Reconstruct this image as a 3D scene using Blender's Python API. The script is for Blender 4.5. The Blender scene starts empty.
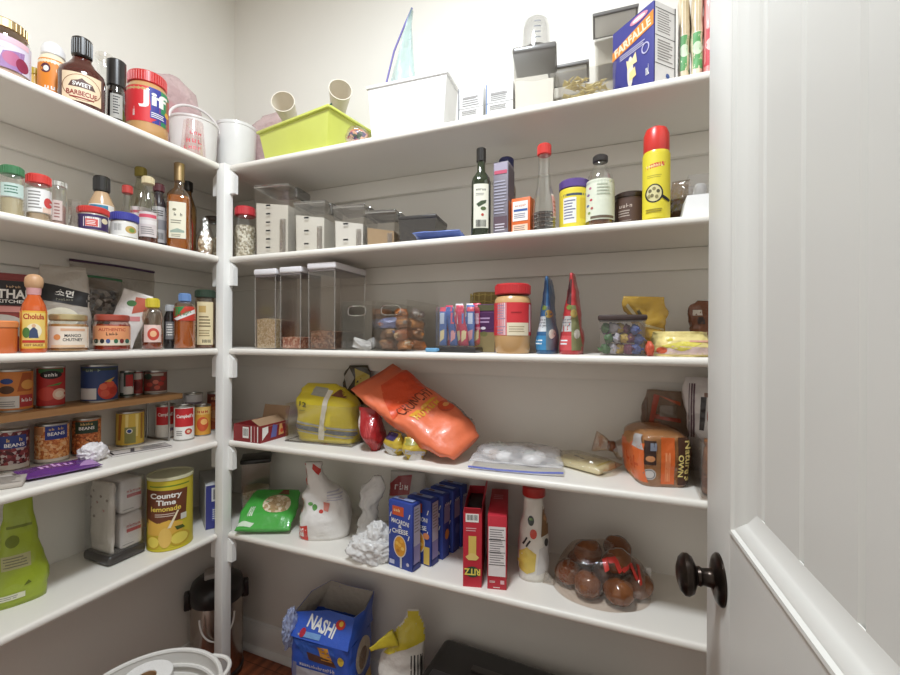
import bpy, bmesh, math, random
from mathutils import Vector, Matrix, noise
from mathutils.bvhtree import BVHTree

scn = bpy.context.scene
PI = math.pi
rnd = random.Random(7)

# ------------------------------------------------------------------ camera, world, light, exposure
EYE = 1.26
cam_data = bpy.data.cameras.new('camera')
cam_data.sensor_fit = 'HORIZONTAL'
cam_data.sensor_width = 36.0
cam_data.lens = 426.24 / 900 * 36.0
cam_data.clip_start = 0.01
cam_data.clip_end = 50
cam = bpy.data.objects.new('camera', cam_data)
scn.collection.objects.link(cam)
cam.matrix_world = (Matrix.Translation((0, 0, EYE)) @ Matrix.Rotation(0.381177, 4, 'Z')
                    @ Matrix.Rotation(PI / 2, 4, 'X') @ Matrix.Rotation(0.0052, 4, 'Z'))
scn.camera = cam

world = bpy.data.worlds.new('hallway_light')
scn.world = world
world.use_nodes = True
bg = world.node_tree.nodes['Background']
bg.inputs['Color'].default_value = (1.0, 0.945, 0.88, 1)
bg.inputs['Strength'].default_value = 0.56

ld = bpy.data.lights.new('ceiling_lamp_light', 'AREA')
ld.shape = 'DISK'
ld.size = 0.30
ld.energy = 27.5
ld.color = (0.87, 0.94, 1.0)
lo = bpy.data.objects.new('ceiling_lamp_light', ld)
lo.location = (-0.36, 0.33, 2.64)
scn.collection.objects.link(lo)

scn.view_settings.view_transform = 'Standard'
scn.view_settings.look = 'None'
scn.view_settings.gamma = 1.0
scn.view_settings.use_curve_mapping = False
scn.view_settings.exposure = 0.19

# ------------------------------------------------------------------ the plan of the pantry (metres; the eye stands at x=0, y=0)
XF, YF, DEP = 1.2275, 1.039, 0.274          # front edges of the left and of the back shelves, and their depth
XW, YW = -XF - DEP, YF + DEP                # left wall, back wall
TOP = [1.83, 1.525, 1.22, 0.915, 0.61, 0.0]  # shelf tops, topmost first, then the floor
TH = 0.020
CEIL = 2.72
XR = 0.50                                   # right wall


def BK(x, d, k):
    return (x, YF + d, TOP[k])


def LF(y, d, k):
    return (-XF - d, y, TOP[k])


def outward(loc, extra=0.0):
    """turn about z that brings a thing's front (-Y) round towards the doorway"""
    return math.atan2(-loc[0], loc[1]) + math.radians(extra)


# ------------------------------------------------------------------ materials
_mats = {}


def col(h):
    h = h.lstrip('#')
    r = []
    for i in (0, 2, 4):
        c = int(h[i:i + 2], 16) / 255
        r.append(c / 12.92 if c <= 0.04045 else ((c + 0.055) / 1.055) ** 2.4)
    return (*r, 1.0)


def new_mat(name):
    m = bpy.data.materials.new(name)
    m.use_nodes = True
    nt = m.node_tree
    return m, nt, nt.nodes['Principled BSDF']


def noise_node(nt, scale, detail=3):
    tc = nt.nodes.new('ShaderNodeTexCoord')
    n = nt.nodes.new('ShaderNodeTexNoise')
    n.inputs['Scale'].default_value = scale
    n.inputs['Detail'].default_value = detail
    nt.links.new(tc.outputs['Object'], n.inputs['Vector'])
    return n


def mat(h, r=0.5, m=0.0, bump=0.0, bs=60, var=0.06, vs=14, coat=0.0):
    key = ('m', h, r, m, bump, bs, var, vs, coat)
    if key in _mats:
        return _mats[key]
    mt, nt, b = new_mat('surface_' + h)
    b.inputs['Roughness'].default_value = r
    b.inputs['Metallic'].default_value = m
    b.inputs['Coat Weight'].default_value = coat
    c = col(h)
    n = noise_node(nt, vs)
    mx = nt.nodes.new('ShaderNodeMix')
    mx.data_type = 'RGBA'
    mx.inputs['A'].default_value = c
    mx.inputs['B'].default_value = (*[x * (1 - 2 * var) for x in c[:3]], 1)
    nt.links.new(n.outputs['Fac'], mx.inputs['Factor'])
    nt.links.new(mx.outputs['Result'], b.inputs['Base Color'])
    if bump:
        n2 = noise_node(nt, bs, 4)
        bp = nt.nodes.new('ShaderNodeBump')
        bp.inputs['Strength'].default_value = bump
        bp.inputs['Distance'].default_value = 0.01
        nt.links.new(n2.outputs['Fac'], bp.inputs['Height'])
        nt.links.new(bp.outputs['Normal'], b.inputs['Normal'])
    _mats[key] = mt
    return mt


def paper(h):
    return mat(h, 0.55)


def plast(h):
    return mat(h, 0.32, coat=0.2)


def foil(h, r=0.3, bump=0.5, bs=35):
    return mat(h, r, 0.0, bump, bs, coat=0.3)


def metal(h, r=0.25):
    return mat(h, r, 1.0)


def clear(h='ffffff', a=0.06, edge=0.45, rough=0.06, bump=0.0, bs=40):
    """clear plastic or glass: tinted see-through body with a surface sheen that grows towards grazing angles"""
    key = ('c', h, a, edge, rough, bump, bs)
    if key in _mats:
        return _mats[key]
    mt = bpy.data.materials.new('clear_' + h)
    mt.use_nodes = True
    nt = mt.node_tree
    nt.nodes.clear()
    out = nt.nodes.new('ShaderNodeOutputMaterial')
    tr = nt.nodes.new('ShaderNodeBsdfTransparent')
    tr.inputs['Color'].default_value = col(h)
    gl = nt.nodes.new('ShaderNodeBsdfGlossy')
    gl.inputs['Color'].default_value = (0.95, 0.95, 0.95, 1)
    gl.inputs['Roughness'].default_value = rough
    lw = nt.nodes.new('ShaderNodeLayerWeight')
    lw.inputs['Blend'].default_value = 0.35
    mr = nt.nodes.new('ShaderNodeMapRange')
    mr.inputs['To Min'].default_value = a
    mr.inputs['To Max'].default_value = edge
    nt.links.new(lw.outputs['Facing'], mr.inputs['Value'])
    mx = nt.nodes.new('ShaderNodeMixShader')
    nt.links.new(mr.outputs['Result'], mx.inputs['Fac'])
    nt.links.new(tr.outputs['BSDF'], mx.inputs[1])
    nt.links.new(gl.outputs['BSDF'], mx.inputs[2])
    nt.links.new(mx.outputs['Shader'], out.inputs['Surface'])
    if bump:
        n2 = noise_node(nt, bs, 4)
        bp = nt.nodes.new('ShaderNodeBump')
        bp.inputs['Strength'].default_value = bump
        bp.inputs['Distance'].default_value = 0.01
        nt.links.new(n2.outputs['Fac'], bp.inputs['Height'])
        nt.links.new(bp.outputs['Normal'], gl.inputs['Normal'])
        nt.links.new(bp.outputs['Normal'], lw.inputs['Normal'])
    _mats[key] = mt
    return mt


def film(h='ffffff', cover=0.3, rough=0.35, bump=0.6, bs=30):
    """milky bag film: partly see-through, partly its own colour"""
    key = ('f', h, cover, rough, bump, bs)
    if key in _mats:
        return _mats[key]
    mt, nt, b = new_mat('film_' + h)
    b.inputs['Base Color'].default_value = col(h)
    b.inputs['Roughness'].default_value = rough
    b.inputs['Alpha'].default_value = cover
    n2 = noise_node(nt, bs, 4)
    bp = nt.nodes.new('ShaderNodeBump')
    bp.inputs['Strength'].default_value = bump
    bp.inputs['Distance'].default_value = 0.01
    nt.links.new(n2.outputs['Fac'], bp.inputs['Height'])
    nt.links.new(bp.outputs['Normal'], b.inputs['Normal'])
    _mats[key] = mt
    return mt


def speck(cols, scale=90, r=0.5, bump=0.4):
    """cells of several colours: beans, nuts, grains, wrapped sweets"""
    key = ('s', tuple(cols), scale, r, bump)
    if key in _mats:
        return _mats[key]
    mt, nt, b = new_mat('cells_' + cols[0])
    b.inputs['Roughness'].default_value = r
    tc = nt.nodes.new('ShaderNodeTexCoord')
    vo = nt.nodes.new('ShaderNodeTexVoronoi')
    vo.inputs['Scale'].default_value = scale
    nt.links.new(tc.outputs['Object'], vo.inputs['Vector'])
    sp = nt.nodes.new('ShaderNodeSeparateColor')
    nt.links.new(vo.outputs['Color'], sp.inputs['Color'])
    rp = nt.nodes.new('ShaderNodeValToRGB')
    rp.color_ramp.interpolation = 'CONSTANT'
    el = rp.color_ramp.elements
    el[0].color = col(cols[0])
    el[1].position = 1.0 / len(cols)
    el[1].color = col(cols[1])
    for i in range(2, len(cols)):
        e = el.new(i / len(cols))
        e.color = col(cols[i])
    nt.links.new(sp.outputs['Red'], rp.inputs['Fac'])
    nt.links.new(rp.outputs['Color'], b.inputs['Base Color'])
    bp = nt.nodes.new('ShaderNodeBump')
    bp.inputs['Strength'].default_value = bump
    bp.inputs['Distance'].default_value = 0.004
    bp.invert = True
    nt.links.new(vo.outputs['Distance'], bp.inputs['Height'])
    nt.links.new(bp.outputs['Normal'], b.inputs['Normal'])
    _mats[key] = mt
    return mt


def wood(h1, h2, scale=(2, 40, 40), r=0.45, plank=None):
    mt, nt, b = new_mat('wood_' + h1)
    b.inputs['Roughness'].default_value = r
    tc = nt.nodes.new('ShaderNodeTexCoord')
    mp = nt.nodes.new('ShaderNodeMapping')
    mp.inputs['Scale'].default_value = scale
    nt.links.new(tc.outputs['Object'], mp.inputs['Vector'])
    n = nt.nodes.new('ShaderNodeTexNoise')
    n.inputs['Scale'].default_value = 1.0
    n.inputs['Detail'].default_value = 5
    nt.links.new(mp.outputs['Vector'], n.inputs['Vector'])
    rp = nt.nodes.new('ShaderNodeValToRGB')
    rp.color_ramp.elements[0].position = 0.3
    rp.color_ramp.elements[0].color = col(h1)
    rp.color_ramp.elements[1].position = 0.7
    rp.color_ramp.elements[1].color = col(h2)
    nt.links.new(n.outputs['Fac'], rp.inputs['Fac'])
    if plank:
        br = nt.nodes.new('ShaderNodeTexBrick')
        br.inputs['Color1'].default_value = (1, 1, 1, 1)
        br.inputs['Color2'].default_value = (0.72, 0.7, 0.68, 1)
        br.inputs['Mortar'].default_value = (0.2, 0.15, 0.1, 1)
        br.inputs['Scale'].default_value = 1.0
        br.inputs['Mortar Size'].default_value = 0.0015
        br.inputs['Brick Width'].default_value = plank[0]
        br.inputs['Row Height'].default_value = plank[1]
        nt.links.new(tc.outputs['Object'], br.inputs['Vector'])
        mx = nt.nodes.new('ShaderNodeMix')
        mx.data_type = 'RGBA'
        mx.blend_type = 'MULTIPLY'
        mx.inputs['Factor'].default_value = 1.0
        nt.links.new(rp.outputs['Color'], mx.inputs['A'])
        nt.links.new(br.outputs['Color'], mx.inputs['B'])
        nt.links.new(mx.outputs['Result'], b.inputs['Base Color'])
    else:
        nt.links.new(rp.outputs['Color'], b.inputs['Base Color'])
    return mt


# ------------------------------------------------------------------ geometry
def lin(pts, v):
    if v <= pts[0][0]:
        return pts[0][1]
    for (a, x), (b, y) in zip(pts, pts[1:]):
        if v <= b:
            t = (v - a) / (b - a)
            return x + (y - x) * t
    return pts[-1][1]


def smo(pts, v):
    if v <= pts[0][0]:
        return pts[0][1]
    for (a, x), (b, y) in zip(pts, pts[1:]):
        if v <= b:
            t = (v - a) / (b - a)
            t = t * t * (3 - 2 * t)
            return x + (y - x) * t
    return pts[-1][1]


FRONT = (Vector((1, 0, 0)), Vector((0, 0, 1)), Vector((0, -1, 0)))
RIGHT = (Vector((0, 1, 0)), Vector((0, 0, 1)), Vector((1, 0, 0)))
LEFT = (Vector((0, -1, 0)), Vector((0, 0, 1)), Vector((-1, 0, 0)))
UP = (Vector((1, 0, 0)), Vector((0, 1, 0)), Vector((0, 0, 1)))

_txt = {}


def text_shape(s, bold=0.02):
    """a word as flat faces, scaled to a unit box"""
    k = (s, bold)
    if k in _txt:
        return _txt[k]
    cu = bpy.data.curves.new('writing', 'FONT')
    cu.body = s
    cu.size = 1
    cu.offset = bold
    cu.resolution_u = 3
    cu.fill_mode = 'FRONT'
    ob = bpy.data.objects.new('writing', cu)
    me = bpy.data.meshes.new_from_object(ob)
    vs = [(v.co.x, v.co.y) for v in me.vertices]
    fs = [tuple(p.vertices) for p in me.polygons]
    bpy.data.objects.remove(ob)
    bpy.data.curves.remove(cu)
    bpy.data.meshes.remove(me)
    if not vs:
        _txt[k] = ([], [])
        return _txt[k]
    x0, x1 = min(v[0] for v in vs), max(v[0] for v in vs)
    y0, y1 = min(v[1] for v in vs), max(v[1] for v in vs)
    vs = [((v[0] - (x0 + x1) / 2) / max(x1 - x0, 1e-6), (v[1] - (y0 + y1) / 2) / max(y1 - y0, 1e-6)) for v in vs]
    _txt[k] = (vs, fs)
    return _txt[k]


def cut(vs, fs, step):
    bm = bmesh.new()
    bv = [bm.verts.new((x, y, 0)) for x, y in vs]
    for f in fs:
        try:
            bm.faces.new([bv[i] for i in f])
        except ValueError:
            pass
    for ax in (0, 1):
        a, b = min(v[ax] for v in vs), max(v[ax] for v in vs)
        n = int((b - a) / step)
        for i in range(1, n + 1):
            p = [0, 0, 0]
            p[ax] = a + (b - a) * i / (n + 1)
            no = [0, 0, 0]
            no[ax] = 1
            bmesh.ops.bisect_plane(bm, geom=bm.verts[:] + bm.edges[:] + bm.faces[:], plane_co=p, plane_no=no)
    bm.verts.index_update()
    r = [(v.co.x, v.co.y) for v in bm.verts], [tuple(v.index for v in f.verts) for f in bm.faces]
    bm.free()
    return r


def shapes(d):
    """a flat mark -> list of (verts2d, faces); marks: rect ell ring txt poly bars lines"""
    k = d[0]
    if k == 'rect':
        _, x, z, w, h, m = d[:6]
        return [([(x - w / 2, z - h / 2), (x + w / 2, z - h / 2), (x + w / 2, z + h / 2), (x - w / 2, z + h / 2)], [(0, 1, 2, 3)], m)]
    if k == 'ell':
        _, x, z, w, h, m = d[:6]
        vs = [(x, z)] + [(x + w / 2 * math.cos(i * PI / 12), z + h / 2 * math.sin(i * PI / 12)) for i in range(24)]
        return [(vs, [(0, i + 1, (i + 1) % 24 + 1) for i in range(24)], m)]
    if k == 'ring':
        _, x, z, w, h, t, m = d[:7]
        vs = []
        for i in range(24):
            c, s = math.cos(i * PI / 12), math.sin(i * PI / 12)
            vs += [(x + w / 2 * c, z + h / 2 * s), (x + (w / 2 - t) * c, z + (h / 2 - t) * s)]
        return [(vs, [(2 * i, (2 * i + 2) % 48, (2 * i + 3) % 48, 2 * i + 1) for i in range(24)], m)]
    if k == 'txt':
        _, x, z, s, w, h, m = d[:7]
        rot = math.radians(d[7]) if len(d) > 7 else 0
        bold = d[8] if len(d) > 8 else 0.02
        vs, fs = text_shape(s, bold)
        c, sn = math.cos(rot), math.sin(rot)
        return [([(x + c * a * w - sn * b * h, z + sn * a * w + c * b * h) for a, b in vs], fs, m)]
    if k == 'poly':
        _, pts, m = d[:3]
        return [(list(pts), [tuple(range(len(pts)))], m)]
    if k == 'bars':
        _, x, z, w, h, m, n = d[:7]
        out = []
        rr = random.Random(n)
        for i in range(n):
            bw = w / n * rr.choice((0.35, 0.5, 0.7))
            out += shapes(('rect', x - w / 2 + w * (i + 0.5) / n, z, bw, h, m))
        return out
    if k == 'scr':                           # lettering too small or worn to read
        _, x, z, w, h, m = d[:6]
        out = []
        rr = random.Random(int(abs(x * 9100 + z * 7300 + w * 5100)) + 3)
        n = max(3, int(w / (h * 0.72)))
        for i in range(n):
            if rr.random() < 0.12:
                continue
            cx = x - w / 2 + w * (i + 0.5) / n
            hh = h * rr.choice((0.7, 0.7, 1.0))
            bw = w / n * 0.22
            zb = z - h / 2
            out += shapes(('rect', cx - w / n * 0.26, zb + hh / 2, bw, hh, m))
            if rr.random() < 0.75:
                out += shapes(('rect', cx + w / n * 0.20, zb + h * 0.33, bw, h * 0.66, m))
            out += shapes(('rect', cx, zb + h * rr.choice((0.1, 0.38, 0.6)), w / n * 0.6, h * 0.2, m))
        return out
    if k == 'lines':
        _, x, z, w, h, m, n = d[:7]
        out = []
        rr = random.Random(n * 3 + 1)
        for i in range(n):
            ww = w * rr.uniform(0.7, 1.0)
            out += shapes(('rect', x - (w - ww) / 2, z + h / 2 - h * (i + 0.5) / n, ww, h / n * 0.42, m))
        return out
    raise ValueError(k)


# printing and small fittings that belong to one part of a thing
SUBPARTS = {'printing': ('carton', 'bag', 'pouch', 'packet', 'wrapper', 'sleeve', 'cup', 'loaf', 'film'), 'markings': ('body', 'cup'), 'grip': ('body',), 'rib': ('body',),
            'gasket': ('lid',), 'lid_rim': ('lid',), 'hand_slot': ('bin',), 'base_edge': ('bin',), 'corner_edge': ('body',), 'band': ('body',), 'netting': ('contents',),
            'spout': ('lid',), 'twist': ('sweet',), 'twist_tie': ('bag_neck',), 'sticker': ('handle',), 'flap': ('carton',), 'hinge': ('jaw',), 'seal': ('film',)}


class G:
    def __init__(self):
        self.v, self.f, self.mi, self.mats = [], [], [], []
        self.lay = 0
        self.soft = False

    def slot(self, m):
        if m not in self.mats:
            self.mats.append(m)
        return self.mats.index(m)

    def add(self, vs, fs, m, M=None):
        o = len(self.v)
        for p in vs:
            p = Vector(p)
            self.v.append(M @ p if M else p)
        s = self.slot(m)
        for f in fs:
            self.f.append(tuple(i + o for i in f))
            self.mi.append(s)
        return self

    def lathe(self, prof, m, seg=28, ex=1.0, ey=1.0, sq=1.0, M=None, arc=None):
        """prof: (r, z) upward; sq<1 squares the plan; ex/ey stretch it"""
        vs, fs = [], []
        ring = []
        for i in range(seg):
            a = 2 * PI * (i + 0.5) / seg
            c, s = math.cos(a), math.sin(a)
            if sq != 1.0:
                q = (abs(c) ** (2 / sq) + abs(s) ** (2 / sq)) ** (-sq / 2)
                c, s = c * q, s * q
            ring.append((c * ex, s * ey))
        idx = []
        for r, z in prof:
            if r <= 1e-6:
                idx.append([len(vs)])
                vs.append((0, 0, z))
            else:
                idx.append(list(range(len(vs), len(vs) + seg)))
                vs += [(r * c, r * s, z) for c, s in ring]
        for A, B in zip(idx, idx[1:]):
            for i in range(seg):
                j = (i + 1) % seg
                if len(A) == 1 and len(B) == 1:
                    continue
                if len(A) == 1:
                    fs.append((A[0], B[j], B[i]))
                elif len(B) == 1:
                    fs.append((A[i], A[j], B[0]))
                else:
                    fs.append((A[i], A[j], B[j], B[i]))
        return self.add(vs, fs, m, M)

    def box(self, c, s, m, bev=0.0, M=None, seg=2):
        bm = bmesh.new()
        bmesh.ops.create_cube(bm, size=1)
        for v in bm.verts:
            v.co = Vector((c[0] + v.co.x * s[0], c[1] + v.co.y * s[1], c[2] + v.co.z * s[2]))
        if bev:
            bmesh.ops.bevel(bm, geom=bm.edges[:], offset=bev, segments=seg, affect='EDGES', profile=0.5)
        bm.verts.index_update()
        self.add([v.co.copy() for v in bm.verts], [tuple(v.index for v in f.verts) for f in bm.faces], m, M)
        bm.free()
        return self

    def prism(self, pts, ax, a, b, m, M=None):
        """polygon pts in the plane across axis ax, pushed from a to b"""
        n = len(pts)

        def P(u, w, t):
            return {'x': (t, u, w), 'y': (u, t, w), 'z': (u, w, t)}[ax]
        vs = [P(u, w, a) for u, w in pts] + [P(u, w, b) for u, w in pts]
        fs = [tuple(range(n))[::-1], tuple(range(n, 2 * n))] + [(i, (i + 1) % n, n + (i + 1) % n, n + i) for i in range(n)]
        return self.add(vs, fs, m, M)

    def tube(self, pts, r, m, seg=8, closed=False, flat=1.0):
        pts = [Vector(p) for p in pts]
        n = len(pts)
        vs, fs = [], []
        up = None
        for i, p in enumerate(pts):
            a = pts[(i - 1) % n] if closed or i > 0 else p
            b = pts[(i + 1) % n] if closed or i < n - 1 else p
            t = (b - a).normalized()
            if up is None:
                up = Vector((0, 0, 1)) if abs(t.z) < 0.9 else Vector((1, 0, 0))
            s = t.cross(up).normalized()
            up = s.cross(t).normalized()
            rr = r[i] if isinstance(r, (list, tuple)) else r
            vs += [p + s * rr * math.cos(2 * PI * k / seg) + up * rr * flat * math.sin(2 * PI * k / seg) for k in range(seg)]
        for i in range(n if closed else n - 1):
            for k in range(seg):
                A, B = i * seg, ((i + 1) % n) * seg
                fs.append((A + k, A + (k + 1) % seg, B + (k + 1) % seg, B + k))
        if not closed:
            fs += [tuple(range(seg))[::-1], tuple(range((n - 1) * seg, n * seg))]
        return self.add(vs, fs, m)

    def pouch(self, w, d, h, m, wf=((0, 1), (1, 1)), tf=((0, 1), (1, 0.05)), e=0.75, n=40, k=24, amp=0.003, fr=22, seed=0,
              cx=((0, 0), (1, 0)), cy=((0, 0), (1, 0)), cap=True, top=True, M=None):
        """a bag: rings that go from a full bottom to a flat seam, with creases"""
        self.soft = True
        vs, fs = [], []
        for j in range(k + 1):
            v = j / k
            ww, tt = w / 2 * smo(wf, v), max(d / 2 * smo(tf, v), 0.0012)
            ox, oy = smo(cx, v), smo(cy, v)
            for i in range(n):
                a = 2 * PI * i / n
                c, s = math.cos(a), math.sin(a)
                x = ww * math.copysign(abs(c) ** e, c)
                y = tt * math.copysign(abs(s) ** e, s)
                p = Vector((x + ox, y + oy, h * v))
                q = p * fr + Vector((seed * 3.7, seed, seed * 1.3))
                f = min(1.0, 0.35 + tt / (d / 2 + 1e-6))
                lo = min(1.0, v * 8)
                q2 = q * 2.6
                p += Vector((noise.noise(q), noise.noise(q + Vector((9, 3, 1))), noise.noise(q + Vector((2, 7, 5))) * 0.5 * lo)) * amp * f * (0.3 + 0.7 * lo)
                rad = Vector((x, y * ww / max(tt, 0.004), 0))
                if rad.length > 1e-6:
                    p += rad.normalized() * (0.28 - abs(noise.noise(q2)) - 0.6 * abs(noise.noise(q2 * 2.1))) * amp * 0.75 * min(1.0, tt / 0.012) * (0.3 + 0.7 * lo)
                if p.z < 0:
                    p.z = 0
                vs.append(p)
        for j in range(k):
            for i in range(n):
                A, B = j * n, (j + 1) * n
                fs.append((A + i, A + (i + 1) % n, B + (i + 1) % n, B + i))
        if cap:
            fs.append(tuple(range(n))[::-1])
        if top:
            fs.append(tuple(range(k * n, (k + 1) * n)))
        return self.add(vs, fs, m, M)

    def lump(self, c, s, m, amp=0.15, fr=2.0, seed=0, sub=3, M=None, floor=None, ridge=0.0):
        """an uneven rounded body"""
        bm = bmesh.new()
        self.soft = True
        bmesh.ops.create_icosphere(bm, subdivisions=sub, radius=1)
        vs = []
        for v in bm.verts:
            q = v.co * fr + Vector((seed, seed * 2.1, -seed))
            f = 1 + amp * noise.noise(q) + amp * 0.5 * noise.noise(q * 2.3)
            if ridge:
                f += ridge * (0.3 - abs(noise.noise(q * 1.3)) - 0.6 * abs(noise.noise(q * 2.9)))
            p = Vector((c[0] + v.co.x * f * s[0], c[1] + v.co.y * f * s[1], c[2] + v.co.z * f * s[2]))
            if floor is not None and p.z < floor:
                p.z = floor
            vs.append(p)
        bm.verts.index_update()
        self.add(vs, [tuple(v.index for v in f.verts) for f in bm.faces], m, M)
        bm.free()
        return self

    def bvh(self):
        return BVHTree.FromPolygons([tuple(p) for p in self.v], self.f)

    def marks(self, items, frame=FRONT, O=(0, 0, 0), on=None, step=0.007, M=None):
        """print flat marks: straight onto a plane, or thrown onto the surface ON"""
        U, V, N = frame
        O = Vector(O)
        for d in items:
            self.lay += 1
            for vs, fs, m in shapes(d):
                if not vs:
                    continue
                off = (0.0004 if step <= 0.007 else (0.0009 if step <= 0.01 else 0.0014)) + 0.00012 * self.lay
                if on is not None:
                    vs, fs = cut(vs, fs, min(step, 0.005))
                pts, ok = [], []
                for x, z in vs:
                    p = O + U * x + V * z
                    if on is None:
                        pts.append(p + N * off)
                        ok.append(True)
                    else:
                        hit = on.ray_cast(p + N * 0.6, -N)
                        if hit[0] is None:
                            pts.append(p)
                            ok.append(False)
                        else:
                            nn = hit[1] if hit[1].dot(N) > 0 else -hit[1]
                            pts.append(hit[0] + (nn * 0.7 + N * 0.3) * off)
                            ok.append(True)
                fs = [f for f in fs if all(ok[i] for i in f)]
                self.add(pts, fs, m, M)
        return self

    def obj(self, name, parent=None, loc=None, rz=None, sharp=38):
        me = bpy.data.meshes.new(name)
        used = sorted({i for f in self.f for i in f})
        mp = {o: i for i, o in enumerate(used)}
        me.from_pydata([tuple(self.v[i]) for i in used], [], [tuple(mp[i] for i in f) for f in self.f])
        for m in self.mats:
            me.materials.append(m)
        me.polygons.foreach_set('material_index', self.mi)
        me.polygons.foreach_set('use_smooth', [True] * len(me.polygons))
        me.update()
        me.set_sharp_from_angle(angle=math.radians(100 if self.soft else sharp))
        o = bpy.data.objects.new(name, me)
        scn.collection.objects.link(o)
        if parent is not None:
            host = None
            for part, hosts in SUBPARTS.items():
                if name == part:
                    for c in parent.children:
                        if c.name.split('.')[0] in hosts:
                            host = c
                            break
            o.parent = host or parent
        if loc is not None:
            o.location = loc
        if rz is not None:
            o.rotation_euler = (0, 0, rz)
        return o


def tag(o, label, cat, group=None):
    o['label'] = label
    o['category'] = cat
    if group:
        o['group'] = group
    return o


def thing(name, label, cat, loc, rz=0.0, group=None, rx=0.0, ry=0.0):
    o = bpy.data.objects.new(name, None)
    o.empty_display_size = 0.02
    scn.collection.objects.link(o)
    o.location = loc
    o.rotation_euler = (rx, ry, rz)
    return tag(o, label, cat, group)


def struct(g, name, parent=None, sharp=38):
    o = g.obj(name, parent, sharp=sharp)
    if parent is None:
        o['kind'] = 'structure'
    return o


# ------------------------------------------------------------------ kinds of packaging
WHITE, INK, CREAM = paper('f2f0ea'), paper('1c1a1a'), paper('efe4c6')
GREYT = paper('8f8b88')
GLASS = clear('fafbfa', 0.06, 0.45, 0.05)
PLASTIC = clear('faf9f7', 0.045, 0.34, 0.14)
SMOKE = mat('4b4744', 0.3, coat=0.2)


def rim(r, z0, z1, c=0.0015):
    return [(0, z0), (r - c, z0), (r, z0 + c), (r, z1 - c), (r - c, z1), (0, z1)]


def tin(label, loc, r, h, paper_mat, marks, group, rz=None, name='food_can', lidmat=None, extra=0):
    t = thing(name, label, 'can', loc, outward(loc, extra) if rz is None else rz, group)
    st = metal('b9b7b2', 0.3)
    G().lathe([(0, 0.002), (r - 0.004, 0.002), (r - 0.003, 0), (r, 0.0), (r, 0.004), (r - 0.0015, 0.005), (r - 0.0015, h - 0.005),
               (r, h - 0.004), (r, h), (r - 0.003, h), (r - 0.004, h - 0.004), (0, h - 0.004)], lidmat or st, 32).obj('body', t)
    g = G()
    g.lathe([(r - 0.0008, 0.005), (r - 0.0008, h - 0.005)], paper_mat, 32)
    g.marks(marks, on=g.bvh())
    g.obj('label', t)
    return t


def bottle(name, label, cat, loc, prof, body, group=None, fill=None, cap=None, lab=None, rz=None, extra=0, ex=1, ey=1, sq=1.0, wall=0.002, seg=28):
    """prof: outside (r, z) from base up; fill=(material, level); cap=(material, r, z0, z1, ribs); lab=(mat, z0, z1, half angle deg, marks)"""
    t = thing(name, label, cat, loc, outward(loc, extra) if rz is None else rz, group)
    P = [(0, prof[0][1])] + list(prof)
    G().lathe(P, body, seg, ex, ey, sq).obj('body', t)
    if fill:
        fm, lev = fill
        q = [(max(r - wall, 0.001), z) for r, z in prof if z < lev]
        q[0] = (q[0][0], q[0][1] + wall)
        rl = max(lin([(z, r) for r, z in prof], lev) - wall, 0.001)
        q = [(0, q[0][1])] + q + [(rl, lev), (0, lev)]
        G().lathe(q, fm, seg, ex, ey, sq).obj('contents', t)
    if cap:
        cm, cr, z0, z1 = cap[:4]
        g = G()
        g.lathe(rim(cr, z0, z1, min(0.003, cr * 0.15)), cm, seg if sq == 1.0 else 24, ex if len(cap) > 5 else 1, ey if len(cap) > 5 else 1)
        if len(cap) > 4 and cap[4]:
            for i in range(cap[4]):
                a = 2 * PI * i / cap[4]
                g.box((cr * math.cos(a), cr * math.sin(a), (z0 + z1) / 2 - 0.001), (0.0015, 0.0015, (z1 - z0) * 0.75), cm)
        g.obj('cap', t)
    if lab:
        lm, z0, z1, half, marks = lab
        g0 = G()
        g0.lathe(P, body, 48, ex, ey, sq)
        g = G()
        bv = g0.bvh()
        if half >= 180:
            pr = [(lin([(z, r) for r, z in prof], z) + 0.0004, z) for z in [z0 + (z1 - z0) * i / 6 for i in range(7)]]
            g.lathe(pr, lm, 48, ex, ey, sq)
        else:
            rr = lin([(z, r) for r, z in prof], (z0 + z1) / 2)
            w = 2 * rr * ex * math.sin(math.radians(min(half, 86)))
            g.marks([('rect', 0, (z0 + z1) / 2, w, z1 - z0, lm)], on=bv, step=0.005)
        g.marks(marks, on=bv, step=0.005)
        g.obj('label', t)
    return t


def carton(name, label, cat, loc, w, d, h, m, front=(), right=(), left=(), top=(), rz=0.0, group=None, sides=None, topm=None, bev=0.0012):
    t = thing(name, label, cat, loc, rz, group)
    g = G()
    g.box((0, 0, h / 2), (w, d, h), m, bev)
    if sides:
        g.marks([('rect', 0, h / 2, d - 0.001, h - 0.001, sides)], RIGHT, (w / 2, 0, 0))
        g.marks([('rect', 0, h / 2, d - 0.001, h - 0.001, sides)], LEFT, (-w / 2, 0, 0))
    if topm:
        g.marks([('rect', 0, 0, w - 0.001, d - 0.001, topm)], UP, (0, 0, h))
    g.obj('carton', t)
    if front or right or left or top:
        g = G()
        g.lay = 3
        g.marks(front, FRONT, (0, -d / 2, 0))
        g.marks(right, RIGHT, (w / 2, 0, 0))
        g.marks(left, LEFT, (-w / 2, 0, 0))
        g.marks(top, UP, (0, 0, h))
        g.obj('printing', t)
    return t


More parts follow.
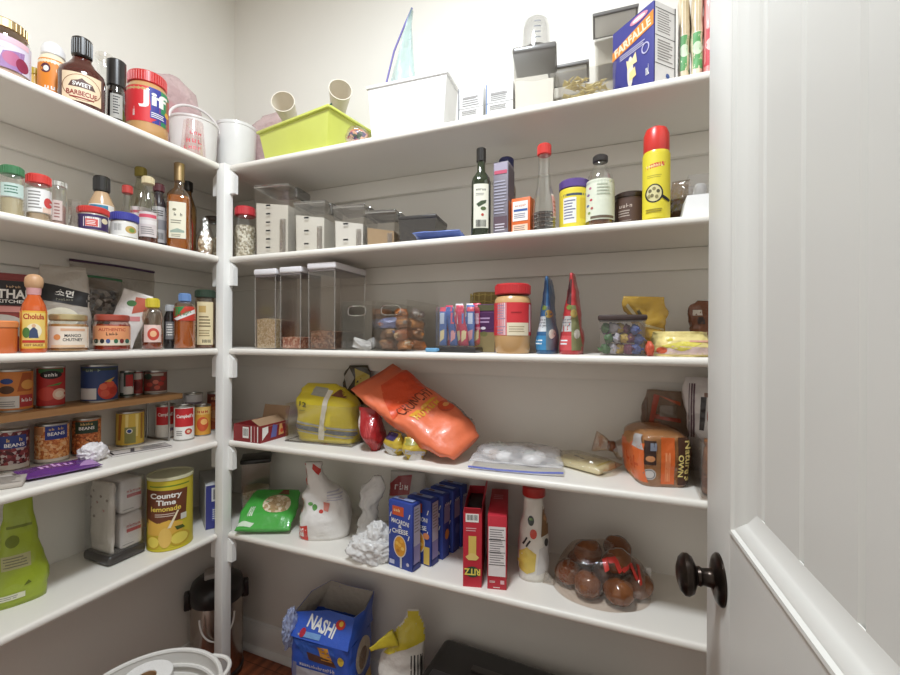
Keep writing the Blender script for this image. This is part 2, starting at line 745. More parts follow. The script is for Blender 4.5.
def bin_shell(g, w, d, h, m, t=0.003, taper=0.0, hole=None):
    """open tray with real walls; taper narrows the base; hole=(w, h, z): hand slot in the front wall"""
    def ring(k, z, ins):
        a = 1 - taper * (1 - k)
        x, y = w / 2 * a - ins, d / 2 * a - ins
        return [(-x, -y, z), (x, -y, z), (x, y, z), (-x, y, z)]
    vs = ring(0, 0, 0) + ring(1, h, 0) + ring(1, h, t) + ring(0, t, t)
    fs = [(3, 2, 1, 0)]
    for L in (0, 4, 8):
        for i in range(4):
            if L == 8 or not (hole and i == 0):
                fs.append((L + i, L + (i + 1) % 4, L + 4 + (i + 1) % 4, L + 4 + i))
            elif L == 4:
                fs.append((4, 5, 9, 8))
    fs.append((12, 13, 14, 15))
    if hole:
        fs = [f for f in fs if f not in ((8, 9, 13, 12),)]
        hw, hh, hz = hole
        for y, fl in ((-d / 2, 0), (-d / 2 + t, 1)):
            o = len(vs)
            n = 16
            zb = 0 if fl == 0 else t
            X = w / 2 if fl == 0 else w / 2 - t
            outer = []
            inner = []
            for i in range(n):
                a = 2 * PI * i / n
                c, s = math.cos(a), math.sin(a)
                inner.append((hw / 2 * math.copysign(abs(c) ** 0.6, c), y, hz + hh / 2 * math.copysign(abs(s) ** 0.6, s)))
                k = 1 / max(abs(c), abs(s))
                outer.append((c * k * X, y, zb + (h - zb) * (0.5 + s * k / 2)))
            vs += outer + inner
            for i in range(n):
                j = (i + 1) % n
                fs.append((o + i, o + j, o + n + j, o + n + i) if fl == 0 else (o + n + i, o + n + j, o + j, o + i))
            if fl == 0:
                o1 = o + n
            else:
                for i in range(n):
                    j = (i + 1) % n
                    fs.append((o1 + i, o1 + j, o + n + j, o + n + i))
    return g.add(vs, fs, m)

# ------------------------------------------------------------------ the room
WALL = mat('ebe7df', 0.6, bump=0.04, bs=220, var=0.01)
TRIM = mat('efeeea', 0.38, var=0.01)
SHELF = mat('eae5dc', 0.4, var=0.015, vs=5)
DOORM = mat('d6d4ce', 0.42, var=0.01)

Y0 = -0.9
g = G(); g.box(((XW + XR) / 2, (Y0 + YW) / 2, -0.05), (XR - XW + 0.2, YW - Y0 + 0.2, 0.1), wood('5a2a18', '9a5433', (40, 2.5, 40), 0.35, plank=(1.2, 0.083)))
struct(g, 'floor')
g = G(); g.box(((XW + XR) / 2, (Y0 + YW) / 2, CEIL + 0.05), (XR - XW + 0.2, YW - Y0 + 0.2, 0.1), mat('f1efea', 0.7, var=0.01)); struct(g, 'ceiling')
g = G(); g.box((XW - 0.05, (Y0 + YW) / 2, CEIL / 2), (0.1, YW - Y0 + 0.2, CEIL), WALL); struct(g, 'wall_left')
g = G(); g.box(((XW + XR) / 2, YW + 0.05, CEIL / 2), (XR - XW, 0.1, CEIL), WALL); struct(g, 'wall_back')
g = G(); g.box((XR + 0.05, (Y0 + YW) / 2, CEIL / 2), (0.1, YW - Y0 + 0.2, CEIL), WALL); struct(g, 'wall_right')


def base_profile(s):
    return [(0, 0), (0.030 * s, 0), (0.030 * s, 0.008), (0.026 * s, 0.016), (0.016 * s, 0.022), (0.016 * s, 0.085), (0.012 * s, 0.096), (0.008 * s, 0.108), (0, 0.112)]


g = G(); g.prism([(YW - u, w) for u, w in base_profile(1)], 'x', XW, XR, TRIM); struct(g, 'baseboard_back')
g = G(); g.prism([(XW + u, w) for u, w in base_profile(1)], 'y', Y0, YW - 0.03, TRIM); struct(g, 'baseboard_left')

# shelves: five boards on each wall, each with a rounded nose and a cleat under its rear edge
NTH = ['topmost', 'second', 'middle', 'fourth', 'lowest']


def nose(k, s):
    z = TOP[k]
    r = TH / 2
    pts = [(-math.cos(a) * r * 0.7, z - r + math.sin(a) * r) for a in [-PI / 2 + PI * i / 6 for i in range(7)]]
    return pts


for k in range(5):
    t = thing('shelf', '%s white painted shelf along the left wall' % NTH[k], 'shelf', (0, 0, 0), 0, 'shelves on the left wall')
    pts = [(-XF + u * -1 - 0.007, w) for u, w in nose(k, 1)]
    pts = [(-XF - 0.007 - u, w) for u, w in nose(k, 1)] + [(XW + 0.001, TOP[k]), (XW + 0.001, TOP[k] - TH)]
    b = G()
    b.prism(pts[:7] + [(-XF - 0.016, TOP[k]), (-XF - 0.016, TOP[k] - TH)], 'y', Y0, YF - 0.0225, SHELF)
    b.box(((-XF - 0.016 + XW + 0.001) / 2, (Y0 + YW - 0.001) / 2, TOP[k] - TH / 2), (DEP - 0.017, YW - 0.001 - Y0, TH), SHELF)
    b.obj('board', t)
    G().box((XW + 0.0105, (Y0 + YW) / 2, TOP[k] - TH - 0.030), (0.019, YW - Y0 - 0.002, 0.058), SHELF, 0.001).obj('cleat', t)
    t = thing('shelf', '%s white painted shelf along the back wall' % NTH[k], 'shelf', (0, 0, 0), 0, 'shelves on the back wall')
    pts = [(YF + 0.007 + u, w) for u, w in nose(k, 1)] + [(YW - 0.001, TOP[k]), (YW - 0.001, TOP[k] - TH)]
    b = G()
    b.prism(pts[:7] + [(YF + 0.016, TOP[k]), (YF + 0.016, TOP[k] - TH)], 'x', -XF + 0.0225, XR - 0.001, SHELF)
    b.box(((-XF - 0.0155 + XR - 0.001) / 2, (YF + 0.016 + YW - 0.001) / 2, TOP[k] - TH / 2), (XR - 0.001 + XF + 0.0155, DEP - 0.017, TH), SHELF)
    b.obj('board', t)
    G().box(((XW + XR) / 2 + 0.01, YW - 0.0105, TOP[k] - TH - 0.030), (XR - XW - 0.024, 0.019, 0.058), SHELF, 0.001).obj('cleat', t)

# the post in the corner of the L, with a shouldered block under each shelf
t = thing('shelf_post', 'white square post holding the shelves where left and back shelves meet', 'post', (-XF, YF, 0))
px, py = 0.003, -0.003
G().box((px, py, TOP[0] / 2), (0.035, 0.035, TOP[0] - 0.001), TRIM, 0.002).obj('upright', t)
for k in range(5):
    z = TOP[k] - TH
    z -= 0.0005
    pts = [(-0.044, z), (0.022, z), (0.036, z - 0.016), (0.036, z - 0.076), (-0.060, z - 0.076), (-0.060, z - 0.016)]
    G().prism([(px + u, w) for u, w in pts], 'y', py + 0.004, py + 0.021, TRIM).obj('bracket', t)

# the door, standing open into the pantry, seen from its inner face
DA = math.radians(3.6)                       # the leaf turns a little away from the left wall's line
door = bpy.data.objects.new('door_1', None)
scn.collection.objects.link(door)
door['kind'] = 'structure'
door.location = (0.1225, 0.745, 0)
door.rotation_euler = (0, 0, DA)
# local frame: leaf runs from y=0 (free edge) to y=-0.71 (hinges); its inner face is x=0
LW, DT, DH = 0.71, 0.035, 2.03
RZ0, RZ1 = 0.80, 1.014                       # lock rail
ST = 0.111                                   # stile
g = G()
g.box((DT / 2, -ST / 2, DH / 2), (DT, ST, DH), DOORM, 0.002)
g.box((DT / 2, -LW + ST / 2, DH / 2), (DT, ST, DH), DOORM, 0.002)
g.box((DT / 2, -LW / 2, (RZ0 + RZ1) / 2), (DT - 0.001, LW - 2 * ST, RZ1 - RZ0), DOORM)
g.box((DT / 2, -LW / 2, 0.12), (DT - 0.001, LW - 2 * ST, 0.24), DOORM)
g.box((DT / 2, -LW / 2, DH - 0.06), (DT - 0.001, LW - 2 * ST, 0.12), DOORM)
struct(g, 'door_leaf', door)
GV = mat('b9b6b0', 0.5, var=0.0)


def panel(z0, z1, name):
    g = G()
    y0, y1 = -LW + ST, -ST
    cuts = [y1 - 0.060 - 0.0915 * i for i in range(6)]
    pts = [(0.0295, y0), (0.0295, y1), (0.0165, y1)]
    for c in cuts:                           # boards with a v groove between
        if c > y0 + 0.01:
            pts += [(0.0165, c + 0.006), (0.0212, c + 0.001), (0.0165, c - 0.004)]
    pts += [(0.0165, y0)]
    g.prism(pts, 'z', z0, z1, DOORM)
    # sticking: the stepped slope round the panel
    for zz, sg in ((z0, 1), (z1, -1)):
        pr = [(0.000, zz), (-0.0015, zz + sg * 0.002), (-0.001, zz + sg * 0.006), (0.003, zz + sg * 0.008), (0.0035, zz + sg * 0.011), (0.0105, zz + sg * 0.021), (0.0125, zz + sg * 0.023), (0.0164, zz + sg * 0.040), (0.0175, zz + sg * 0.0402), (0.0175, zz)]
        g.prism([(u, w_) for u, w_ in pr], 'y', y0, y1, DOORM)
    for yy, sg in ((y0, 1), (y1, -1)):
        pr = [(0.000, yy), (-0.0015, yy + sg * 0.002), (-0.001, yy + sg * 0.006), (0.003, yy + sg * 0.008), (0.0035, yy + sg * 0.011), (0.0105, yy + sg * 0.021), (0.0125, yy + sg * 0.023), (0.0164, yy + sg * 0.040), (0.0175, yy + sg * 0.0402), (0.0175, yy)]
        g.prism([(u, w_) for u, w_ in pr], 'z', z0, z1, DOORM)
    struct(g, name, door)


panel(RZ1, DH - 0.12, 'door_panel')
panel(0.24, RZ0, 'door_panel')
BRONZE = mat('3b322c', 0.28, 0.85, var=0.2, vs=40)
kb = G()
Mx = Matrix.Translation((0, -0.070, 0.933)) @ Matrix.Rotation(-PI / 2, 4, 'Y')
kb.lathe([(0, 0.0), (0.0335, 0.0), (0.0335, 0.003), (0.030, 0.007), (0.022, 0.010), (0.014, 0.012), (0.012, 0.015), (0.011, 0.026), (0.013, 0.030), (0.012, 0.034),
          (0.016, 0.037), (0.024, 0.041), (0.0275, 0.048), (0.027, 0.054), (0.022, 0.060), (0.012, 0.064), (0, 0.065)], BRONZE, 36, M=Mx @ Matrix.Scale(0.82, 4, (0, 0, 1)))
struct(kb, 'door_knob', door)
g = G()
g.box((DT / 2, 0.001, 0.933), (0.025, 0.003, 0.057), BRONZE, 0.001)
g.box((DT / 2, 0.004, 0.933), (0.012, 0.012, 0.018), BRONZE, 0.001)
struct(g, 'door_latch', door)
for z in (0.22, 1.05, 1.82):
    g = G(); g.lathe(rim(0.006, z - 0.045, z + 0.045), BRONZE, 12, M=Matrix.Translation((0.0, -LW - 0.006, 0))); struct(g, 'door_hinge', door)

# ------------------------------------------------------------------ left wall, topmost shelf
RED, BLK = plast('c92b26'), plast('24211f')
GOLD = metal('b39a72', 0.4)
BARS = ('bars',)

loc = LF(0.512, 0.06, 0)
bottle('jam_jar', 'glass jar with gold lid and purple fruit label at the cut-off end of top shelf', 'jar', loc,
       [(0.042, 0), (0.046, 0.004), (0.046, 0.085), (0.043, 0.097), (0.039, 0.103)], GLASS, 'jars and bottles on the topmost left shelf',
       fill=(mat('c9a08c', 0.4), 0.082), cap=(GOLD, 0.041, 0.101, 0.124, 30),
       lab=(paper('d9cfe0'), 0.012, 0.082, 80, [('poly', [(-0.01, 0.012), (0.03, 0.012), (0.034, 0.06), (0.0, 0.048)], paper('9a74a6')),
            ('ell', 0.014, 0.036, 0.03, 0.03, paper('b8648a')), ('ell', 0.03, 0.03, 0.02, 0.03, paper('8c2146')), ('rect', 0.0, 0.075, 0.08, 0.012, paper('e8b9c4')),
            ('ell', 0.0, 0.06, 0.012, 0.01, WHITE)]), extra=0)
loc = LF(0.616, 0.170, 0)
bottle('sauce_bottle', 'small yellow-green bottle between purple labelled jar and orange bottle', 'bottle', loc,
       [(0.015, 0), (0.017, 0.003), (0.017, 0.07), (0.009, 0.09), (0.009, 0.095)], mat('d8b45c', 0.25, coat=0.4), 'jars and bottles on the topmost left shelf',
       cap=(plast('b9a02f'), 0.011, 0.095, 0.113, 12), lab=(paper('d9657a'), 0.01, 0.045, 180, []))
loc = LF(0.6315, 0.120, 0)
t = bottle('mayonnaise_bottle', 'squat orange labelled bottle with white domed cap', 'bottle', loc,
           [(0.025, 0), (0.029, 0.004), (0.029, 0.116), (0.026, 0.130), (0.018, 0.140)], mat('efe2c4', 0.35), 'jars and bottles on the topmost left shelf',
           lab=(paper('e88a2a'), 0.018, 0.122, 180, [('ell', -0.014, 0.096, 0.018, 0.024, paper('5a2338')), ('ell', -0.013, 0.095, 0.01, 0.014, WHITE), ('ell', 0.012, 0.094, 0.014, 0.014, paper('f3d9b4')),
                ('scr', 0.0, 0.050, 0.034, 0.012, WHITE), ('poly', [(-0.02, 0.018), (0.02, 0.018), (0.012, 0.04), (-0.01, 0.036)], paper('c4651c'))]))
G().lathe([(0.020, 0.136), (0.0235, 0.139), (0.0235, 0.152), (0.019, 0.166), (0.009, 0.174), (0, 0.175)], plast('f1eff0'), 24).marks([], FRONT).obj('cap', t)
g = G(); g.lathe([(0.0295, 0.002), (0.0295, 0.016)], paper('2a2426'), 28); g.obj('band', t)

loc = LF(0.658, 0.05, 0)
bottle('barbecue_sauce_bottle', 'brown barbecue sauce bottle with black cap and cream label', 'bottle', loc,
       [(0.040, 0), (0.046, 0.004), (0.047, 0.03), (0.047, 0.085), (0.044, 0.098), (0.030, 0.112), (0.020, 0.126), (0.018, 0.136)], mat('4a1d14', 0.12, coat=0.6), 'jars and bottles on the topmost left shelf',
       cap=(BLK, 0.0205, 0.134, 0.183, 24), ey=0.72,
       lab=(paper('e9cfae'), 0.012, 0.082, 52, [('ring', 0, 0.047, 0.074, 0.064, 0.0015, paper('8a5b3a')), ('poly', [(-0.026, 0.046), (-0.02, 0.06), (-0.008, 0.064), (0, 0.070), (0.008, 0.064), (0.02, 0.06), (0.026, 0.046)], paper('5c4038')),
            ('txt', 0, 0.054, 'SWEET', 0.036, 0.010, WHITE), ('txt', 0.0, 0.032, 'BARBECUE', 0.058, 0.012, paper('8e1f1b')), ('rect', 0, 0.021, 0.046, 0.003, paper('8e1f1b'))]))
loc = LF(0.745, 0.115, 0)
bottle('glass_bottle', 'empty clear glass bottle behind the barbecue sauce bottle', 'bottle', loc,
       [(0.022, 0), (0.024, 0.004), (0.024, 0.14), (0.017, 0.165), (0.017, 0.185), (0.021, 0.190), (0.021, 0.200)], GLASS, 'jars and bottles on the topmost left shelf',
       cap=(PLASTIC, 0.021, 0.2005, 0.214, 0))
loc = LF(0.732, 0.04, 0)
bottle('pepper_grinder', 'dark pepper grinder with tall glossy black top next to red-lidded jar', 'grinder', loc,
       [(0.019, 0), (0.021, 0.003), (0.021, 0.085), (0.019, 0.096)], clear('8a7a70', 0.08, 0.5), 'jars and bottles on the topmost left shelf',
       fill=(speck(['2b211d', '40322a', '1c1614'], 260), 0.082), cap=(BLK, 0.0215, 0.097, 0.170, 0), lab=(paper('a7a39c'), 0.01, 0.074, 38, [('lines', 0, 0.045, 0.014, 0.05, INK, 7)]))
loc = LF(0.827, 0.062, 0)
bottle('peanut_butter_jar', 'peanut butter jar with red lid and red, blue and green label', 'jar', loc,
       [(0.047, 0), (0.051, 0.005), (0.052, 0.02), (0.052, 0.128), (0.048, 0.146), (0.044, 0.152)], mat('c99a66', 0.25, coat=0.4), 'jars and bottles on the topmost left shelf',
       cap=(RED, 0.0475, 0.152, 0.186, 44),
       lab=(paper('d42a30'), 0.036, 0.137, 180, [('poly', [(-0.004, 0.137), (0.026, 0.137), (0.026, 0.036), (0.004, 0.036)], paper('3a3f96')), ('poly', [(0.026, 0.137), (0.05, 0.137), (0.05, 0.036), (0.026, 0.036)], paper('2f8a5b')),
            ('poly', [(-0.03, 0.05), (-0.03, 0.036), (0.0, 0.036), (0.02, 0.052)], paper('d42a30')),
            ('txt', 0.008, 0.100, 'Jif', 0.070, 0.050, WHITE, 0, 0.03), ('rect', 0.02, 0.060, 0.042, 0.022, paper('3b3a92')), ('lines', 0.02, 0.060, 0.036, 0.016, WHITE, 3),
            ('ell', 0.042, 0.075, 0.012, 0.016, paper('e2a63a')), ('scr', -0.037, 0.062, 0.006, 0.026, WHITE)]), extra=8)

# cups, pail and tub in the corner
loc = LF(0.958, 0.043, 0)
t = thing('plastic_cup', 'clear plastic cup with red printing standing in front of the white pail', 'cup', loc, outward(loc))
cl = G(); cl.lathe([(0.036, 0.0), (0.036, 0.002), (0.028, 0.108), (0.0275, 0.112), (0, 0.112)], clear('fbf2f1', 0.12, 0.5), 28); cl.obj('cup', t)
g = G(); bv = cl.bvh(); g.marks([('scr', 0, 0.070, 0.046, 0.014, paper('d8636a')), ('scr', 0.002, 0.045, 0.046, 0.018, paper('d8636a')), ('scr', -0.002, 0.022, 0.050, 0.015, paper('dd7278'))], on=bv)
g.obj('printing', t)
loc = LF(1.030, 0.137, 0)
t = thing('white_pail', 'translucent white plastic pail with arched carrying handle', 'pail', loc, outward(loc, 20))
MILK = film('f6f3f1', 0.62, 0.3, 0.0)
G().lathe([(0, 0.0), (0.060, 0.0), (0.064, 0.004), (0.073, 0.150), (0.077, 0.152), (0.077, 0.158), (0.071, 0.158), (0.062, 0.006), (0, 0.005)], MILK, 36).obj('body', t)
G().tube([(0.078 * math.cos(a), -0.01, 0.150 + 0.062 * math.sin(a)) for a in [PI * i / 16 for i in range(17)]], 0.0042, plast('f3ecec')).obj('handle', t)
loc = LF(1.187, 0.116, 0)
t = thing('white_tub', 'opaque white plastic tub beside the lime green tray', 'tub', loc, outward(loc))
G().lathe([(0, 0.0), (0.060, 0.0), (0.063, 0.004), (0.068, 0.20), (0.070, 0.202), (0.070, 0.212), (0.066, 0.212), (0.061, 0.006), (0, 0.005)], plast('f1f0ee'), 36).obj('body', t)
loc = LF(1.035, 0.241, 0)
t = thing('pink_bag', 'pale pink plastic bag bulging above the white pail', 'bag', loc, 0, 'pink bags behind the pail')
G().pouch(0.054, 0.22, 0.345, film('f0cdd0', 0.5, 0.3, 0.9, 60), wf=((0, 0.6), (0.6, 1), (0.88, 0.8), (1, 0.2)), tf=((0, 0.5), (0.7, 1), (0.9, 0.75), (1, 0.2)), e=0.9, amp=0.010, fr=24, seed=3).obj('bag', t)
G().marks([], FRONT).lump((0.004, -0.02, 0.225), (0.014, 0.035, 0.028), foil('c65a5e'), 0.3, 2, 4).obj('contents', t)
loc = (-1.320, 1.285, 1.83)
t = thing('pink_bag', 'second pale pink plastic bag reaching over the lime green tray', 'bag', loc, 0, 'pink bags behind the pail')
G().pouch(0.30, 0.05, 0.30, film('f0cfd0', 0.5, 0.3, 0.9, 60), wf=((0, 0.6), (0.5, 0.8), (0.75, 1), (1, 0.3)), tf=((0, 0.5), (0.5, 1), (0.85, 0.8), (1, 0.2)), e=0.9, amp=0.010, fr=24, seed=8, cx=((0, 0), (0.6, 0.01), (1, 0.05))).obj('bag', t)

# ------------------------------------------------------------------ left wall, second shelf
SP = 'jars and bottles on the second left shelf'
loc = LF(0.525, 0.05, 1)
bottle('spice_jar', 'glass spice jar with green lid', 'jar', loc, [(0.018, 0), (0.0205, 0.003), (0.0205, 0.085), (0.017, 0.094)], GLASS, SP, fill=(mat('b9a986', 0.6), 0.042),
       cap=(plast('3f7a4f'), 0.0195, 0.094, 0.115, 24), lab=(paper('c3d6cf'), 0.044, 0.074, 60, [('lines', 0, 0.06, 0.024, 0.02, paper('4d7a68'), 3)]))
loc = LF(0.572, 0.05, 1)
bottle('spice_jar', 'glass spice jar with red lid and white label', 'jar', loc, [(0.021, 0), (0.023, 0.003), (0.023, 0.08), (0.019, 0.089)], GLASS, SP, fill=(mat('b59b7e', 0.6), 0.02),
       cap=(plast('d33a34'), 0.022, 0.089, 0.112, 26), lab=(paper('eceae8'), 0.022, 0.076, 74, [('lines', -0.006, 0.05, 0.022, 0.044, GREYT, 6), ('ell', 0.016, 0.046, 0.014, 0.024, paper('cf4a48')), ('rect', 0.014, 0.028, 0.014, 0.012, paper('e8c9b8'))]))
loc = LF(0.625, 0.085, 1)
bottle('spice_jar', 'clear glass jar with silver lid and pinkish contents', 'jar', loc, [(0.016, 0), (0.018, 0.003), (0.018, 0.095), (0.015, 0.105)], GLASS, SP, fill=(mat('c9a59a', 0.5), 0.06),
       cap=(metal('d2d0cc', 0.3), 0.0175, 0.105, 0.121, 20), lab=(paper('d9c4bd'), 0.02, 0.07, 30, [('lines', 0, 0.045, 0.012, 0.04, paper('9c6a62'), 5)]))
loc = LF(0.640, 0.042, 1)
bottle('glass_mug', 'small empty faceted glass in front of silver-lidded jar', 'glass', loc, [(0.012, 0), (0.0135, 0.002), (0.0135, 0.062), (0.0145, 0.072)], clear('e9e4e2', 0.12, 0.55), SP, seg=8)
loc = LF(0.742, 0.12, 1)
bottle('dressing_bottle', 'tan salad dressing bottle with black cap and blue label', 'bottle', loc, [(0.029, 0), (0.031, 0.004), (0.031, 0.07), (0.029, 0.10), (0.017, 0.130), (0.0155, 0.134)], mat('c9a883', 0.2, coat=0.5), SP,
       cap=(BLK, 0.0185, 0.134, 0.178, 22), lab=(paper('e9e4da'), 0.02, 0.096, 60, [('rect', -0.006, 0.086, 0.04, 0.014, paper('2f7fa0')), ('lines', -0.002, 0.062, 0.036, 0.024, paper('b8473f'), 3), ('ell', 0.014, 0.07, 0.02, 0.016, paper('d96a5a'))]))
for (y, d, cp, lm, dk, lab) in ((0.676, 0.034, 'c9352f', 'e7e2e6', '3d2a5c', 'short spice tub with red lid and purple-edged label'),
                                (0.751, 0.036, '3c3f9b', 'ece9e4', 'c7b48a', 'short spice tub with deep blue lid and food picture label')):
    loc = LF(y, d, 1)
    mk = [('rect', 0, 0.024, 0.04, 0.03, paper(lm)), ('bars', -0.014, 0.026, 0.016, 0.018, GREYT, 8), ('ell', 0.014, 0.022, 0.024, 0.02, paper('c9a860')), ('ell', 0.016, 0.021, 0.012, 0.012, paper('7c9a4a'))] if cp[0] == '3' else \
         [('rect', -0.002, 0.022, 0.034, 0.024, paper('ece7e4')), ('rect', -0.003, 0.02, 0.024, 0.018, paper('d8564f')), ('lines', -0.003, 0.02, 0.02, 0.012, WHITE, 3), ('ell', 0.022, 0.028, 0.012, 0.014, paper('e6d8b8'))]
    bottle('spice_tub', lab, 'tub', loc, [(0.028, 0), (0.030, 0.002), (0.030, 0.042), (0.028, 0.045)], mat('c9c2b6', 0.3), SP, cap=(plast(cp), 0.0325, 0.045, 0.062 if cp[0] == 'c' else 0.068, 40),
           lab=(paper(dk if cp[0] == 'c' else 'f0ede8'), 0.003, 0.041, 180, mk))
loc = LF(0.806, 0.115, 1)
bottle('hot_sauce_bottle', 'small clear hot sauce bottle with red cap', 'bottle', loc, [(0.016, 0), (0.018, 0.003), (0.018, 0.09), (0.010, 0.12), (0.009, 0.152)], GLASS, SP, fill=(mat('7a2a18', 0.3), 0.06), cap=(plast('c5433c'), 0.0125, 0.150, 0.174, 14))
loc = LF(0.862, 0.145, 1)
bottle('vinegar_bottle', 'tall clear bottle with olive gold cap and pink striped label', 'bottle', loc, [(0.028, 0), (0.030, 0.004), (0.030, 0.13), (0.024, 0.17), (0.013, 0.20), (0.012, 0.225)], clear('e6e6d4', 0.1, 0.55), SP,
       cap=(mat('8d7f3c', 0.35, 0.6), 0.015, 0.222, 0.252, 18), lab=(paper('e6d9d6'), 0.05, 0.125, 60, [('rect', 0, 0.11, 0.05, 0.008, paper('cf6d78')), ('rect', 0, 0.09, 0.05, 0.012, paper('c2303e')), ('lines', 0, 0.066, 0.04, 0.02, GREYT, 3)]))
loc = LF(0.826, 0.055, 1)
bottle('vinegar_bottle', 'clear bottle with cream cap and half full of dark liquid', 'bottle', loc, [(0.023, 0), (0.025, 0.004), (0.025, 0.10), (0.020, 0.135), (0.0125, 0.155), (0.012, 0.178)], GLASS, SP,
       fill=(mat('57261a', 0.15, coat=0.5), 0.03), cap=(plast('d9c9a2'), 0.0150, 0.176, 0.198, 16), lab=(paper('dcd0cf'), 0.02, 0.092, 55, [('rect', 0, 0.080, 0.04, 0.01, paper('d8566a')), ('rect', 0, 0.062, 0.04, 0.012, paper('e9e2e0')), ('lines', 0, 0.038, 0.032, 0.024, GREYT, 4)]))
loc = LF(0.886, 0.098, 1)
bottle('soy_sauce_bottle', 'dark bottle with maroon cap and grey label', 'bottle', loc, [(0.020, 0), (0.0215, 0.004), (0.0215, 0.11), (0.018, 0.145), (0.012, 0.165), (0.0115, 0.18)], mat('3a3437', 0.12, coat=0.6), SP,
       cap=(plast('571f27'), 0.0145, 0.178, 0.203, 16), lab=(paper('b9b6b6'), 0.02, 0.13, 70, [('rect', 0, 0.075, 0.04, 0.03, paper('8d8b8f')), ('lines', 0, 0.11, 0.03, 0.02, INK, 3), ('bars', 0, 0.04, 0.024, 0.02, INK, 10)]))
loc = LF(0.914, 0.046, 1)
bottle('liquor_bottle', 'tall square-shouldered amber bottle with gold cap and cream label', 'bottle', loc, [(0.031, 0), (0.033, 0.004), (0.033, 0.150), (0.030, 0.170), (0.014, 0.192), (0.012, 0.215)], clear('e2c06a', 0.1, 0.55), SP,
       fill=(mat('c9952c', 0.12, coat=0.6), 0.165), cap=(GOLD, 0.0145, 0.212, 0.270, 0), sq=0.6,
       lab=(paper('ece6cf'), 0.032, 0.142, 42, [('ell', -0.008, 0.118, 0.01, 0.008, paper('8a8468')), ('scr', 0.002, 0.104, 0.024, 0.010, paper('6e6a5a')), ('lines', 0, 0.082, 0.034, 0.014, paper('8f8a74'), 2), ('poly', [(-0.018, 0.054), (0.0, 0.062), (0.018, 0.056), (0.018, 0.05), (-0.018, 0.048)], paper('9fb0a0')), ('lines', 0, 0.04, 0.03, 0.01, paper('9a947e'), 2)]), extra=-8)
loc = LF(1.017, 0.15, 1)
bottle('wine_bottle', 'brown bottle with black cap behind the amber bottle', 'bottle', loc, [(0.026, 0), (0.028, 0.004), (0.028, 0.17), (0.014, 0.215), (0.0135, 0.23)], mat('6a4a26', 0.12, coat=0.6), SP, cap=(BLK, 0.017, 0.228, 0.262, 0))
loc = LF(0.978, 0.088, 1)
bottle('hot_sauce_bottle', 'thin red-brown bottle squeezed beside the amber bottle', 'bottle', loc, [(0.0115, 0), (0.013, 0.003), (0.013, 0.10), (0.007, 0.125), (0.006, 0.135)], mat('8e3524', 0.15, coat=0.5), SP, cap=(plast('3a1d16'), 0.0075, 0.133, 0.148, 10))
loc = LF(1.012, 0.056, 1)
t = thing('nut_bag', 'clear bag of pale nuts standing against the shelf post', 'bag', loc, outward(loc), SP)
G().pouch(0.05, 0.04, 0.10, speck(['cbb596', 'a98a66', 'e0d3bd', '8f6f50'], 130), wf=((0, 0.9), (0.5, 0.85), (0.8, 0.45), (1, 0.1)), amp=0.004, seed=4).obj('contents', t)
G().pouch(0.056, 0.048, 0.132, clear('f2f2f0', 0.14, 0.4, 0.12, 0.8), wf=((0, 0.9), (0.5, 0.9), (0.75, 0.5), (1, 0.25)), amp=0.006, seed=5).obj('film', t)
loc = LF(1.125, 0.155, 1)
bottle('glass_jar', 'large clear jar with dark rim at the corner behind nut bag', 'jar', loc, [(0.032, 0), (0.035, 0.004), (0.035, 0.135), (0.030, 0.150)], GLASS, SP, fill=(speck(['b7a283', '8d7658', 'd6c7a8'], 110), 0.09), cap=(mat('4a3c34', 0.3), 0.033, 0.150, 0.168, 0))

# ------------------------------------------------------------------ left wall, middle shelf
SQ = 'sauces and packets on the middle left shelf'
loc = LF(0.556, 0.172, 2)
t = carton('noodle_box', 'black and red noodle carton at the cut-off end of middle shelf', 'box', loc, 0.10, 0.045, 0.19, paper('8d3a32'),
           front=[('rect', 0, 0.142, 0.098, 0.060, paper('1f1a1a')), ('scr', 0.018, 0.158, 0.03, 0.006, paper('c7a37a')), ('txt', 0.019, 0.140, 'THAI', 0.052, 0.022, WHITE, 0, 0.03), ('txt', 0.019, 0.122, 'KITCHEN', 0.050, 0.008, WHITE),
                  ('rect', 0, 0.182, 0.098, 0.014, paper('7c2b28')), ('rect', 0, 0.103, 0.098, 0.014, paper('cf8a80')), ('ell', 0.0, 0.06, 0.09, 0.06, paper('b7aea2')), ('ell', 0.0, 0.055, 0.06, 0.035, paper('8f857a'))],
           rz=outward(loc), group=SQ)
loc = LF(0.507, 0.052, 2)
bottle('orange_tub', 'short plain orange tub beside the hot sauce with wooden cap', 'tub', loc, [(0.025, 0), (0.027, 0.003), (0.028, 0.055)], mat('d9713a', 0.3, coat=0.2), SQ, cap=(plast('e08a52'), 0.0295, 0.055, 0.072, 0))
loc = LF(0.560, 0.040, 2)
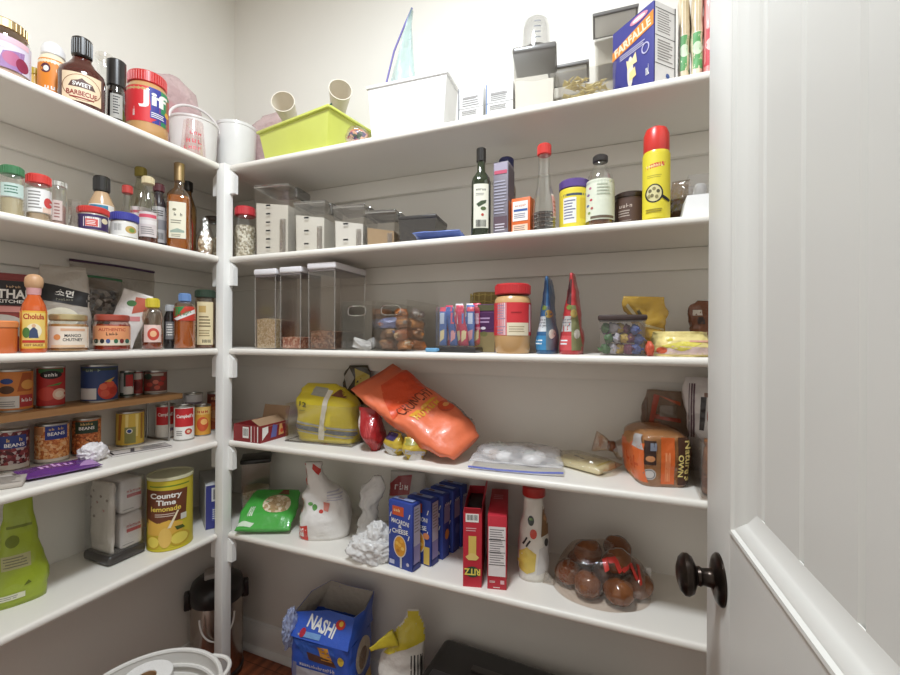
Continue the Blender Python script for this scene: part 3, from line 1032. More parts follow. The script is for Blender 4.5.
t = bottle('hot_sauce_bottle', 'orange hot sauce bottle with round wooden cap and yellow label', 'bottle', loc, [(0.021, 0), (0.0235, 0.004), (0.0235, 0.095), (0.020, 0.112), (0.012, 0.130), (0.011, 0.138)], mat('cf5a1e', 0.12, coat=0.6), SQ,
           lab=(paper('e8b640'), 0.010, 0.096, 75, [('rect', 0, 0.053, 0.036, 0.078, paper('f0cf72')), ('txt', 0, 0.083, 'Cholula', 0.034, 0.013, paper('b3261e'), 0, 0.03), ('ell', 0, 0.05, 0.026, 0.034, paper('f4e8c8')), ('ell', -0.012, 0.046, 0.012, 0.024, paper('4d7a3a')),
                ('poly', [(-0.008, 0.034), (0.008, 0.034), (0.006, 0.052), (0, 0.06), (-0.006, 0.052)], paper('3a4a6b')), ('ell', 0.0, 0.062, 0.007, 0.008, paper('e2b48c')), ('rect', 0, 0.026, 0.036, 0.006, paper('c63a2a')), ('txt', 0, 0.018, 'HOT SAUCE', 0.03, 0.005, paper('8e2a1a'))]), sq=0.8)
G().lathe([(0.0125, 0.134), (0.0135, 0.150)], paper('d9a0a0'), 20).obj('neck_band', t)
G().lathe([(0.0125, 0.148), (0.0155, 0.153), (0.017, 0.163), (0.0155, 0.174), (0.009, 0.181), (0, 0.183)], wood('b98a63', 'd9b48c', (30, 30, 4)), 24).obj('cap', t)
loc = LF(0.630, 0.046, 2)
bottle('chutney_jar', 'squat glass chutney jar with pale gold lid and cream label', 'jar', loc, [(0.035, 0), (0.0385, 0.004), (0.0385, 0.066), (0.034, 0.076)], GLASS, SQ, fill=(mat('b5834a', 0.3), 0.068), cap=(mat('cdbb8c', 0.35, 0.6), 0.0365, 0.076, 0.092, 0),
       lab=(paper('f1e3d2'), 0.010, 0.062, 80, [('txt', 0.008, 0.040, 'MANGO', 0.030, 0.0075, INK), ('txt', 0.008, 0.030, 'CHUTNEY', 0.036, 0.0075, INK), ('ell', -0.020, 0.036, 0.012, 0.014, paper('e2945a')), ('rect', 0.008, 0.054, 0.044, 0.006, paper('e0b090')), ('rect', 0, 0.014, 0.06, 0.006, paper('e8c4a0'))]))
loc = LF(0.668, 0.130, 2)
t = thing('noodle_bag', 'grey noodle bag with black band and white lettering', 'bag', loc, outward(loc, 4), SQ)
b = G(); b.pouch(0.105, 0.05, 0.222, foil('a89f94'), wf=((0, 0.92), (0.3, 1), (0.8, 0.97), (1, 0.86)), tf=((0, 0.5), (0.3, 1), (0.75, 0.7), (1, 0.08)), amp=0.006, seed=11, cx=((0, 0), (1, -0.008))); b.obj('bag', t)
g = G(); bv = b.bvh()
g.marks([('poly', [(-0.06, 0.178), (0.05, 0.152), (0.06, 0.112), (-0.06, 0.132)], paper('1d1b1c')), ('txt', -0.006, 0.150, '소면', 0.036, 0.018, WHITE, -8), ('scr', -0.006, 0.134, 0.034, 0.006, paper('8c8a7c')), ('ell', -0.012, 0.085, 0.07, 0.055, paper('d9d2bd'))], on=bv, step=0.009)
g.obj('printing', t)
loc = LF(0.728, 0.046, 2)
bottle('salsa_jar', 'red salsa jar with matching red lid and orange label', 'jar', loc, [(0.036, 0), (0.040, 0.004), (0.040, 0.068), (0.036, 0.078)], clear('f1d9d2', 0.08, 0.5), SQ, fill=(mat('a8351f', 0.2, coat=0.4), 0.07), cap=(plast('a54a3a'), 0.038, 0.078, 0.096, 0),
       lab=(paper('e9a070'), 0.014, 0.066, 80, [('txt', 0, 0.056, 'AUTHENTIC', 0.056, 0.008, paper('b83a26')), ('scr', 0, 0.045, 0.026, 0.008, INK), ('rect', 0, 0.022, 0.078, 0.014, paper('e7d9c4'))] +
            [('ell', x, 0.026, 0.009, 0.012, paper(c)) for x, c in ((-0.032, '3b4a3a'), (-0.020, '2a2a2a'), (-0.008, '4a5a8a'), (0.008, '2f6a4a'), (0.020, '7a2a2a'), (0.031, '3a6a5a'))]))
for nm, lb, yy, dd, w, h, zc, sd, con in (('zipper_bag', 'clear zipper bag with green seal full of dark dried mushrooms', 0.780, 0.205, 0.13, 0.215, '3f7a52', 21, True),
                                          ('zipper_bag', 'tall clear zipper bag with dark purple seal against the wall', 0.850, 0.245, 0.24, 0.262, '4b3152', 22, False)):
    loc = LF(yy, dd, 2)
    t = thing(nm, lb, 'bag', loc, PI / 2, SQ)
    d = 0.055 if con else 0.018
    G().pouch(w, d, h, clear('ded8d2' if con else 'efece8', 0.10, 0.35, 0.15, 0.8), wf=((0, 0.9), (0.5, 1), (1, 1)), tf=((0, 0.4), (0.35, 1), (0.8, 0.5), (1, 0.08)), amp=0.006, seed=sd).obj('film', t)
    G().tube([(-w / 2, 0, h - 0.004), (0, 0, h - 0.002), (w / 2, 0, h - 0.006)], 0.0035, plast(zc)).obj('seal', t)
    if con:
        g = G(); g.pouch(w * 0.88, d * 0.8, h * 0.82, speck(['8c8078', '4f443c', 'b0a69c', '2e2622', '6a5d50'], 75, bump=0.8), tf=((0, 0.4), (0.4, 1), (0.8, 0.7), (1, 0.2)), amp=0.012, fr=40, seed=sd + 5); g.obj('contents', t)
loc = LF(0.818, 0.120, 2)
t = thing('seasoning_packet', 'white seasoning packet with red and green picture leaning behind salsa jar', 'packet', loc, outward(loc, -10), SQ, ry=0)
M = Matrix.Rotation(math.radians(18), 4, 'Y')
b = G(); b.pouch(0.075, 0.014, 0.165, foil('e6dfda'), tf=((0, 0.2), (0.3, 1), (0.8, 0.8), (1, 0.1)), amp=0.003, seed=31, M=Matrix.Translation((-0.03, 0, 0.012)) @ M); b.obj('packet', t)
g = G(); g.marks([('poly', [(0.015, 0.155), (0.05, 0.15), (0.045, 0.115), (0.005, 0.105)], paper('c4604a')), ('ell', 0.005, 0.136, 0.024, 0.018, paper('4a7a44')), ('rect', 0.0, 0.09, 0.05, 0.014, paper('d98a8a')), ('poly', [(-0.045, 0.03), (0.0, 0.05), (0.0, 0.03), (-0.03, 0.01)], paper('2d2628'))], on=b.bvh()); g.obj('printing', t)
loc = LF(0.836, 0.048, 2)
bottle('honey_bottle', 'clear squeeze bottle of amber honey with yellow cap', 'bottle', loc, [(0.024, 0), (0.0265, 0.004), (0.027, 0.05), (0.023, 0.075), (0.026, 0.095), (0.022, 0.115), (0.014, 0.122)], clear('f3e6d8', 0.1, 0.5), SQ, fill=(mat('8e3a18', 0.15, coat=0.5), 0.045),
       cap=(plast('d9c53a'), 0.017, 0.122, 0.150, 20), lab=(paper('e7c8bd'), 0.022, 0.072, 48, [('ell', 0.002, 0.045, 0.028, 0.036, paper('c94a3a')), ('ell', 0.002, 0.046, 0.016, 0.018, paper('eeb88a'))]))
loc = LF(0.918, 0.090, 2)
bottle('sauce_bottle', 'slim black sauce bottle with white cap between honey and orange bottle', 'bottle', loc, [(0.015, 0), (0.0165, 0.003), (0.0165, 0.10), (0.011, 0.118)], mat('262223', 0.15, coat=0.5), SQ, cap=(plast('b9bcbf'), 0.013, 0.117, 0.138, 14), lab=(paper('7b7a7c'), 0.03, 0.085, 45, [('lines', 0, 0.06, 0.018, 0.04, WHITE, 5)]))
loc = LF(0.934, 0.046, 2)
bottle('seasoning_bottle', 'orange seasoning bottle with light blue cap', 'bottle', loc, [(0.027, 0), (0.030, 0.004), (0.030, 0.13), (0.026, 0.142), (0.015, 0.148)], clear('f1e2d4', 0.08, 0.5), SQ, fill=(mat('c2722c', 0.4), 0.118), cap=(plast('6f93c9'), 0.0165, 0.148, 0.174, 22),
       lab=(paper('c9402e'), 0.088, 0.132, 80, [('poly', [(-0.03, 0.13), (0.0, 0.132), (-0.02, 0.102), (-0.03, 0.1)], paper('3a8a4c')), ('poly', [(-0.028, 0.094), (0.026, 0.124), (0.028, 0.112), (-0.02, 0.088)], paper('eceae6')), ('txt', 0.0, 0.109, 'Tajin', 0.034, 0.014, paper('2f7a48'), 26)]))
loc = LF(1.008, 0.050, 2)
bottle('herb_jar', 'tall jar with dark green lid and cream label next to the post', 'jar', loc, [(0.027, 0), (0.0295, 0.004), (0.0295, 0.155), (0.026, 0.166)], clear('e3d2bd', 0.08, 0.5), SQ, fill=(mat('8a5a34', 0.5), 0.15), cap=(plast('243a2a'), 0.0295, 0.166, 0.192, 28),
       lab=(paper('e6d6ac'), 0.012, 0.152, 50, [('rect', -0.008, 0.128, 0.02, 0.022, paper('c9a866')), ('lines', 0, 0.088, 0.034, 0.04, paper('7a6a48'), 4), ('lines', 0, 0.05, 0.034, 0.024, paper('9c8a60'), 3), ('bars', 0.004, 0.024, 0.024, 0.010, INK, 10)]))

# ------------------------------------------------------------------ left wall, fourth shelf: the wooden riser and the cans
RY0, RY1, RD0, RD1, RTOP = 0.20, 0.995, 0.135, 0.262, 1.07
t = thing('riser_shelf', 'wooden riser board on wire legs standing among food cans', 'shelf riser', (-XF, 0, TOP[3]))
G().box((-(RD0 + RD1) / 2, (RY0 + RY1) / 2, RTOP - TOP[3] - 0.0105), (RD1 - RD0, RY1 - RY0, 0.019), wood('a8794c', 'c99b68', (40, 3, 40)), 0.003).obj('board', t)
WIRE = metal('a9a6a2', 0.3)
for y in (0.955, 0.25):
    zt = RTOP - TOP[3] - 0.021
    G().tube([(-RD0 - 0.012, y, zt), (-RD0 - 0.010, y, 0.010), (-RD0 - 0.013, y, 0.0035), (-RD0 - 0.02, y, 0.0035), (-RD1 + 0.014, y, 0.0035), (-RD1 + 0.008, y, 0.010), (-RD1 + 0.010, y, zt)], 0.0032, WIRE).obj('leg', t)

CG = 'cans around the wooden riser'
LBL = {}


def cat_(y, d, z):
    return (-XF - d, y, z)


z3, zr = TOP[3], RTOP
tin('large bean can with dark red beans and blue label below riser', cat_(0.600, 0.226, z3), 0.033, 0.105, speck(['6a2026', '8a3436', 'b9a9a4', '4a161a'], 140), [('rect', 0, 0.075, 0.05, 0.032, paper('2c3a7c')), ('scr', 0.004, 0.080, 0.03, 0.009, paper('e0b86a')), ('txt', 0.004, 0.067, 'BEANS', 0.036, 0.009, WHITE), ('rect', 0, 0.012, 0.06, 0.012, paper('c9bfb4'))], CG)
tin('bean can with orange beans and blue panel below riser', cat_(0.683, 0.226, z3), 0.0365, 0.105, speck(['d98a4a', 'e9a866', 'c26a34', 'f0c08a'], 170), [('rect', 0.008, 0.082, 0.044, 0.036, paper('2a3a86')), ('scr', 0.008, 0.092, 0.03, 0.007, paper('e0b86a')), ('txt', 0.008, 0.079, 'BEANS', 0.034, 0.009, WHITE), ('rect', -0.026, 0.088, 0.018, 0.02, paper('c98a5a')), ('rect', 0, 0.009, 0.07, 0.008, paper('dfd3c4'))], CG)
tin('bean can with orange beans and dark green panel below riser', cat_(0.766, 0.228, z3), 0.0335, 0.105, speck(['d07a44', 'e39a60', 'b8602f', '8a4a2a'], 170), [('rect', 0.0, 0.080, 0.05, 0.034, paper('2a3f2e')), ('scr', 0, 0.090, 0.028, 0.007, paper('e0b86a')), ('txt', 0, 0.078, 'BEANS', 0.034, 0.009, WHITE)], CG)
tin('yellow pasta can with small blue emblem below riser', cat_(0.882, 0.222, z3), 0.0375, 0.107, paper('d9b64a'), [('poly', [(-0.03, 0.02), (-0.024, 0.02), (-0.02, 0.10), (-0.028, 0.10)], paper('a86a2c')), ('poly', [(-0.012, 0.03), (-0.006, 0.03), (-0.004, 0.10), (-0.012, 0.10)], paper('f0d988')), ('poly', [(0.014, 0.03), (0.019, 0.03), (0.021, 0.10), (0.013, 0.10)], paper('f0d988')), ('poly', [(0.026, 0.02), (0.031, 0.02), (0.031, 0.10), (0.026, 0.10)], paper('a87a30')), ('rect', 0.0, 0.035, 0.028, 0.05, paper('8e8a4c')), ('ell', -0.002, 0.048, 0.016, 0.016, paper('e6e0d0')), ('ell', -0.002, 0.048, 0.011, 0.011, paper('2f4a8c'))], CG)
soup = [('rect', 0, 0.0765, 0.06, 0.060, paper('c3242a')), ('txt', 0.002, 0.080, "Campbell's", 0.046, 0.015, WHITE, 0, 0.02), ('ell', 0.012, 0.030, 0.020, 0.020, paper('c33a30')), ('ell', 0.012, 0.030, 0.010, 0.010, paper('e9c9a8')), ('lines', -0.012, 0.026, 0.018, 0.018, GREYT, 3)]
tin('red and white soup can behind the wire leg of the riser', cat_(0.990, 0.214, z3), 0.0305, 0.112, paper('e9e4dd'), soup[:2] + [('rect', 0.016, 0.03, 0.014, 0.01, paper('7a6a8a'))], CG)
tin('red and white soup can with tomato picture in front of wire leg', cat_(0.994, 0.128, z3), 0.0305, 0.114, paper('efece6'), soup, CG)
tin('yellow and orange soup can beside red and white soup can', cat_(1.062, 0.128, z3), 0.026, 0.106, paper('e0a03e'), [('rect', 0, 0.088, 0.05, 0.026, paper('e7c070')), ('scr', 0, 0.086, 0.034, 0.012, paper('b83a26')), ('ell', 0.0, 0.042, 0.034, 0.05, paper('d0582e')), ('ell', 0.004, 0.05, 0.02, 0.02, paper('f0b86a'))], CG)
tin('silver white can at the rear behind two soup cans', cat_(1.085, 0.205, z3), 0.031, 0.140, paper('d9d6d6'), [('rect', 0, 0.10, 0.06, 0.02, paper('7a6a78')), ('lines', 0, 0.07, 0.04, 0.02, GREYT, 3)], CG)
tin('tall brown-orange can in the corner beside the post', cat_(1.155, 0.172, z3), 0.033, 0.138, paper('a85230'), [('rect', 0, 0.118, 0.06, 0.03, paper('6f2c20')), ('scr', 0, 0.118, 0.04, 0.012, paper('e0b080')), ('ell', 0.0, 0.06, 0.055, 0.06, paper('c87a48')), ('ell', -0.008, 0.06, 0.03, 0.03, paper('d9a070')), ('ell', 0.012, 0.045, 0.02, 0.02, paper('8a3a22'))], CG)
tin('orange soup can at the cut-off end on the riser', cat_(0.592, 0.196, zr), 0.0345, 0.104, paper('d98640'), [('poly', [(0.004, 0.05), (0.034, 0.05), (0.034, 0.10), (0.014, 0.10)], paper('b55a2a')), ('ell', -0.014, 0.076, 0.022, 0.014, paper('2f4a8c')), ('ell', -0.014, 0.055, 0.026, 0.02, paper('5a3a22')), ('rect', -0.012, 0.024, 0.04, 0.03, paper('e2ddd6')), ('lines', -0.012, 0.02, 0.034, 0.016, GREYT, 3), ('rect', 0.022, 0.026, 0.026, 0.03, paper('b8383a')), ('scr', 0.021, 0.028, 0.02, 0.009, WHITE), ('ell', 0.022, 0.066, 0.022, 0.024, paper('e6a452'))], CG)
tin('red tomato can with black oval emblem on the riser', cat_(0.664, 0.192, zr), 0.0295, 0.108, paper('b8302c'), [('rect', 0, 0.098, 0.058, 0.016, paper('3a6a3c')), ('ell', 0.0, 0.086, 0.042, 0.022, INK), ('scr', 0, 0.086, 0.026, 0.009, WHITE), ('ell', -0.008, 0.036, 0.036, 0.036, paper('d04a3c')), ('ell', 0.016, 0.034, 0.026, 0.030, paper('e9c0a8')), ('ell', 0.016, 0.034, 0.016, 0.018, paper('f1dcc8')), ('poly', [(-0.01, 0.056), (0.022, 0.066), (0.016, 0.058)], paper('5a8a44'))], CG)
tin('large blue can with pile of tomatoes on the riser', cat_(0.778, 0.190, zr), 0.0435, 0.106, paper('2f4474'), [('rect', 0, 0.098, 0.086, 0.016, paper('38463c')), ('scr', -0.014, 0.092, 0.034, 0.010, paper('8fa08a')), ('rect', -0.024, 0.022, 0.034, 0.036, paper('ded8d2')), ('ell', 0.018, 0.032, 0.044, 0.05, paper('c8402e')), ('ell', 0.008, 0.044, 0.018, 0.018, paper('df6a4a')), ('ell', 0.024, 0.050, 0.018, 0.018, paper('d9583c')), ('ell', 0.030, 0.030, 0.018, 0.020, paper('b5301f')), ('ell', 0.012, 0.024, 0.02, 0.02, paper('d2563e')), ('poly', [(0.01, 0.058), (0.034, 0.07), (0.024, 0.056)], paper('c9a44a'))], CG)
tin('small white and red can close behind the large blue can', cat_(0.856, 0.196, zr), 0.0185, 0.082, paper('37463c'), [('rect', 0.006, 0.05, 0.018, 0.04, paper('b53030')), ('rect', 0.004, 0.022, 0.024, 0.024, paper('dcd6cf')), ('rect', -0.012, 0.045, 0.008, 0.06, paper('d9d4cd'))], CG)
tin('narrow red can tucked between two small cans on the riser', cat_(0.904, 0.226, zr), 0.0165, 0.078, paper('a03a36'), [('rect', 0, 0.06, 0.03, 0.02, paper('d9cfc8')), ('ell', 0, 0.03, 0.02, 0.03, paper('7a2422'))], CG)
tin('short wide can of red vegetables at the open end of riser', cat_(0.950, 0.205, zr), 0.033, 0.076, paper('7a3a30'), [('rect', -0.004, 0.066, 0.05, 0.012, paper('b9aea0')), ('ell', -0.020, 0.058, 0.02, 0.02, paper('2f4434'))] + [('ell', x, z, 0.016, 0.014, paper(c)) for x, z, c in ((-0.016, 0.032, 'c24a3a'), (0.0, 0.040, 'd0705a'), (0.014, 0.034, 'b83a2e'), (0.004, 0.022, 'c85a44'), (0.02, 0.05, 'a8302a'), (-0.022, 0.018, '9a2c28'))] + [('rect', 0, 0.006, 0.06, 0.008, paper('c9bfb2'))], CG)

loc = (-1.330, 0.640, TOP[3])
t = thing('foil_packet', 'purple foil packet lying flat at the front edge of fourth shelf', 'packet', loc, math.radians(78))
b = G(); b.pouch(0.15, 0.012, 0.115, foil('6a3a86', 0.25), wf=((0, 1), (1, 0.96)), tf=((0, 0.1), (0.3, 1), (0.7, 1), (1, 0.1)), amp=0.004, seed=41, M=Matrix.Translation((0, 0.055, 0.0075)) @ Matrix.Rotation(PI / 2, 4, 'X')); b.obj('packet', t)
g = G(); g.marks([('scr', -0.005, 0.005, 0.07, 0.032, paper('d9a8d6')), ('poly', [(0.03, -0.04), (0.07, -0.045), (0.07, 0.03), (0.05, 0.0)], paper('b48ac0'))], UP, on=b.bvh()); g.obj('printing', t)
loc = (-1.345, 0.722, TOP[3])
t = thing('plastic_wrap', 'crumpled ball of white plastic wrap in front of bean cans', 'wrap', loc, 0)
G().lump((0, 0, 0.024), (0.027, 0.034, 0.026), film('f3eef0', 0.85, 0.25, 1.0, 60), 0.2, 2.2, 5, 4, floor=0.001, ridge=0.55).obj('ball', t)
loc = (-1.340, 0.845, TOP[3])
t = thing('sauce_packet', 'flat white packet with black border lying in front of yellow can', 'packet', loc, math.radians(72))
b = G(); b.box((0, 0, 0.003), (0.15, 0.062, 0.005), foil('cfc8c4'), 0.0015); b.obj('packet', t)
g = G(); g.marks([('rect', 0, -0.027, 0.146, 0.006, INK), ('rect', 0, 0.027, 0.146, 0.004, INK), ('rect', -0.071, 0, 0.005, 0.058, INK), ('poly', [(-0.03, -0.02), (-0.02, -0.02), (-0.01, 0.022), (-0.02, 0.022)], paper('4a444a')), ('lines', 0.03, 0.0, 0.06, 0.03, GREYT, 4)], UP, (0, 0, 0.0055)); g.obj('printing', t)
loc = (-1.318, 0.520, TOP[3])
t = thing('paper_packet', 'greyish striped paper packet at the cut-off end beside purple packet', 'packet', loc, math.radians(60))
b = G(); b.box((0, 0, 0.006), (0.09, 0.08, 0.011), paper('b9b0a6'), 0.003); b.obj('packet', t)
G().marks([('lines', 0, 0, 0.08, 0.07, paper('8f857c'), 6)], UP, (0, 0, 0.0115)).obj('printing', t)

# ------------------------------------------------------------------ left wall, lowest shelf
loc = (-1.375, 0.580, TOP[4])
t = thing('snack_pouch', 'lime green snack pouch with narrow top on the lowest shelf', 'pouch', loc, outward(loc, 5))
b = G(); b.pouch(0.112, 0.085, 0.262, foil('9cae2c', 0.35, 0.35), wf=((0, 0.92), (0.2, 0.95), (0.6, 0.62), (0.85, 0.48), (1, 0.44)), tf=((0, 0.8), (0.2, 1), (0.6, 0.5), (0.9, 0.12), (1, 0.05)), amp=0.005, seed=51); b.obj('pouch', t)
g = G(); g.marks([('rect', -0.006, 0.105, 0.05, 0.03, paper('b4b07e')), ('lines', -0.006, 0.105, 0.044, 0.024, paper('7c7a5a'), 4), ('ell', -0.012, 0.152, 0.024, 0.03, paper('6d7a1c')), ('rect', 0.0, 0.185, 0.044, 0.006, paper('747f20')), ('rect', -0.016, 0.026, 0.05, 0.014, paper('dfe0c4')), ('lines', -0.016, 0.026, 0.04, 0.009, GREYT, 2), ('poly', [(0.006, 0.046), (0.02, 0.05), (0.014, 0.058)], paper('5f6a18'))], on=b.bvh(), step=0.01); g.obj('printing', t)

loc = (-1.386, 0.803, TOP[4])
t = thing('storage_box', 'clear box on black base holding white paper packets', 'storage box', loc, 0)
G().box((0, 0, 0.0150), (0.122, 0.104, 0.028), mat('3a3634', 0.3, coat=0.3), 0.010, seg=3).obj('base', t)
g = G(); bin_shell(g, 0.114, 0.096, 0.205, clear('f8f8f8', 0.03, 0.2, 0.08), 0.0015); g.v = [p + Vector((0, 0, 0.0295)) for p in g.v]; g.obj('shell', t)
RDI = paper('c25a58')
loc = (-1.385, 0.7705, TOP[4] + 0.0315)
t = thing('paper_packet', 'cream speckled paper packet at the near end of black-based box', 'packet', loc, 0, 'packets in the clear box')
b = G(); b.pouch(0.104, 0.024, 0.198, foil('ddd5cb', 0.5), tf=((0, 0.6), (0.3, 1), (0.9, 0.8), (1, 0.4)), wf=((0, 0.96), (1, 0.98)), amp=0.006, seed=61); b.obj('packet', t)
g = G(); g.marks([('ell', x, z, 0.010, 0.008, paper(c)) for x, z, c in ((-0.03, 0.17, '6a5a50'), (0.01, 0.16, '8a7466'), (-0.01, 0.14, 'b0706a'), (-0.04, 0.12, '9a8a7c'), (0.02, 0.12, 'c88a84'), (-0.02, 0.10, '7c6c60'), (0.035, 0.15, '8f7f73'), (-0.045, 0.15, '7a6a5e'))], on=b.bvh()); g.obj('printing', t)
for i, (zz, lb) in enumerate(((0.0315, 'white paper packet with red print at the bottom of black-based box'), (0.1325, 'white paper packet with red print on top inside black-based box'))):
    loc = (-1.385, 0.818, TOP[4] + zz)
    t = thing('paper_packet', lb, 'packet', loc, PI / 2, 'packets in the clear box')
    b = G(); b.box((0, 0, 0.0495), (0.060, 0.106, 0.097), foil('e3deda', 0.5, 0.3), 0.008, seg=3); b.obj('packet', t)
    g = G(); g.marks([('rect', 0.004, 0.050, 0.040, 0.010, RDI), ('scr', 0.003, 0.064, 0.040, 0.010, RDI), ('rect', -0.012, 0.012, 0.03, 0.002, GREYT)], FRONT, (0, -0.053, 0)); g.obj('printing', t)

loc = (-1.312, 0.918, TOP[4])
t = thing('drink_mix_canister', 'large yellow lemonade mix canister with brown label', 'canister', loc, outward(loc, -3))
r, h = 0.062, 0.222
G().lathe([(0, 0), (r - 0.002, 0), (r, 0.002), (r, 0.006), (r - 0.0015, 0.008), (r - 0.0015, h - 0.01), (0, h - 0.01)], mat('c9b92e', 0.4), 40).obj('body', t)
G().lathe([(r - 0.002, h - 0.0095), (r + 0.001, h - 0.009), (r + 0.001, h), (r - 0.003, h), (r - 0.004, h - 0.004), (0, h - 0.004)], plast('dcd8b4'), 40).obj('lid', t)
g = G(); g.lathe([(r - 0.001, 0.009), (r - 0.001, h - 0.012)], paper('d2bf34'), 40)
bv = g.bvh()
BRN = paper('6e3a20')
g.marks([('rect', 0.0, 0.196, 0.10, 0.004, paper('6e8a2a')), ('poly', [(-0.058, 0.186), (0.046, 0.182), (0.042, 0.09), (-0.058, 0.084)], BRN),
         ('poly', [(-0.055, 0.098), (-0.03, 0.086), (0.0, 0.094), (0.034, 0.082), (0.034, 0.05), (-0.055, 0.05)], paper('e2b24a')),
         ('txt', -0.008, 0.166, 'Country', 0.080, 0.021, WHITE, 0, 0.03), ('txt', -0.008, 0.148, 'Time', 0.050, 0.016, WHITE, 0, 0.03), ('txt', -0.008, 0.129, 'lemonade', 0.076, 0.015, paper('f0d25a'), 0, 0.02),
         ('lines', -0.004, 0.110, 0.064, 0.012, paper('d9c4b4'), 2), ('ell', -0.040, 0.030, 0.036, 0.040, paper('c8a42c')), ('ell', -0.040, 0.030, 0.028, 0.032, paper('e8d25a')), ('ell', 0.026, 0.034, 0.052, 0.044, paper('caa832')), ('ell', 0.026, 0.034, 0.042, 0.034, paper('e9d660')),
         ('ell', -0.010, 0.042, 0.034, 0.060, paper('e7bf62')), ('poly', [(0.014, 0.072), (0.034, 0.072), (0.04, 0.062), (0.02, 0.06)], paper('4a5a22')), ('poly', [(-0.004, 0.07), (0.02, 0.12), (0.025, 0.12), (0.004, 0.07)], paper('f2e4c4')), ('rect', 0.036, 0.098, 0.014, 0.018, paper('d9d4c8'))], on=bv, step=0.006)
g.obj('label', t)
u = math.radians(57.8)
loc = (-1.352, 1.094, TOP[4])
carton('food_carton', 'white and dark blue carton with barcode tucked behind the post', 'box', loc, 0.056, 0.19, 0.150, paper('c9c9cc'),
       front=[('rect', 0, 0.075, 0.054, 0.146, paper('3b3f86')), ('rect', 0.006, 0.116, 0.032, 0.046, paper('dcdcde')), ('bars', 0.006, 0.116, 0.024, 0.034, INK, 11), ('rect', 0.004, 0.05, 0.026, 0.044, paper('5a62a8')), ('lines', 0.004, 0.05, 0.022, 0.036, WHITE, 5)], rz=u)

# ------------------------------------------------------------------ back wall, topmost shelf
loc = (-0.955, 1.172, TOP[0])
t = thing('storage_tray', 'lime green plastic tray full of odds and ends', 'tray', loc, math.radians(-9))
LIME = mat('d6dd6a', 0.35, coat=0.2)
g = G(); bin_shell(g, 0.330, 0.215, 0.118, LIME, 0.003, 0.14); g.obj('body', t)
g = G()
for (c, s) in (((0, -0.1095, 0.115), (0.341, 0.010, 0.008)), ((0, 0.1095, 0.115), (0.341, 0.010, 0.008)), ((-0.167, 0, 0.115), (0.010, 0.211, 0.008)), ((0.167, 0, 0.115), (0.010, 0.211, 0.008))):
    g.box(c, s, LIME, 0.002)
g.obj('rim', t)
KRAFT = paper('efe6d6')
for i, (x, y, z, rz, lb) in enumerate(((-1.070, 1.150, 2.035, 28, 'beige paper cup lying in the lime tray, the one nearest the corner'), (-0.900, 1.215, 2.075, 40, 'beige paper cup lying at the rear end of the lime tray'))):
    t = thing('paper_cup', lb, 'cup', (x, y, z), math.radians(rz), 'paper cups in the lime tray')
    M = Matrix.Rotation(math.radians(80), 4, 'X')
    G().lathe([(0, -0.055), (0.026, -0.055), (0.037, 0.045), (0.0385, 0.046), (0.0385, 0.048), (0.036, 0.048), (0.025, -0.05), (0, -0.05)], KRAFT, 28, M=M).obj('cup', t)
loc = (-0.985, 1.185, TOP[0] + 0.0035)
t = thing('plastic_bag', 'whitish plastic bag filling the middle of the lime tray', 'bag', loc, 0.1)
G().lump((0, 0.01, 0.080), (0.105, 0.055, 0.080), film('efe8dc', 0.85, 0.3, 0.8, 50), 0.25, 2.2, 9, 4, floor=0.001).obj('bag', t)
loc = (-0.905, 1.108, TOP[0] + 0.0035)
t = thing('food_pouch', 'yellow pouch standing in the lime tray with green tie', 'pouch', loc, 0.15)
G().pouch(0.10, 0.028, 0.142, foil('e3d86a'), tf=((0, 0.8), (0.5, 1), (1, 0.1)), amp=0.005, seed=71).obj('pouch', t)
G().tube([(-0.045, 0.0, 0.144), (-0.01, 0.0, 0.145), (0.022, 0.0, 0.148), (0.048, 0.004, 0.170)], 0.003, plast('2f5a4a')).obj('tie', t)
loc = (-0.728, 1.072, TOP[0])
t = thing('candy_bag', 'small clear bag of purple and orange sweets between lime tray and white bin', 'bag', loc, 0.3)
G().lump((0, 0, 0.022), (0.032, 0.026, 0.023), speck(['5a4a86', 'd98a6a', 'c96a7a', 'efdcc8', '4a6a5a', 'e6b89a'], 95), 0.15, 2, 3, floor=0.001).obj('sweets', t)
G().lump((0, 0, 0.025), (0.036, 0.030, 0.028), clear('f6efe8', 0.15, 0.4, 0.1, 0.6), 0.2, 2, 8, floor=0.0).obj('film', t)

loc = (-0.572, 1.125, TOP[0])
t = thing('storage_bin', 'white plastic bin holding a tall clear zipper bag', 'bin', loc, 0.05)
g = G(); bin_shell(g, 0.245, 0.10, 0.162, plast('f6f5f4'), 0.003, 0.10); g.obj('body', t)
g = G()
for (c, s) in (((0, -0.051, 0.159), (0.253, 0.007, 0.008)), ((0, 0.051, 0.159), (0.253, 0.007, 0.008)), ((-0.124, 0, 0.159), (0.007, 0.098, 0.008)), ((0.124, 0, 0.159), (0.007, 0.098, 0.008))):
    g.box(c, s, plast('f6f5f4'), 0.002)
g.obj('rim', t)
loc = (-0.622, 1.130, TOP[0] + 0.004)
t = thing('zipper_bag', 'clear zipper bag with purple seal sticking up out of the white bin', 'bag', loc, 0.1)
b = G()
vs, fs = [], []
n = 12
for j in range(n + 1):
    v = j / n
    zt = 0.06 + v * 0.345
    xl = -0.052 + 0.092 * max(0, (v - 0.25) / 0.75) ** 1.15
    xr = 0.052 - 0.012 * v
    for i in range(9):
        u = i / 8
        x = xl + (xr - xl) * u
        p = Vector((x, 0.018 * math.sin(u * 7 + v * 4) * (1 - 0.6 * v) + 0.006 * noise.noise(Vector((x * 40, zt * 30, 1))), zt))
        vs.append(p)
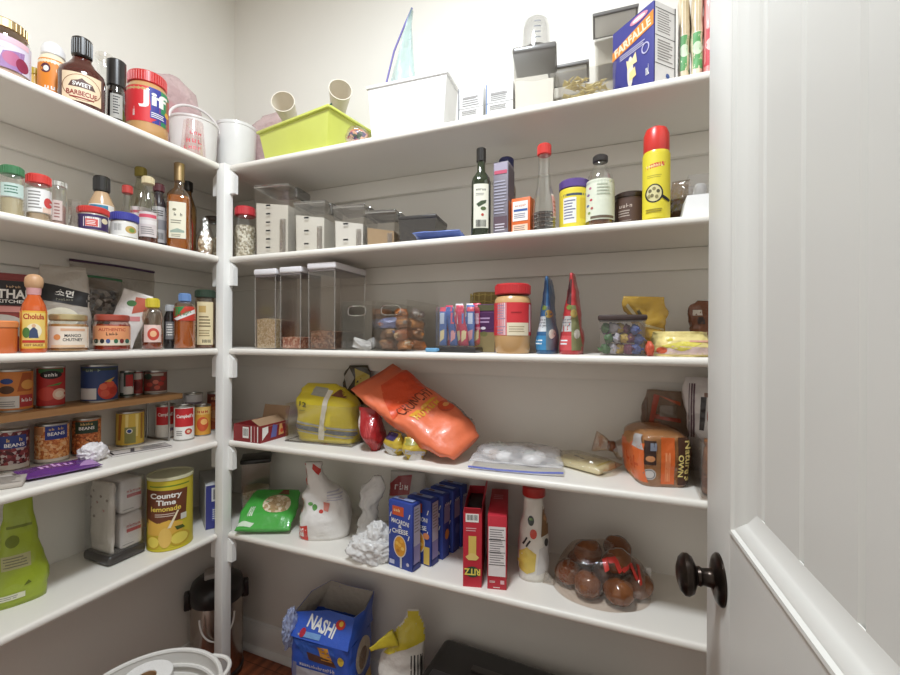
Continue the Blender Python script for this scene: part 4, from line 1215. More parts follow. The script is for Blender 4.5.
for j in range(n):
    for i in range(8):
        a = j * 9 + i
        fs.append((a, a + 1, a + 10, a + 9))
o = len(vs)
vs += [p + Vector((0, 0.004, 0)) for p in vs]
fs += [tuple(i + o for i in f[::-1]) for f in fs]
b.add(vs, fs, film('b4d3cf', 0.42, 0.25, 0.7, 40)); b.obj('film', t)
G().tube([(-0.052, 0.002, 0.145), (-0.043, 0.004, 0.20), (-0.018, 0.003, 0.29), (0.014, 0.004, 0.36), (0.040, 0.002, 0.408)], 0.0028, plast('5a4a9c')).obj('seal', t)
G().lump((0.030, 0.0, 0.178), (0.026, 0.014, 0.018), foil('3f8a94', 0.2), 0.3, 2, 4).obj('contents', t)

for i, (x, w, h, lb) in enumerate(((-0.376, 0.070, 0.100, 'small white carton beside the white bin'), (-0.297, 0.072, 0.094, 'small white carton between its twin and the dark-lidded canister'))):
    carton('food_carton', lb, 'box', (x, 1.098, TOP[0]), w, 0.05, h, paper('efeeec'),
           front=[('rect', 0.0, h - 0.030, w * 0.6, 0.005, GREYT), ('lines', 0.002, 0.058, w * 0.7, 0.024, GREYT, 4 + i), ('rect', 0, 0.042, w, 0.0015, GREYT), ('lines', 0.0, 0.03, w * 0.7, 0.014, GREYT, 3), ('rect', -w / 2 + 0.003, h / 2, 0.003, h - 0.004, paper('5a5a60') if i == 0 else paper('4a6a9c'))], rz=0.03, group='white cartons on the top shelf')

LIDM = mat('6c6966', 0.3, coat=0.3)
TOPC = 'dark-lidded canisters on the top shelf'


def canister(label, loc, w, d, h, fillm, lev, rz=0.0, group=None, lid=LIDM, lidh=0.018, body=PLASTIC, marks=None, over=0.004, cat='canister'):
    t = thing('storage_canister', label, cat, loc, rz, group)
    g = G(); bin_shell(g, w, d, h - lidh * 0.6, body, 0.0018, 0.06); g.obj('body', t)
    if fillm:
        g = G()
        bm = bmesh.new()
        k = 1 - 0.06 * (1 - lev / h)
        vs = []
        nx = 8
        for j in range(nx + 1):
            for i in range(nx + 1):
                x, y = (i / nx - 0.5) * (w * k - 0.0065), (j / nx - 0.5) * (d * k - 0.0065)
                vs.append((x, y, lev + 0.006 * noise.noise(Vector((x * 25, y * 25, lev * 9)))))
        bm.free()
        fs = [(j * 9 + i, j * 9 + i + 1, j * 9 + i + 10, j * 9 + i + 9) for j in range(8) for i in range(8)]
        o = len(vs)
        kb_ = 0.94
        for j in range(nx + 1):
            for i in range(nx + 1):
                vs.append(((i / nx - 0.5) * (w * kb_ - 0.0065), (j / nx - 0.5) * (d * kb_ - 0.0065), 0.0025))
        fs += [tuple(i + o for i in f[::-1]) for f in fs]
        edge = [i for i in range(9)] + [9 * j + 8 for j in range(1, 9)] + [72 + i for i in range(7, -1, -1)] + [9 * j for j in range(7, 0, -1)]
        for a, b_ in zip(edge, edge[1:] + edge[:1]):
            fs.append((a + o, b_ + o, b_, a))
        g.add(vs, fs, fillm)
        g.obj('contents', t)
    if lid == 'frame':
        g = G()
        g.box((0, 0, h - 0.006), (w + over - 0.006, d + over - 0.006, 0.010), plast('f0efee'), 0.002)
        g.obj('lid', t)
        g = G()
        x, y = (w + over) / 2, (d + over) / 2
        g.tube([(-x, -y, h - 0.006), (x, -y, h - 0.006), (x, y, h - 0.006), (-x, y, h - 0.006)], 0.0055, LIDM, 8, True)
        g.obj('lid_rim', t)
    elif lid:
        g = G()
        g.box((0, 0, h - lidh / 2), (w + over, d + over, lidh), lid, min(0.006, lidh * 0.35), seg=3)
        g.obj('lid', t)
    if marks:
        g = G(); g.marks(marks, FRONT, (0, -d / 2 - 0.0008, 0)); g.obj('markings', t)
    return t


FLOUR = mat('f3efe7', 0.8, bump=0.1)
canister('square clear canister of flour with dark lid and cup on top', (-0.211, 1.118, TOP[0]), 0.105, 0.105, 0.165, FLOUR, 0.078, 0.12, TOPC)
loc = (-0.208, 1.110, TOP[0] + 0.1655)
t = thing('measuring_cup', 'clear measuring cup upside down on dark canister lid', 'cup', loc, 0.1)
cl = G(); cl.lathe([(0.037, 0), (0.037, 0.004), (0.035, 0.062), (0.030, 0.082), (0.018, 0.092), (0, 0.094)], clear('f0f0f0', 0.14, 0.55, 0.06), 28); cl.obj('cup', t)
g = G(); g.lathe([(0, 0.001), (0.034, 0.001), (0.034, 0.010), (0, 0.010)], mat('3f3c3a', 0.4), 24); g.obj('base', t)
g = G(); g.marks([('rect', 0.006, 0.022 + 0.014 * i, 0.016, 0.003, paper('77787c')) for i in range(4)], on=cl.bvh()); g.obj('markings', t)
canister('small dark-lidded canister behind the pasta tray', (-0.140, 1.238, TOP[0]), 0.100, 0.085, 0.178, FLOUR, 0.06, 0.05, TOPC, lid='frame')
canister('tall dark-lidded canister behind the blue pasta box', (-0.020, 1.256, TOP[0]), 0.104, 0.085, 0.305, FLOUR, 0.12, 0.05, TOPC, lid='frame')
loc = (-0.081, 1.092, TOP[0])
t = thing('pasta_tray', 'open clear tray of bow-tie pasta', 'tray', loc, 0.03)
g = G(); bin_shell(g, 0.136, 0.070, 0.072, clear('fbfaf8', 0.10, 0.4, 0.08), 0.002, 0.08); g.obj('tray', t)
PASTA = mat('eddc9a', 0.5)
for i in range(34):
    a = rnd.random() * 6.3
    g = G()
    c, s = math.cos(a), math.sin(a)
    pts = [(-0.015, -0.008), (-0.015, 0.008), (-0.002, 0.0025), (0.0, 0.004), (0.002, 0.0025), (0.015, 0.008), (0.015, -0.008), (0.002, -0.0025), (0, -0.004), (-0.002, -0.0025)]
    M = Matrix.Translation((rnd.uniform(-0.046, 0.046), rnd.uniform(-0.015, 0.015), 0.012 + 0.0014 * i)) @ Matrix.Rotation(a, 4, 'Z') @ Matrix.Rotation(rnd.uniform(-0.5, 0.5), 4, 'X')
    vs = [(x, y, z + 0.003 * abs(y) / 0.008 * (1 if x * y > 0 else -1)) for z in (0, 0.0014) for x, y in pts]
    fs = [(0, 1, 2, 9), (2, 3, 8, 9), (3, 4, 7, 8), (4, 5, 6, 7)]
    fs += [tuple(k + 10 for k in f[::-1]) for f in fs] + [(k, (k + 1) % 10, 10 + (k + 1) % 10, 10 + k) for k in range(10)]
    g.add(vs, fs, PASTA, M)
    g.obj('pasta_piece', t)

NAVY = paper('3a3a86')
ORG = paper('e08a34')
carton('pasta_box', 'dark blue bow-tie pasta box with orange band turned at an angle', 'box', (0.0455, 1.1375, TOP[0]), 0.123, 0.069, 0.200, NAVY,
       front=[('poly', [(-0.0612, 0.128), (0.0612, 0.146), (0.0612, 0.180), (-0.0612, 0.150)], ORG), ('txt', 0.0, 0.1515, 'FARFALLE', 0.108, 0.021, paper('f4dcc0'), 9.5, 0.03), ('ell', 0.020, 0.186, 0.052, 0.016, paper('d88aa0')), ('ell', 0.020, 0.186, 0.036, 0.008, WHITE),
              ('lines', 0.006, 0.121, 0.085, 0.014, paper('c9c4dc'), 3), ('ell', -0.004, 0.072, 0.018, 0.075, paper('dcd2c4')), ('poly', [(-0.016, 0.105), (-0.002, 0.096), (0.012, 0.112), (0.016, 0.086), (0.0, 0.086), (-0.012, 0.08)], paper('f0dca4')), ('poly', [(-0.006, 0.07), (0.01, 0.078), (0.014, 0.056), (-0.006, 0.05)], paper('e9d090')),
              ('ring', 0.040, 0.104, 0.022, 0.026, 0.003, paper('b9b4d4')), ('scr', 0.046, 0.050, 0.010, 0.024, WHITE), ('scr', -0.052, 0.042, 0.009, 0.022, WHITE)],
       right=[('rect', 0, 0.1, 0.066, 0.196, paper('e6e4e2')), ('lines', 0, 0.155, 0.05, 0.05, GREYT, 9), ('rect', 0, 0.122, 0.064, 0.0015, INK), ('lines', 0, 0.09, 0.05, 0.05, GREYT, 8), ('rect', 0, 0.184, 0.064, 0.0015, INK), ('rect', 0, 0.058, 0.064, 0.0015, INK), ('ell', 0.008, 0.035, 0.012, 0.012, paper('3a5a9c')), ('rect', 0.032, 0.1, 0.003, 0.198, INK)],
       rz=math.radians(-43.7))
for i, (x, y, m, b_, lb) in enumerate(((0.139, 1.172, 'e6d3b4', '5a9a5a', 'cream noodle packet with green band next to the blue pasta box'), (0.166, 1.172, 'e8d9bd', '5fa05f', 'second cream noodle packet with green band'), (0.192, 1.168, 'd98a86', 'c9404a', 'red noodle packet at the door end of top shelf'))):
    t = thing('noodle_packet', lb, 'packet', (x, y, TOP[0]), math.radians(-8), 'noodle packets at the door end')
    b = G(); b.pouch(0.026, 0.07, 0.255, foil(m, 0.35, 0.25), wf=((0, 0.7), (0.08, 1), (0.9, 1), (1, 0.8)), tf=((0, 0.8), (0.1, 1), (0.9, 0.9), (1, 0.5)), e=0.6, amp=0.003, seed=80 + i); b.obj('packet', t)
    g = G(); bv = b.bvh(); g.marks([('rect', 0, 0.105, 0.05, 0.085, paper(b_)), ('bars', 0, 0.2, 0.03, 0.10, paper('c9b48e' if i < 2 else 'e6b0ac'), 5), ('ell', 0.002, 0.11, 0.02, 0.03, paper('cfe0c0' if i < 2 else 'e9c0bc'))], on=bv); g.obj('printing', t)

# ------------------------------------------------------------------ back wall, second shelf
BS = 'bottles and jars on the second back shelf'
loc = BK(-1.203, 0.062, 1)
bottle('grain_jar', 'glass jar of grain with red lid beside the post', 'jar', loc, [(0.032, 0), (0.036, 0.004), (0.036, 0.125), (0.031, 0.145)], GLASS, BS, fill=(speck(['cfc3ae', 'a89a80', 'e4dccb', '8f826a'], 160), 0.112), cap=(plast('c9353c'), 0.033, 0.147, 0.178, 30))


def pour_box(label, x, d, w, dep, h, lev, fm, lidm, marks):
    """clear dry-food keeper with a sloped pour lid and a moulded side grip"""
    t = thing('pour_container', label, 'food container', BK(x, d, 1), 0.16, 'pour containers on the second back shelf')
    g = G(); bin_shell(g, w, dep, h - 0.012, PLASTIC, 0.002, 0.05); g.obj('body', t)
    g = G()
    a, c = w / 2 - 0.0035, dep / 2 - 0.0035
    vs = [(-a * .95, -c * .95, 0.0025), (a * .95, -c * .95, 0.0025), (a * .95, c * .95, 0.0025), (-a * .95, c * .95, 0.0025), (-a * .98, -c * .98, lev), (a * .98, -c * .98, lev - 0.014), (a * .98, c * .98, lev - 0.014), (-a * .98, c * .98, lev)]
    g.add(vs, [(3, 2, 1, 0), (4, 5, 6, 7), (0, 1, 5, 4), (1, 2, 6, 5), (2, 3, 7, 6), (3, 0, 4, 7)], fm); g.obj('contents', t)
    g = G()
    x, y = w / 2, dep / 2
    g.box((0, 0, h - 0.008), (w + 0.002, dep + 0.002, 0.007), lidm, 0.002); g.obj('lid', t)
    G().tube([(-x, -y, h - 0.012), (x, -y, h - 0.012), (x, y, h - 0.012), (-x, y, h - 0.012)], 0.0022, clear('e9e7e5', 0.45, 0.6, 0.15), 6, True).obj('rim', t)
    G().box((x + 0.002, y * 0.2, h - 0.022), (0.010, dep * 0.62, 0.036), clear('59544f', 0.3, 0.5), 0.003).obj('spout', t)
    if marks:
        g = G(); g.marks([('rect', -w * 0.08, 0.028 + (lev - 0.04) * i / (marks - 1), 0.016, 0.005, INK) for i in range(marks)], FRONT, (0, -dep / 2 - 0.001, 0)); g.obj('markings', t)
    g = G(); g.box((w * 0.33, -dep / 2 + 0.0005, lev * 0.36), (w * 0.16, 0.004, lev * 0.62), clear('e9e6e4', 0.2, 0.4), 0.0018); g.obj('grip', t)
    return t


CLID = clear('d9d6d4', 0.25, 0.5, 0.08)
pour_box('tallest clear pour container full of white flour', -1.078, 0.105, 0.128, 0.13, 0.240, 0.178, FLOUR, CLID, 6)
pour_box('clear pour container of white sugar, second in height', -0.922, 0.100, 0.108, 0.12, 0.168, 0.122, mat('f4f1ea', 0.7), CLID, 3)
pour_box('clear pour container two-thirds full of white powder', -0.772, 0.092, 0.100, 0.11, 0.138, 0.088, mat('f4f1ec', 0.7), CLID, 2)
pour_box('small pour container of brown sugar with smoky lid', -0.664, 0.095, 0.092, 0.11, 0.112, 0.058, mat('b89a74', 0.8, bump=0.2), clear('8b8683', 0.3, 0.5, 0.08), 0)
canister('low smoky container with dark lid and dark contents', BK(-0.545, 0.105, 1), 0.112, 0.11, 0.083, speck(['6a5c50', '3c342e', '8a7a6a'], 120), 0.035, 0.1, None, mat('3f3c3a', 0.35, coat=0.2), 0.012, clear('b9b4ae', 0.12, 0.4))
loc = BK(-0.462, 0.030, 1)
t = thing('snack_packet', 'flat blue and white packet lying before the low smoky container', 'packet', loc, math.radians(6))
b = G(); b.pouch(0.135, 0.018, 0.055, foil('6f86cf', 0.25), tf=((0, 0.2), (0.4, 1), (1, 0.2)), amp=0.004, seed=91, M=Matrix.Translation((0, 0.026, 0.0105)) @ Matrix.Rotation(PI / 2 - 0.12, 4, 'X')); b.obj('packet', t)
g = G(); g.marks([('rect', 0.02, 0.0, 0.05, 0.02, paper('dfe3f2')), ('lines', 0.02, 0.0, 0.04, 0.014, paper('4a62b8'), 2), ('poly', [(-0.05, -0.01), (-0.03, 0.012), (-0.01, -0.006)], paper('3a52b0'))], UP, on=b.bvh()); g.obj('printing', t)
loc = BK(-0.344, 0.034, 1)
bottle('olive_oil_bottle', 'dark green olive oil bottle with black cap and cream label', 'bottle', loc, [(0.024, 0), (0.0255, 0.003), (0.0255, 0.140), (0.023, 0.152), (0.011, 0.170), (0.010, 0.200)], mat('26301c', 0.08, coat=0.8), BS, cap=(BLK, 0.0125, 0.196, 0.233, 0), sq=0.7,
       lab=(paper('e4e2d2'), 0.018, 0.132, 48, [('scr', 0, 0.118, 0.026, 0.007, INK), ('lines', 0, 0.105, 0.026, 0.008, GREYT, 2), ('poly', [(-0.006, 0.072), (0.012, 0.082), (0.014, 0.09), (0.0, 0.088), (-0.012, 0.08)], paper('3a4a2c')), ('ell', 0.006, 0.068, 0.014, 0.010, paper('4f6034')), ('ell', 0.004, 0.052, 0.007, 0.007, paper('b8402e')), ('bars', 0, 0.030, 0.026, 0.018, INK, 12)]))
loc = BK(-0.290, 0.062, 1)
carton('tall_carton', 'tall narrow grey-purple carton beside the olive oil bottle', 'box', loc, 0.040, 0.052, 0.192, paper('7d7680'),
       front=[('rect', 0, 0.178, 0.036, 0.022, paper('a59cae')), ('rect', 0, 0.165, 0.034, 0.009, paper('c2506a')), ('lines', 0, 0.10, 0.034, 0.09, paper('a9a6b6'), 11), ('rect', 0, 0.035, 0.036, 0.03, paper('5f4a54')), ('lines', 0, 0.022, 0.03, 0.022, paper('c9c2cc'), 3)],
       right=[('rect', 0, 0.05, 0.05, 0.08, paper('d08a54')), ('rect', 0, 0.14, 0.05, 0.08, paper('6d6670'))], rz=-0.05)
loc = BK(-0.302, 0.135, 1)
bottle('syrup_bottle', 'bottle with navy round cap behind the grey-purple carton', 'bottle', loc, [(0.024, 0), (0.027, 0.003), (0.027, 0.15), (0.018, 0.19), (0.013, 0.205)], clear('c9b9a6', 0.1, 0.5), BS, fill=(mat('6a4a34', 0.2, coat=0.5), 0.14), cap=(plast('2d2f66'), 0.020, 0.205, 0.240, 24))
carton('baking_soda_box', 'small orange and white baking soda box', 'box', BK(-0.236, 0.052, 1), 0.050, 0.036, 0.092, paper('dd6a2e'),
       front=[('rect', -0.001, 0.058, 0.040, 0.050, paper('f0ebe4')), ('scr', 0, 0.072, 0.03, 0.006, paper('c65a28')), ('rect', 0, 0.060, 0.036, 0.006, paper('3a5a9c')), ('lines', 0, 0.046, 0.034, 0.014, paper('8a86a0'), 3), ('rect', -0.001, 0.014, 0.04, 0.020, paper('e9c9b0')), ('lines', -0.001, 0.014, 0.034, 0.014, paper('7a6a6a'), 3)], right=[('rect', 0, 0.046, 0.033, 0.088, paper('e07a3c'))], rz=-0.12)
loc = BK(-0.180, 0.038, 1)
t = bottle('vinegar_bottle', 'clear ribbed bottle with red cap, dark liquid left at the bottom', 'bottle', loc, [(0.025, 0), (0.028, 0.003), (0.028, 0.05), (0.0265, 0.075), (0.018, 0.115), (0.0145, 0.15), (0.0145, 0.192)], GLASS, BS, fill=(mat('2c1a14', 0.12, coat=0.5), 0.046), cap=(plast('cf3229'), 0.0165, 0.190, 0.218, 26),
           lab=(paper('d9cfc6'), 0.03, 0.09, 30, [('rect', 0.0, 0.06, 0.03, 0.05, paper('d8a0a0')), ('lines', 0, 0.06, 0.024, 0.03, paper('a04a44'), 3)]), extra=80)
g = G()
for z in (0.010, 0.020, 0.030, 0.040):
    g.tube([(0.0285 * math.cos(i * PI / 16), 0.0285 * math.sin(i * PI / 16), z) for i in range(32)], 0.0012, clear('d9d4d0', 0.25, 0.5), 6, True)
g.obj('rib', t)
loc = BK(-0.110, 0.065, 1)
bottle('nut_can', 'yellow can with purple lid', 'can', loc, [(0.034, 0), (0.0355, 0.002), (0.0355, 0.100), (0.034, 0.103)], paper('e0c936'), BS, cap=(plast('5b4388'), 0.037, 0.101, 0.124, 0),
       lab=(paper('e4cf3c'), 0.003, 0.098, 180, [('rect', 0, 0.084, 0.07, 0.006, paper('3a4a5a')), ('rect', -0.010, 0.046, 0.030, 0.062, paper('e6e6e2')), ('lines', -0.010, 0.048, 0.026, 0.05, paper('6a6a8a'), 7), ('rect', 0.02, 0.05, 0.012, 0.05, paper('d8bb30'))]))
loc = BK(-0.048, 0.048, 1)
bottle('juice_bottle', 'glass bottle with black cap and pale green patterned label', 'bottle', loc, [(0.030, 0), (0.0325, 0.004), (0.0325, 0.105), (0.028, 0.125), (0.016, 0.148), (0.0135, 0.158)], GLASS, BS, fill=(mat('6a3f20', 0.2, coat=0.5), 0.018), cap=(plast('312c2a'), 0.0165, 0.157, 0.174, 26),
       lab=(paper('dcdfcc'), 0.014, 0.110, 180, [('ell', x, z, 0.006, 0.006, paper(c)) for x, z, c in ((-0.022, 0.09, 'b86a8a'), (-0.026, 0.075, '7a5a9c'), (-0.020, 0.062, 'c24a5a'), (-0.027, 0.05, '6a7aa8'), (-0.018, 0.042, 'b8605a'), (-0.024, 0.032, '8a9a5a'))] + [('lines', 0.008, 0.085, 0.03, 0.03, paper('b4bba6'), 4), ('rect', 0.004, 0.020, 0.05, 0.006, paper('6a5a4a'))]))
loc = BK(0.020, 0.088, 1)
bottle('cocoa_tub', 'dark brown round tub with white writing', 'tub', loc, [(0.033, 0), (0.0355, 0.002), (0.0365, 0.070)], plast('4a352c'), BS, cap=(plast('33241e'), 0.038, 0.070, 0.084, 0),
       lab=(paper('523a30'), 0.004, 0.066, 180, [('scr', -0.010, 0.05, 0.03, 0.009, paper('b9a89c')), ('lines', -0.012, 0.032, 0.028, 0.018, paper('a89a90'), 3), ('lines', -0.008, 0.012, 0.034, 0.010, paper('8f8178'), 2)]))
loc = BK(0.073, 0.036, 1)
t = bottle('cooking_spray_can', 'yellow cooking spray can with domed red cap', 'spray can', loc, [(0.027, 0), (0.0285, 0.003), (0.0285, 0.150), (0.027, 0.156)], mat('e2cf2e', 0.3, coat=0.4), BS,
           lab=(paper('e6d538'), 0.004, 0.150, 180, [('poly', [(-0.022, 0.112), (0.016, 0.118), (0.018, 0.128), (-0.022, 0.122)], paper('d8503a')), ('scr', -0.003, 0.120, 0.034, 0.006, paper('f6e6a8')), ('lines', 0, 0.096, 0.036, 0.008, paper('b8a830'), 2), ('ell', -0.004, 0.058, 0.036, 0.042, INK), ('ell', -0.004, 0.058, 0.030, 0.036, paper('d9cf9a'))] +
                [('ell', -0.004 + x, 0.058 + z, 0.007, 0.008, paper(c)) for x, z, c in ((-0.008, 0.006, '6a6240'), (0.0, 0.010, '8a8052'), (0.008, 0.004, '5a5436'), (-0.004, -0.005, '7a7048'), (0.005, -0.008, '8f8558'), (-0.010, -0.006, '9a905c'))] + [('poly', [(0.010, 0.048), (0.014, 0.053), (0.027, 0.043), (0.024, 0.038)], INK), ('lines', 0, 0.020, 0.04, 0.010, paper('9c8c28'), 2)]))
G().lathe([(0.0262, 0.1535), (0.0272, 0.156), (0.0268, 0.196), (0.022, 0.209), (0.012, 0.215), (0, 0.216)], plast('d4332b'), 28).obj('cap', t)
loc = BK(0.135, 0.130, 1)
t = thing('snack_bag', 'brown cellophane bag behind the spray can', 'bag', loc, -0.2)
G().pouch(0.055, 0.035, 0.075, mat('5a3a26', 0.5), amp=0.004, seed=93, tf=((0, 0.6), (0.5, 1), (1, 0.4))).obj('contents', t)
G().pouch(0.060, 0.042, 0.118, clear('e6dcd0', 0.2, 0.5, 0.1, 0.8), wf=((0, 0.9), (0.6, 1), (1, 0.7)), tf=((0, 0.7), (0.5, 1), (1, 0.1)), amp=0.008, seed=94).obj('film', t)
loc = BK(0.168, 0.060, 1)
t = thing('treat_box', 'white box with clear window lid at the door end', 'box', loc, 0.0)
g = G(); g.prism([(-0.044, 0), (0.05, 0), (0.05, 0.050), (-0.034, 0.050)], 'y', -0.035, 0.045, paper('f3f2f1')); g.obj('tray', t)
g = G(); bin_shell(g, 0.080, 0.078, 0.044, clear('f4f4f4', 0.12, 0.45), 0.0015); g.v = [p + Vector((0.008, 0.005, 0.0505)) for p in g.v]; g.obj('window', t)
for (x, y) in ((-0.010, -0.014), (0.020, -0.012), (-0.008, 0.022), (0.024, 0.020)):
    tt = thing('sweet_cake', 'white round cake under the clear window', 'cake', (loc[0] + x + 0.004, loc[1] + y, loc[2] + 0.0522), 0, 'white cakes under the clear window')
    G().lathe([(0, 0), (0.010, 0.0), (0.0115, 0.004), (0.012, 0.018), (0.009, 0.026), (0, 0.028)], paper('e9e6e3' if x < 0 else 'b9bcc4'), 20).obj('cake', tt)

# ------------------------------------------------------------------ back wall, middle shelf
WLID = plast('ece9ec')
TALL = 'tall white-lidded keepers'
GRAINM = speck(['d3bf9c', 'c0a880', 'e2d3b6'], 260, bump=0.3)


def keeper(label, x, d, w, dep, h, lev, fm, group=TALL, rz=0.02):
    t = thing('food_keeper', label, 'food container', BK(x, d, 2), rz, group)
    g = G(); bin_shell(g, w, dep, h - 0.012, clear('f9f7f5', 0.045, 0.32, 0.14), 0.0022, 0.04); g.obj('body', t)
    g = G(); k = 0.965
    g.prism([(-w / 2 * k + 0.004, 0.003), (w / 2 * k - 0.004, 0.003), (w / 2 * k - 0.0035, lev * 0.92), (0, lev), (-w / 2 * k + 0.0035, lev * 0.96)], 'y', -dep / 2 * k + 0.004, dep / 2 * k - 0.004, fm); g.obj('contents', t)
    g = G(); g.box((0, 0, h - 0.009), (w + 0.007, dep + 0.007, 0.020), WLID, 0.005, seg=3); g.obj('lid', t)
    x, y = w / 2 * 0.985, dep / 2 * 0.985
    g = G()
    for sx, sy in ((-1, -1), (1, -1), (1, 1), (-1, 1)):
        g.tube([(sx * x * 0.975, sy * y * 0.975, 0.003), (sx * x, sy * y, h - 0.026)], 0.0016, clear('f6f4f2', 0.35, 0.6, 0.2), 6)
    g.obj('corner_edge', t)
    g = G(); g.box((0, 0, h - 0.022), (w - 0.001, dep - 0.001, 0.006), mat('8a8488', 0.4), 0.001); g.obj('gasket', t)
    return t


keeper('tall white-lidded keeper of pale rice, the one nearest the post', -1.070, 0.068, 0.086, 0.10, 0.258, 0.100, GRAINM)
keeper('slim white-lidded keeper with brownish leftovers, between its two neighbours', -0.968, 0.070, 0.080, 0.10, 0.260, 0.040, speck(['c08a72', 'a86a54', 'd9b8a2'], 150))
keeper('widest and deepest white-lidded keeper with dark leftovers', -0.850, 0.106, 0.098, 0.17, 0.266, 0.060, speck(['7a5a4a', '5f463a', '957866'], 150))

ACR = clear('f8f7f5', 0.05, 0.4, 0.10)
for x, lb in ((-0.722, 'clear acrylic bin with hand slot, nearly empty'), (-0.608, 'clear acrylic bin with hand slot, heaped with brown snacks')):
    t = thing('acrylic_bin', lb, 'bin', BK(x, 0.135, 2), 0.0, 'acrylic bins on the middle shelf')
    g = G(); bin_shell(g, 0.106, 0.225, 0.146, ACR, 0.003, 0.0, hole=(0.060, 0.026, 0.117)); g.obj('bin', t)
    g = G()
    pts = [(0.031 * math.copysign(abs(math.cos(a)) ** 0.6, math.cos(a)), -0.111, 0.117 + 0.014 * math.copysign(abs(math.sin(a)) ** 0.6, math.sin(a))) for a in [2 * PI * i / 24 for i in range(24)]]
    g.tube(pts, 0.0018, clear('f3f2f0', 0.4, 0.6, 0.1), 6, True); g.obj('hand_slot', t)
for i, (x, y, r_) in enumerate(((-0.730, 0.055, 0.4), (-0.705, 0.075, -0.3))):
    t = thing('foil_packet', 'crumpled white packet lying at the bottom of nearly empty bin' if i == 0 else 'second white packet behind the first in nearly empty bin', 'packet', BK(x, y, 2), r_, 'white packets in the acrylic bin')
    t.location.z += 0.0035
    G().pouch(0.055, 0.022, 0.030, foil('e2e2e6', 0.3, 0.8), tf=((0, 0.6), (0.5, 1), (1, 0.2)), amp=0.010, fr=40, seed=100 + i, M=Matrix.Rotation(0.3 * (1 - 2 * i), 4, 'Y')).obj('packet', t)
SNK = [('8a5a3a', 'b98a5e'), ('d08a4a', 'f0e0c8'), ('5f3c2a', 'a87c54'), ('c9783c', '7a4a2c'), ('9c8f8a', 'e2ddd8'), ('7a5238', 'c49a6c'), ('a8623a', 'e6c9a0'), ('6a4430', '9c7048'), ('b77a4a', '5a3a2a'), ('8c6246', 'd9b88c'), ('6f77a8', 'c9cbe0'), ('94603c', 'c79060')]
k = 0
for lay in range(4):
    for (x, y) in ((-0.632, 0.055), (-0.583, 0.060), (-0.630, 0.125), (-0.582, 0.130), (-0.608, 0.195)):
        if lay == 3 and y < 0.1:
            continue
        c1, c2 = SNK[k % len(SNK)]
        t = thing('snack_packet', 'small wrapped snack bar heaped in the acrylic bin', 'packet', (x, YF + y, TOP[2] + 0.0035 + 0.031 * lay), rnd.uniform(-0.3, 0.3), 'wrapped snack bars in the acrylic bin')
        t.rotation_euler = (rnd.uniform(-0.35, 0.35), rnd.uniform(-0.4, 0.4), rnd.uniform(-0.9, 0.9))
        b = G(); b.pouch(0.043, 0.060, 0.029, foil(c1, 0.35, 0.6), wf=((0, 0.8), (0.5, 1), (1, 0.8)), tf=((0, 0.8), (0.5, 1), (1, 0.75)), amp=0.006, fr=40, seed=110 + k); b.obj('wrapper', t)
        g = G(); g.marks([('rect', 0.0, 0.015, 0.026, 0.014, foil(c2)), ('ell', 0.008, 0.012, 0.014, 0.01, foil(SNK[(k + 5) % 12][0]))], on=b.bvh()); g.obj('printing', t)
        k += 1

t = thing('treat_box', 'clear box on black tray holding pink and blue ice pop sleeves', 'box', BK(-0.412, 0.062, 2), 0.0)
G().box((0, 0, 0.0075), (0.122, 0.088, 0.014), mat('2d2a2a', 0.3, coat=0.3), 0.004).obj('tray', t)
g = G(); bin_shell(g, 0.112, 0.078, 0.108, clear('faf9f8', 0.04, 0.3, 0.12), 0.0018); g.v = [p + Vector((0, 0, 0.0148)) for p in g.v]; g.obj('shell', t)
POP = [('4a72b8', 'c9d8ee'), ('d83a5a', 'f0c8d0'), ('e9e2ea', 'd84a6a'), ('3f62a8', 'e05a72'), ('d9455a', 'f2e2e6'), ('efe6ec', '4a7ac0'), ('c8325a', '5a86c8')]
for i in range(9):
    c1, c2 = POP[i % 7]
    t = thing('ice_pop', 'pink, blue and white ice pop sleeve standing in black-based box', 'ice pop', (-0.4535 + 0.0105 * i, YF + 0.042 + 0.020 * (i % 3), TOP[2] + 0.0172), 0.1 * ((i % 3) - 1), 'ice pop sleeves in the black-based box')
    b = G(); b.pouch(0.022, 0.013, 0.106 + 0.006 * (i % 3), foil(c1, 0.3, 0.5), tf=((0, 0.4), (0.1, 1), (0.85, 0.9), (1, 0.1)), amp=0.002, seed=130 + i, cx=((0, 0), (1, -0.008 + 0.012 * (i % 3 - 0.4) if 0 < i < 8 else 0))); b.obj('sleeve', t)
    g = G(); g.marks([('poly', [(-0.007, 0.01), (0.006, 0.02), (0.007, 0.045), (-0.006, 0.04)], foil('e2a0a8' if i % 2 else 'e8d9a8')), ('rect', 0, 0.075, 0.013, 0.03, foil(c2)), ('rect', 0, 0.100, 0.018, 0.012, foil('d8455e'))], on=b.bvh()); g.obj('printing', t)
t = thing('bag_clip', 'small light blue bag clip at the front edge of middle shelf', 'clip', BK(-0.476, 0.016, 2), 0.2)
G().box((0, 0, 0.006), (0.034, 0.010, 0.011), plast('6fa8d0'), 0.003).obj('jaw', t)
G().lathe(rim(0.004, -0.007, 0.007), plast('5a94c0'), 12, M=Matrix.Translation((0.018, 0, 0.007)) @ Matrix.Rotation(PI / 2, 4, 'X')).obj('hinge', t)
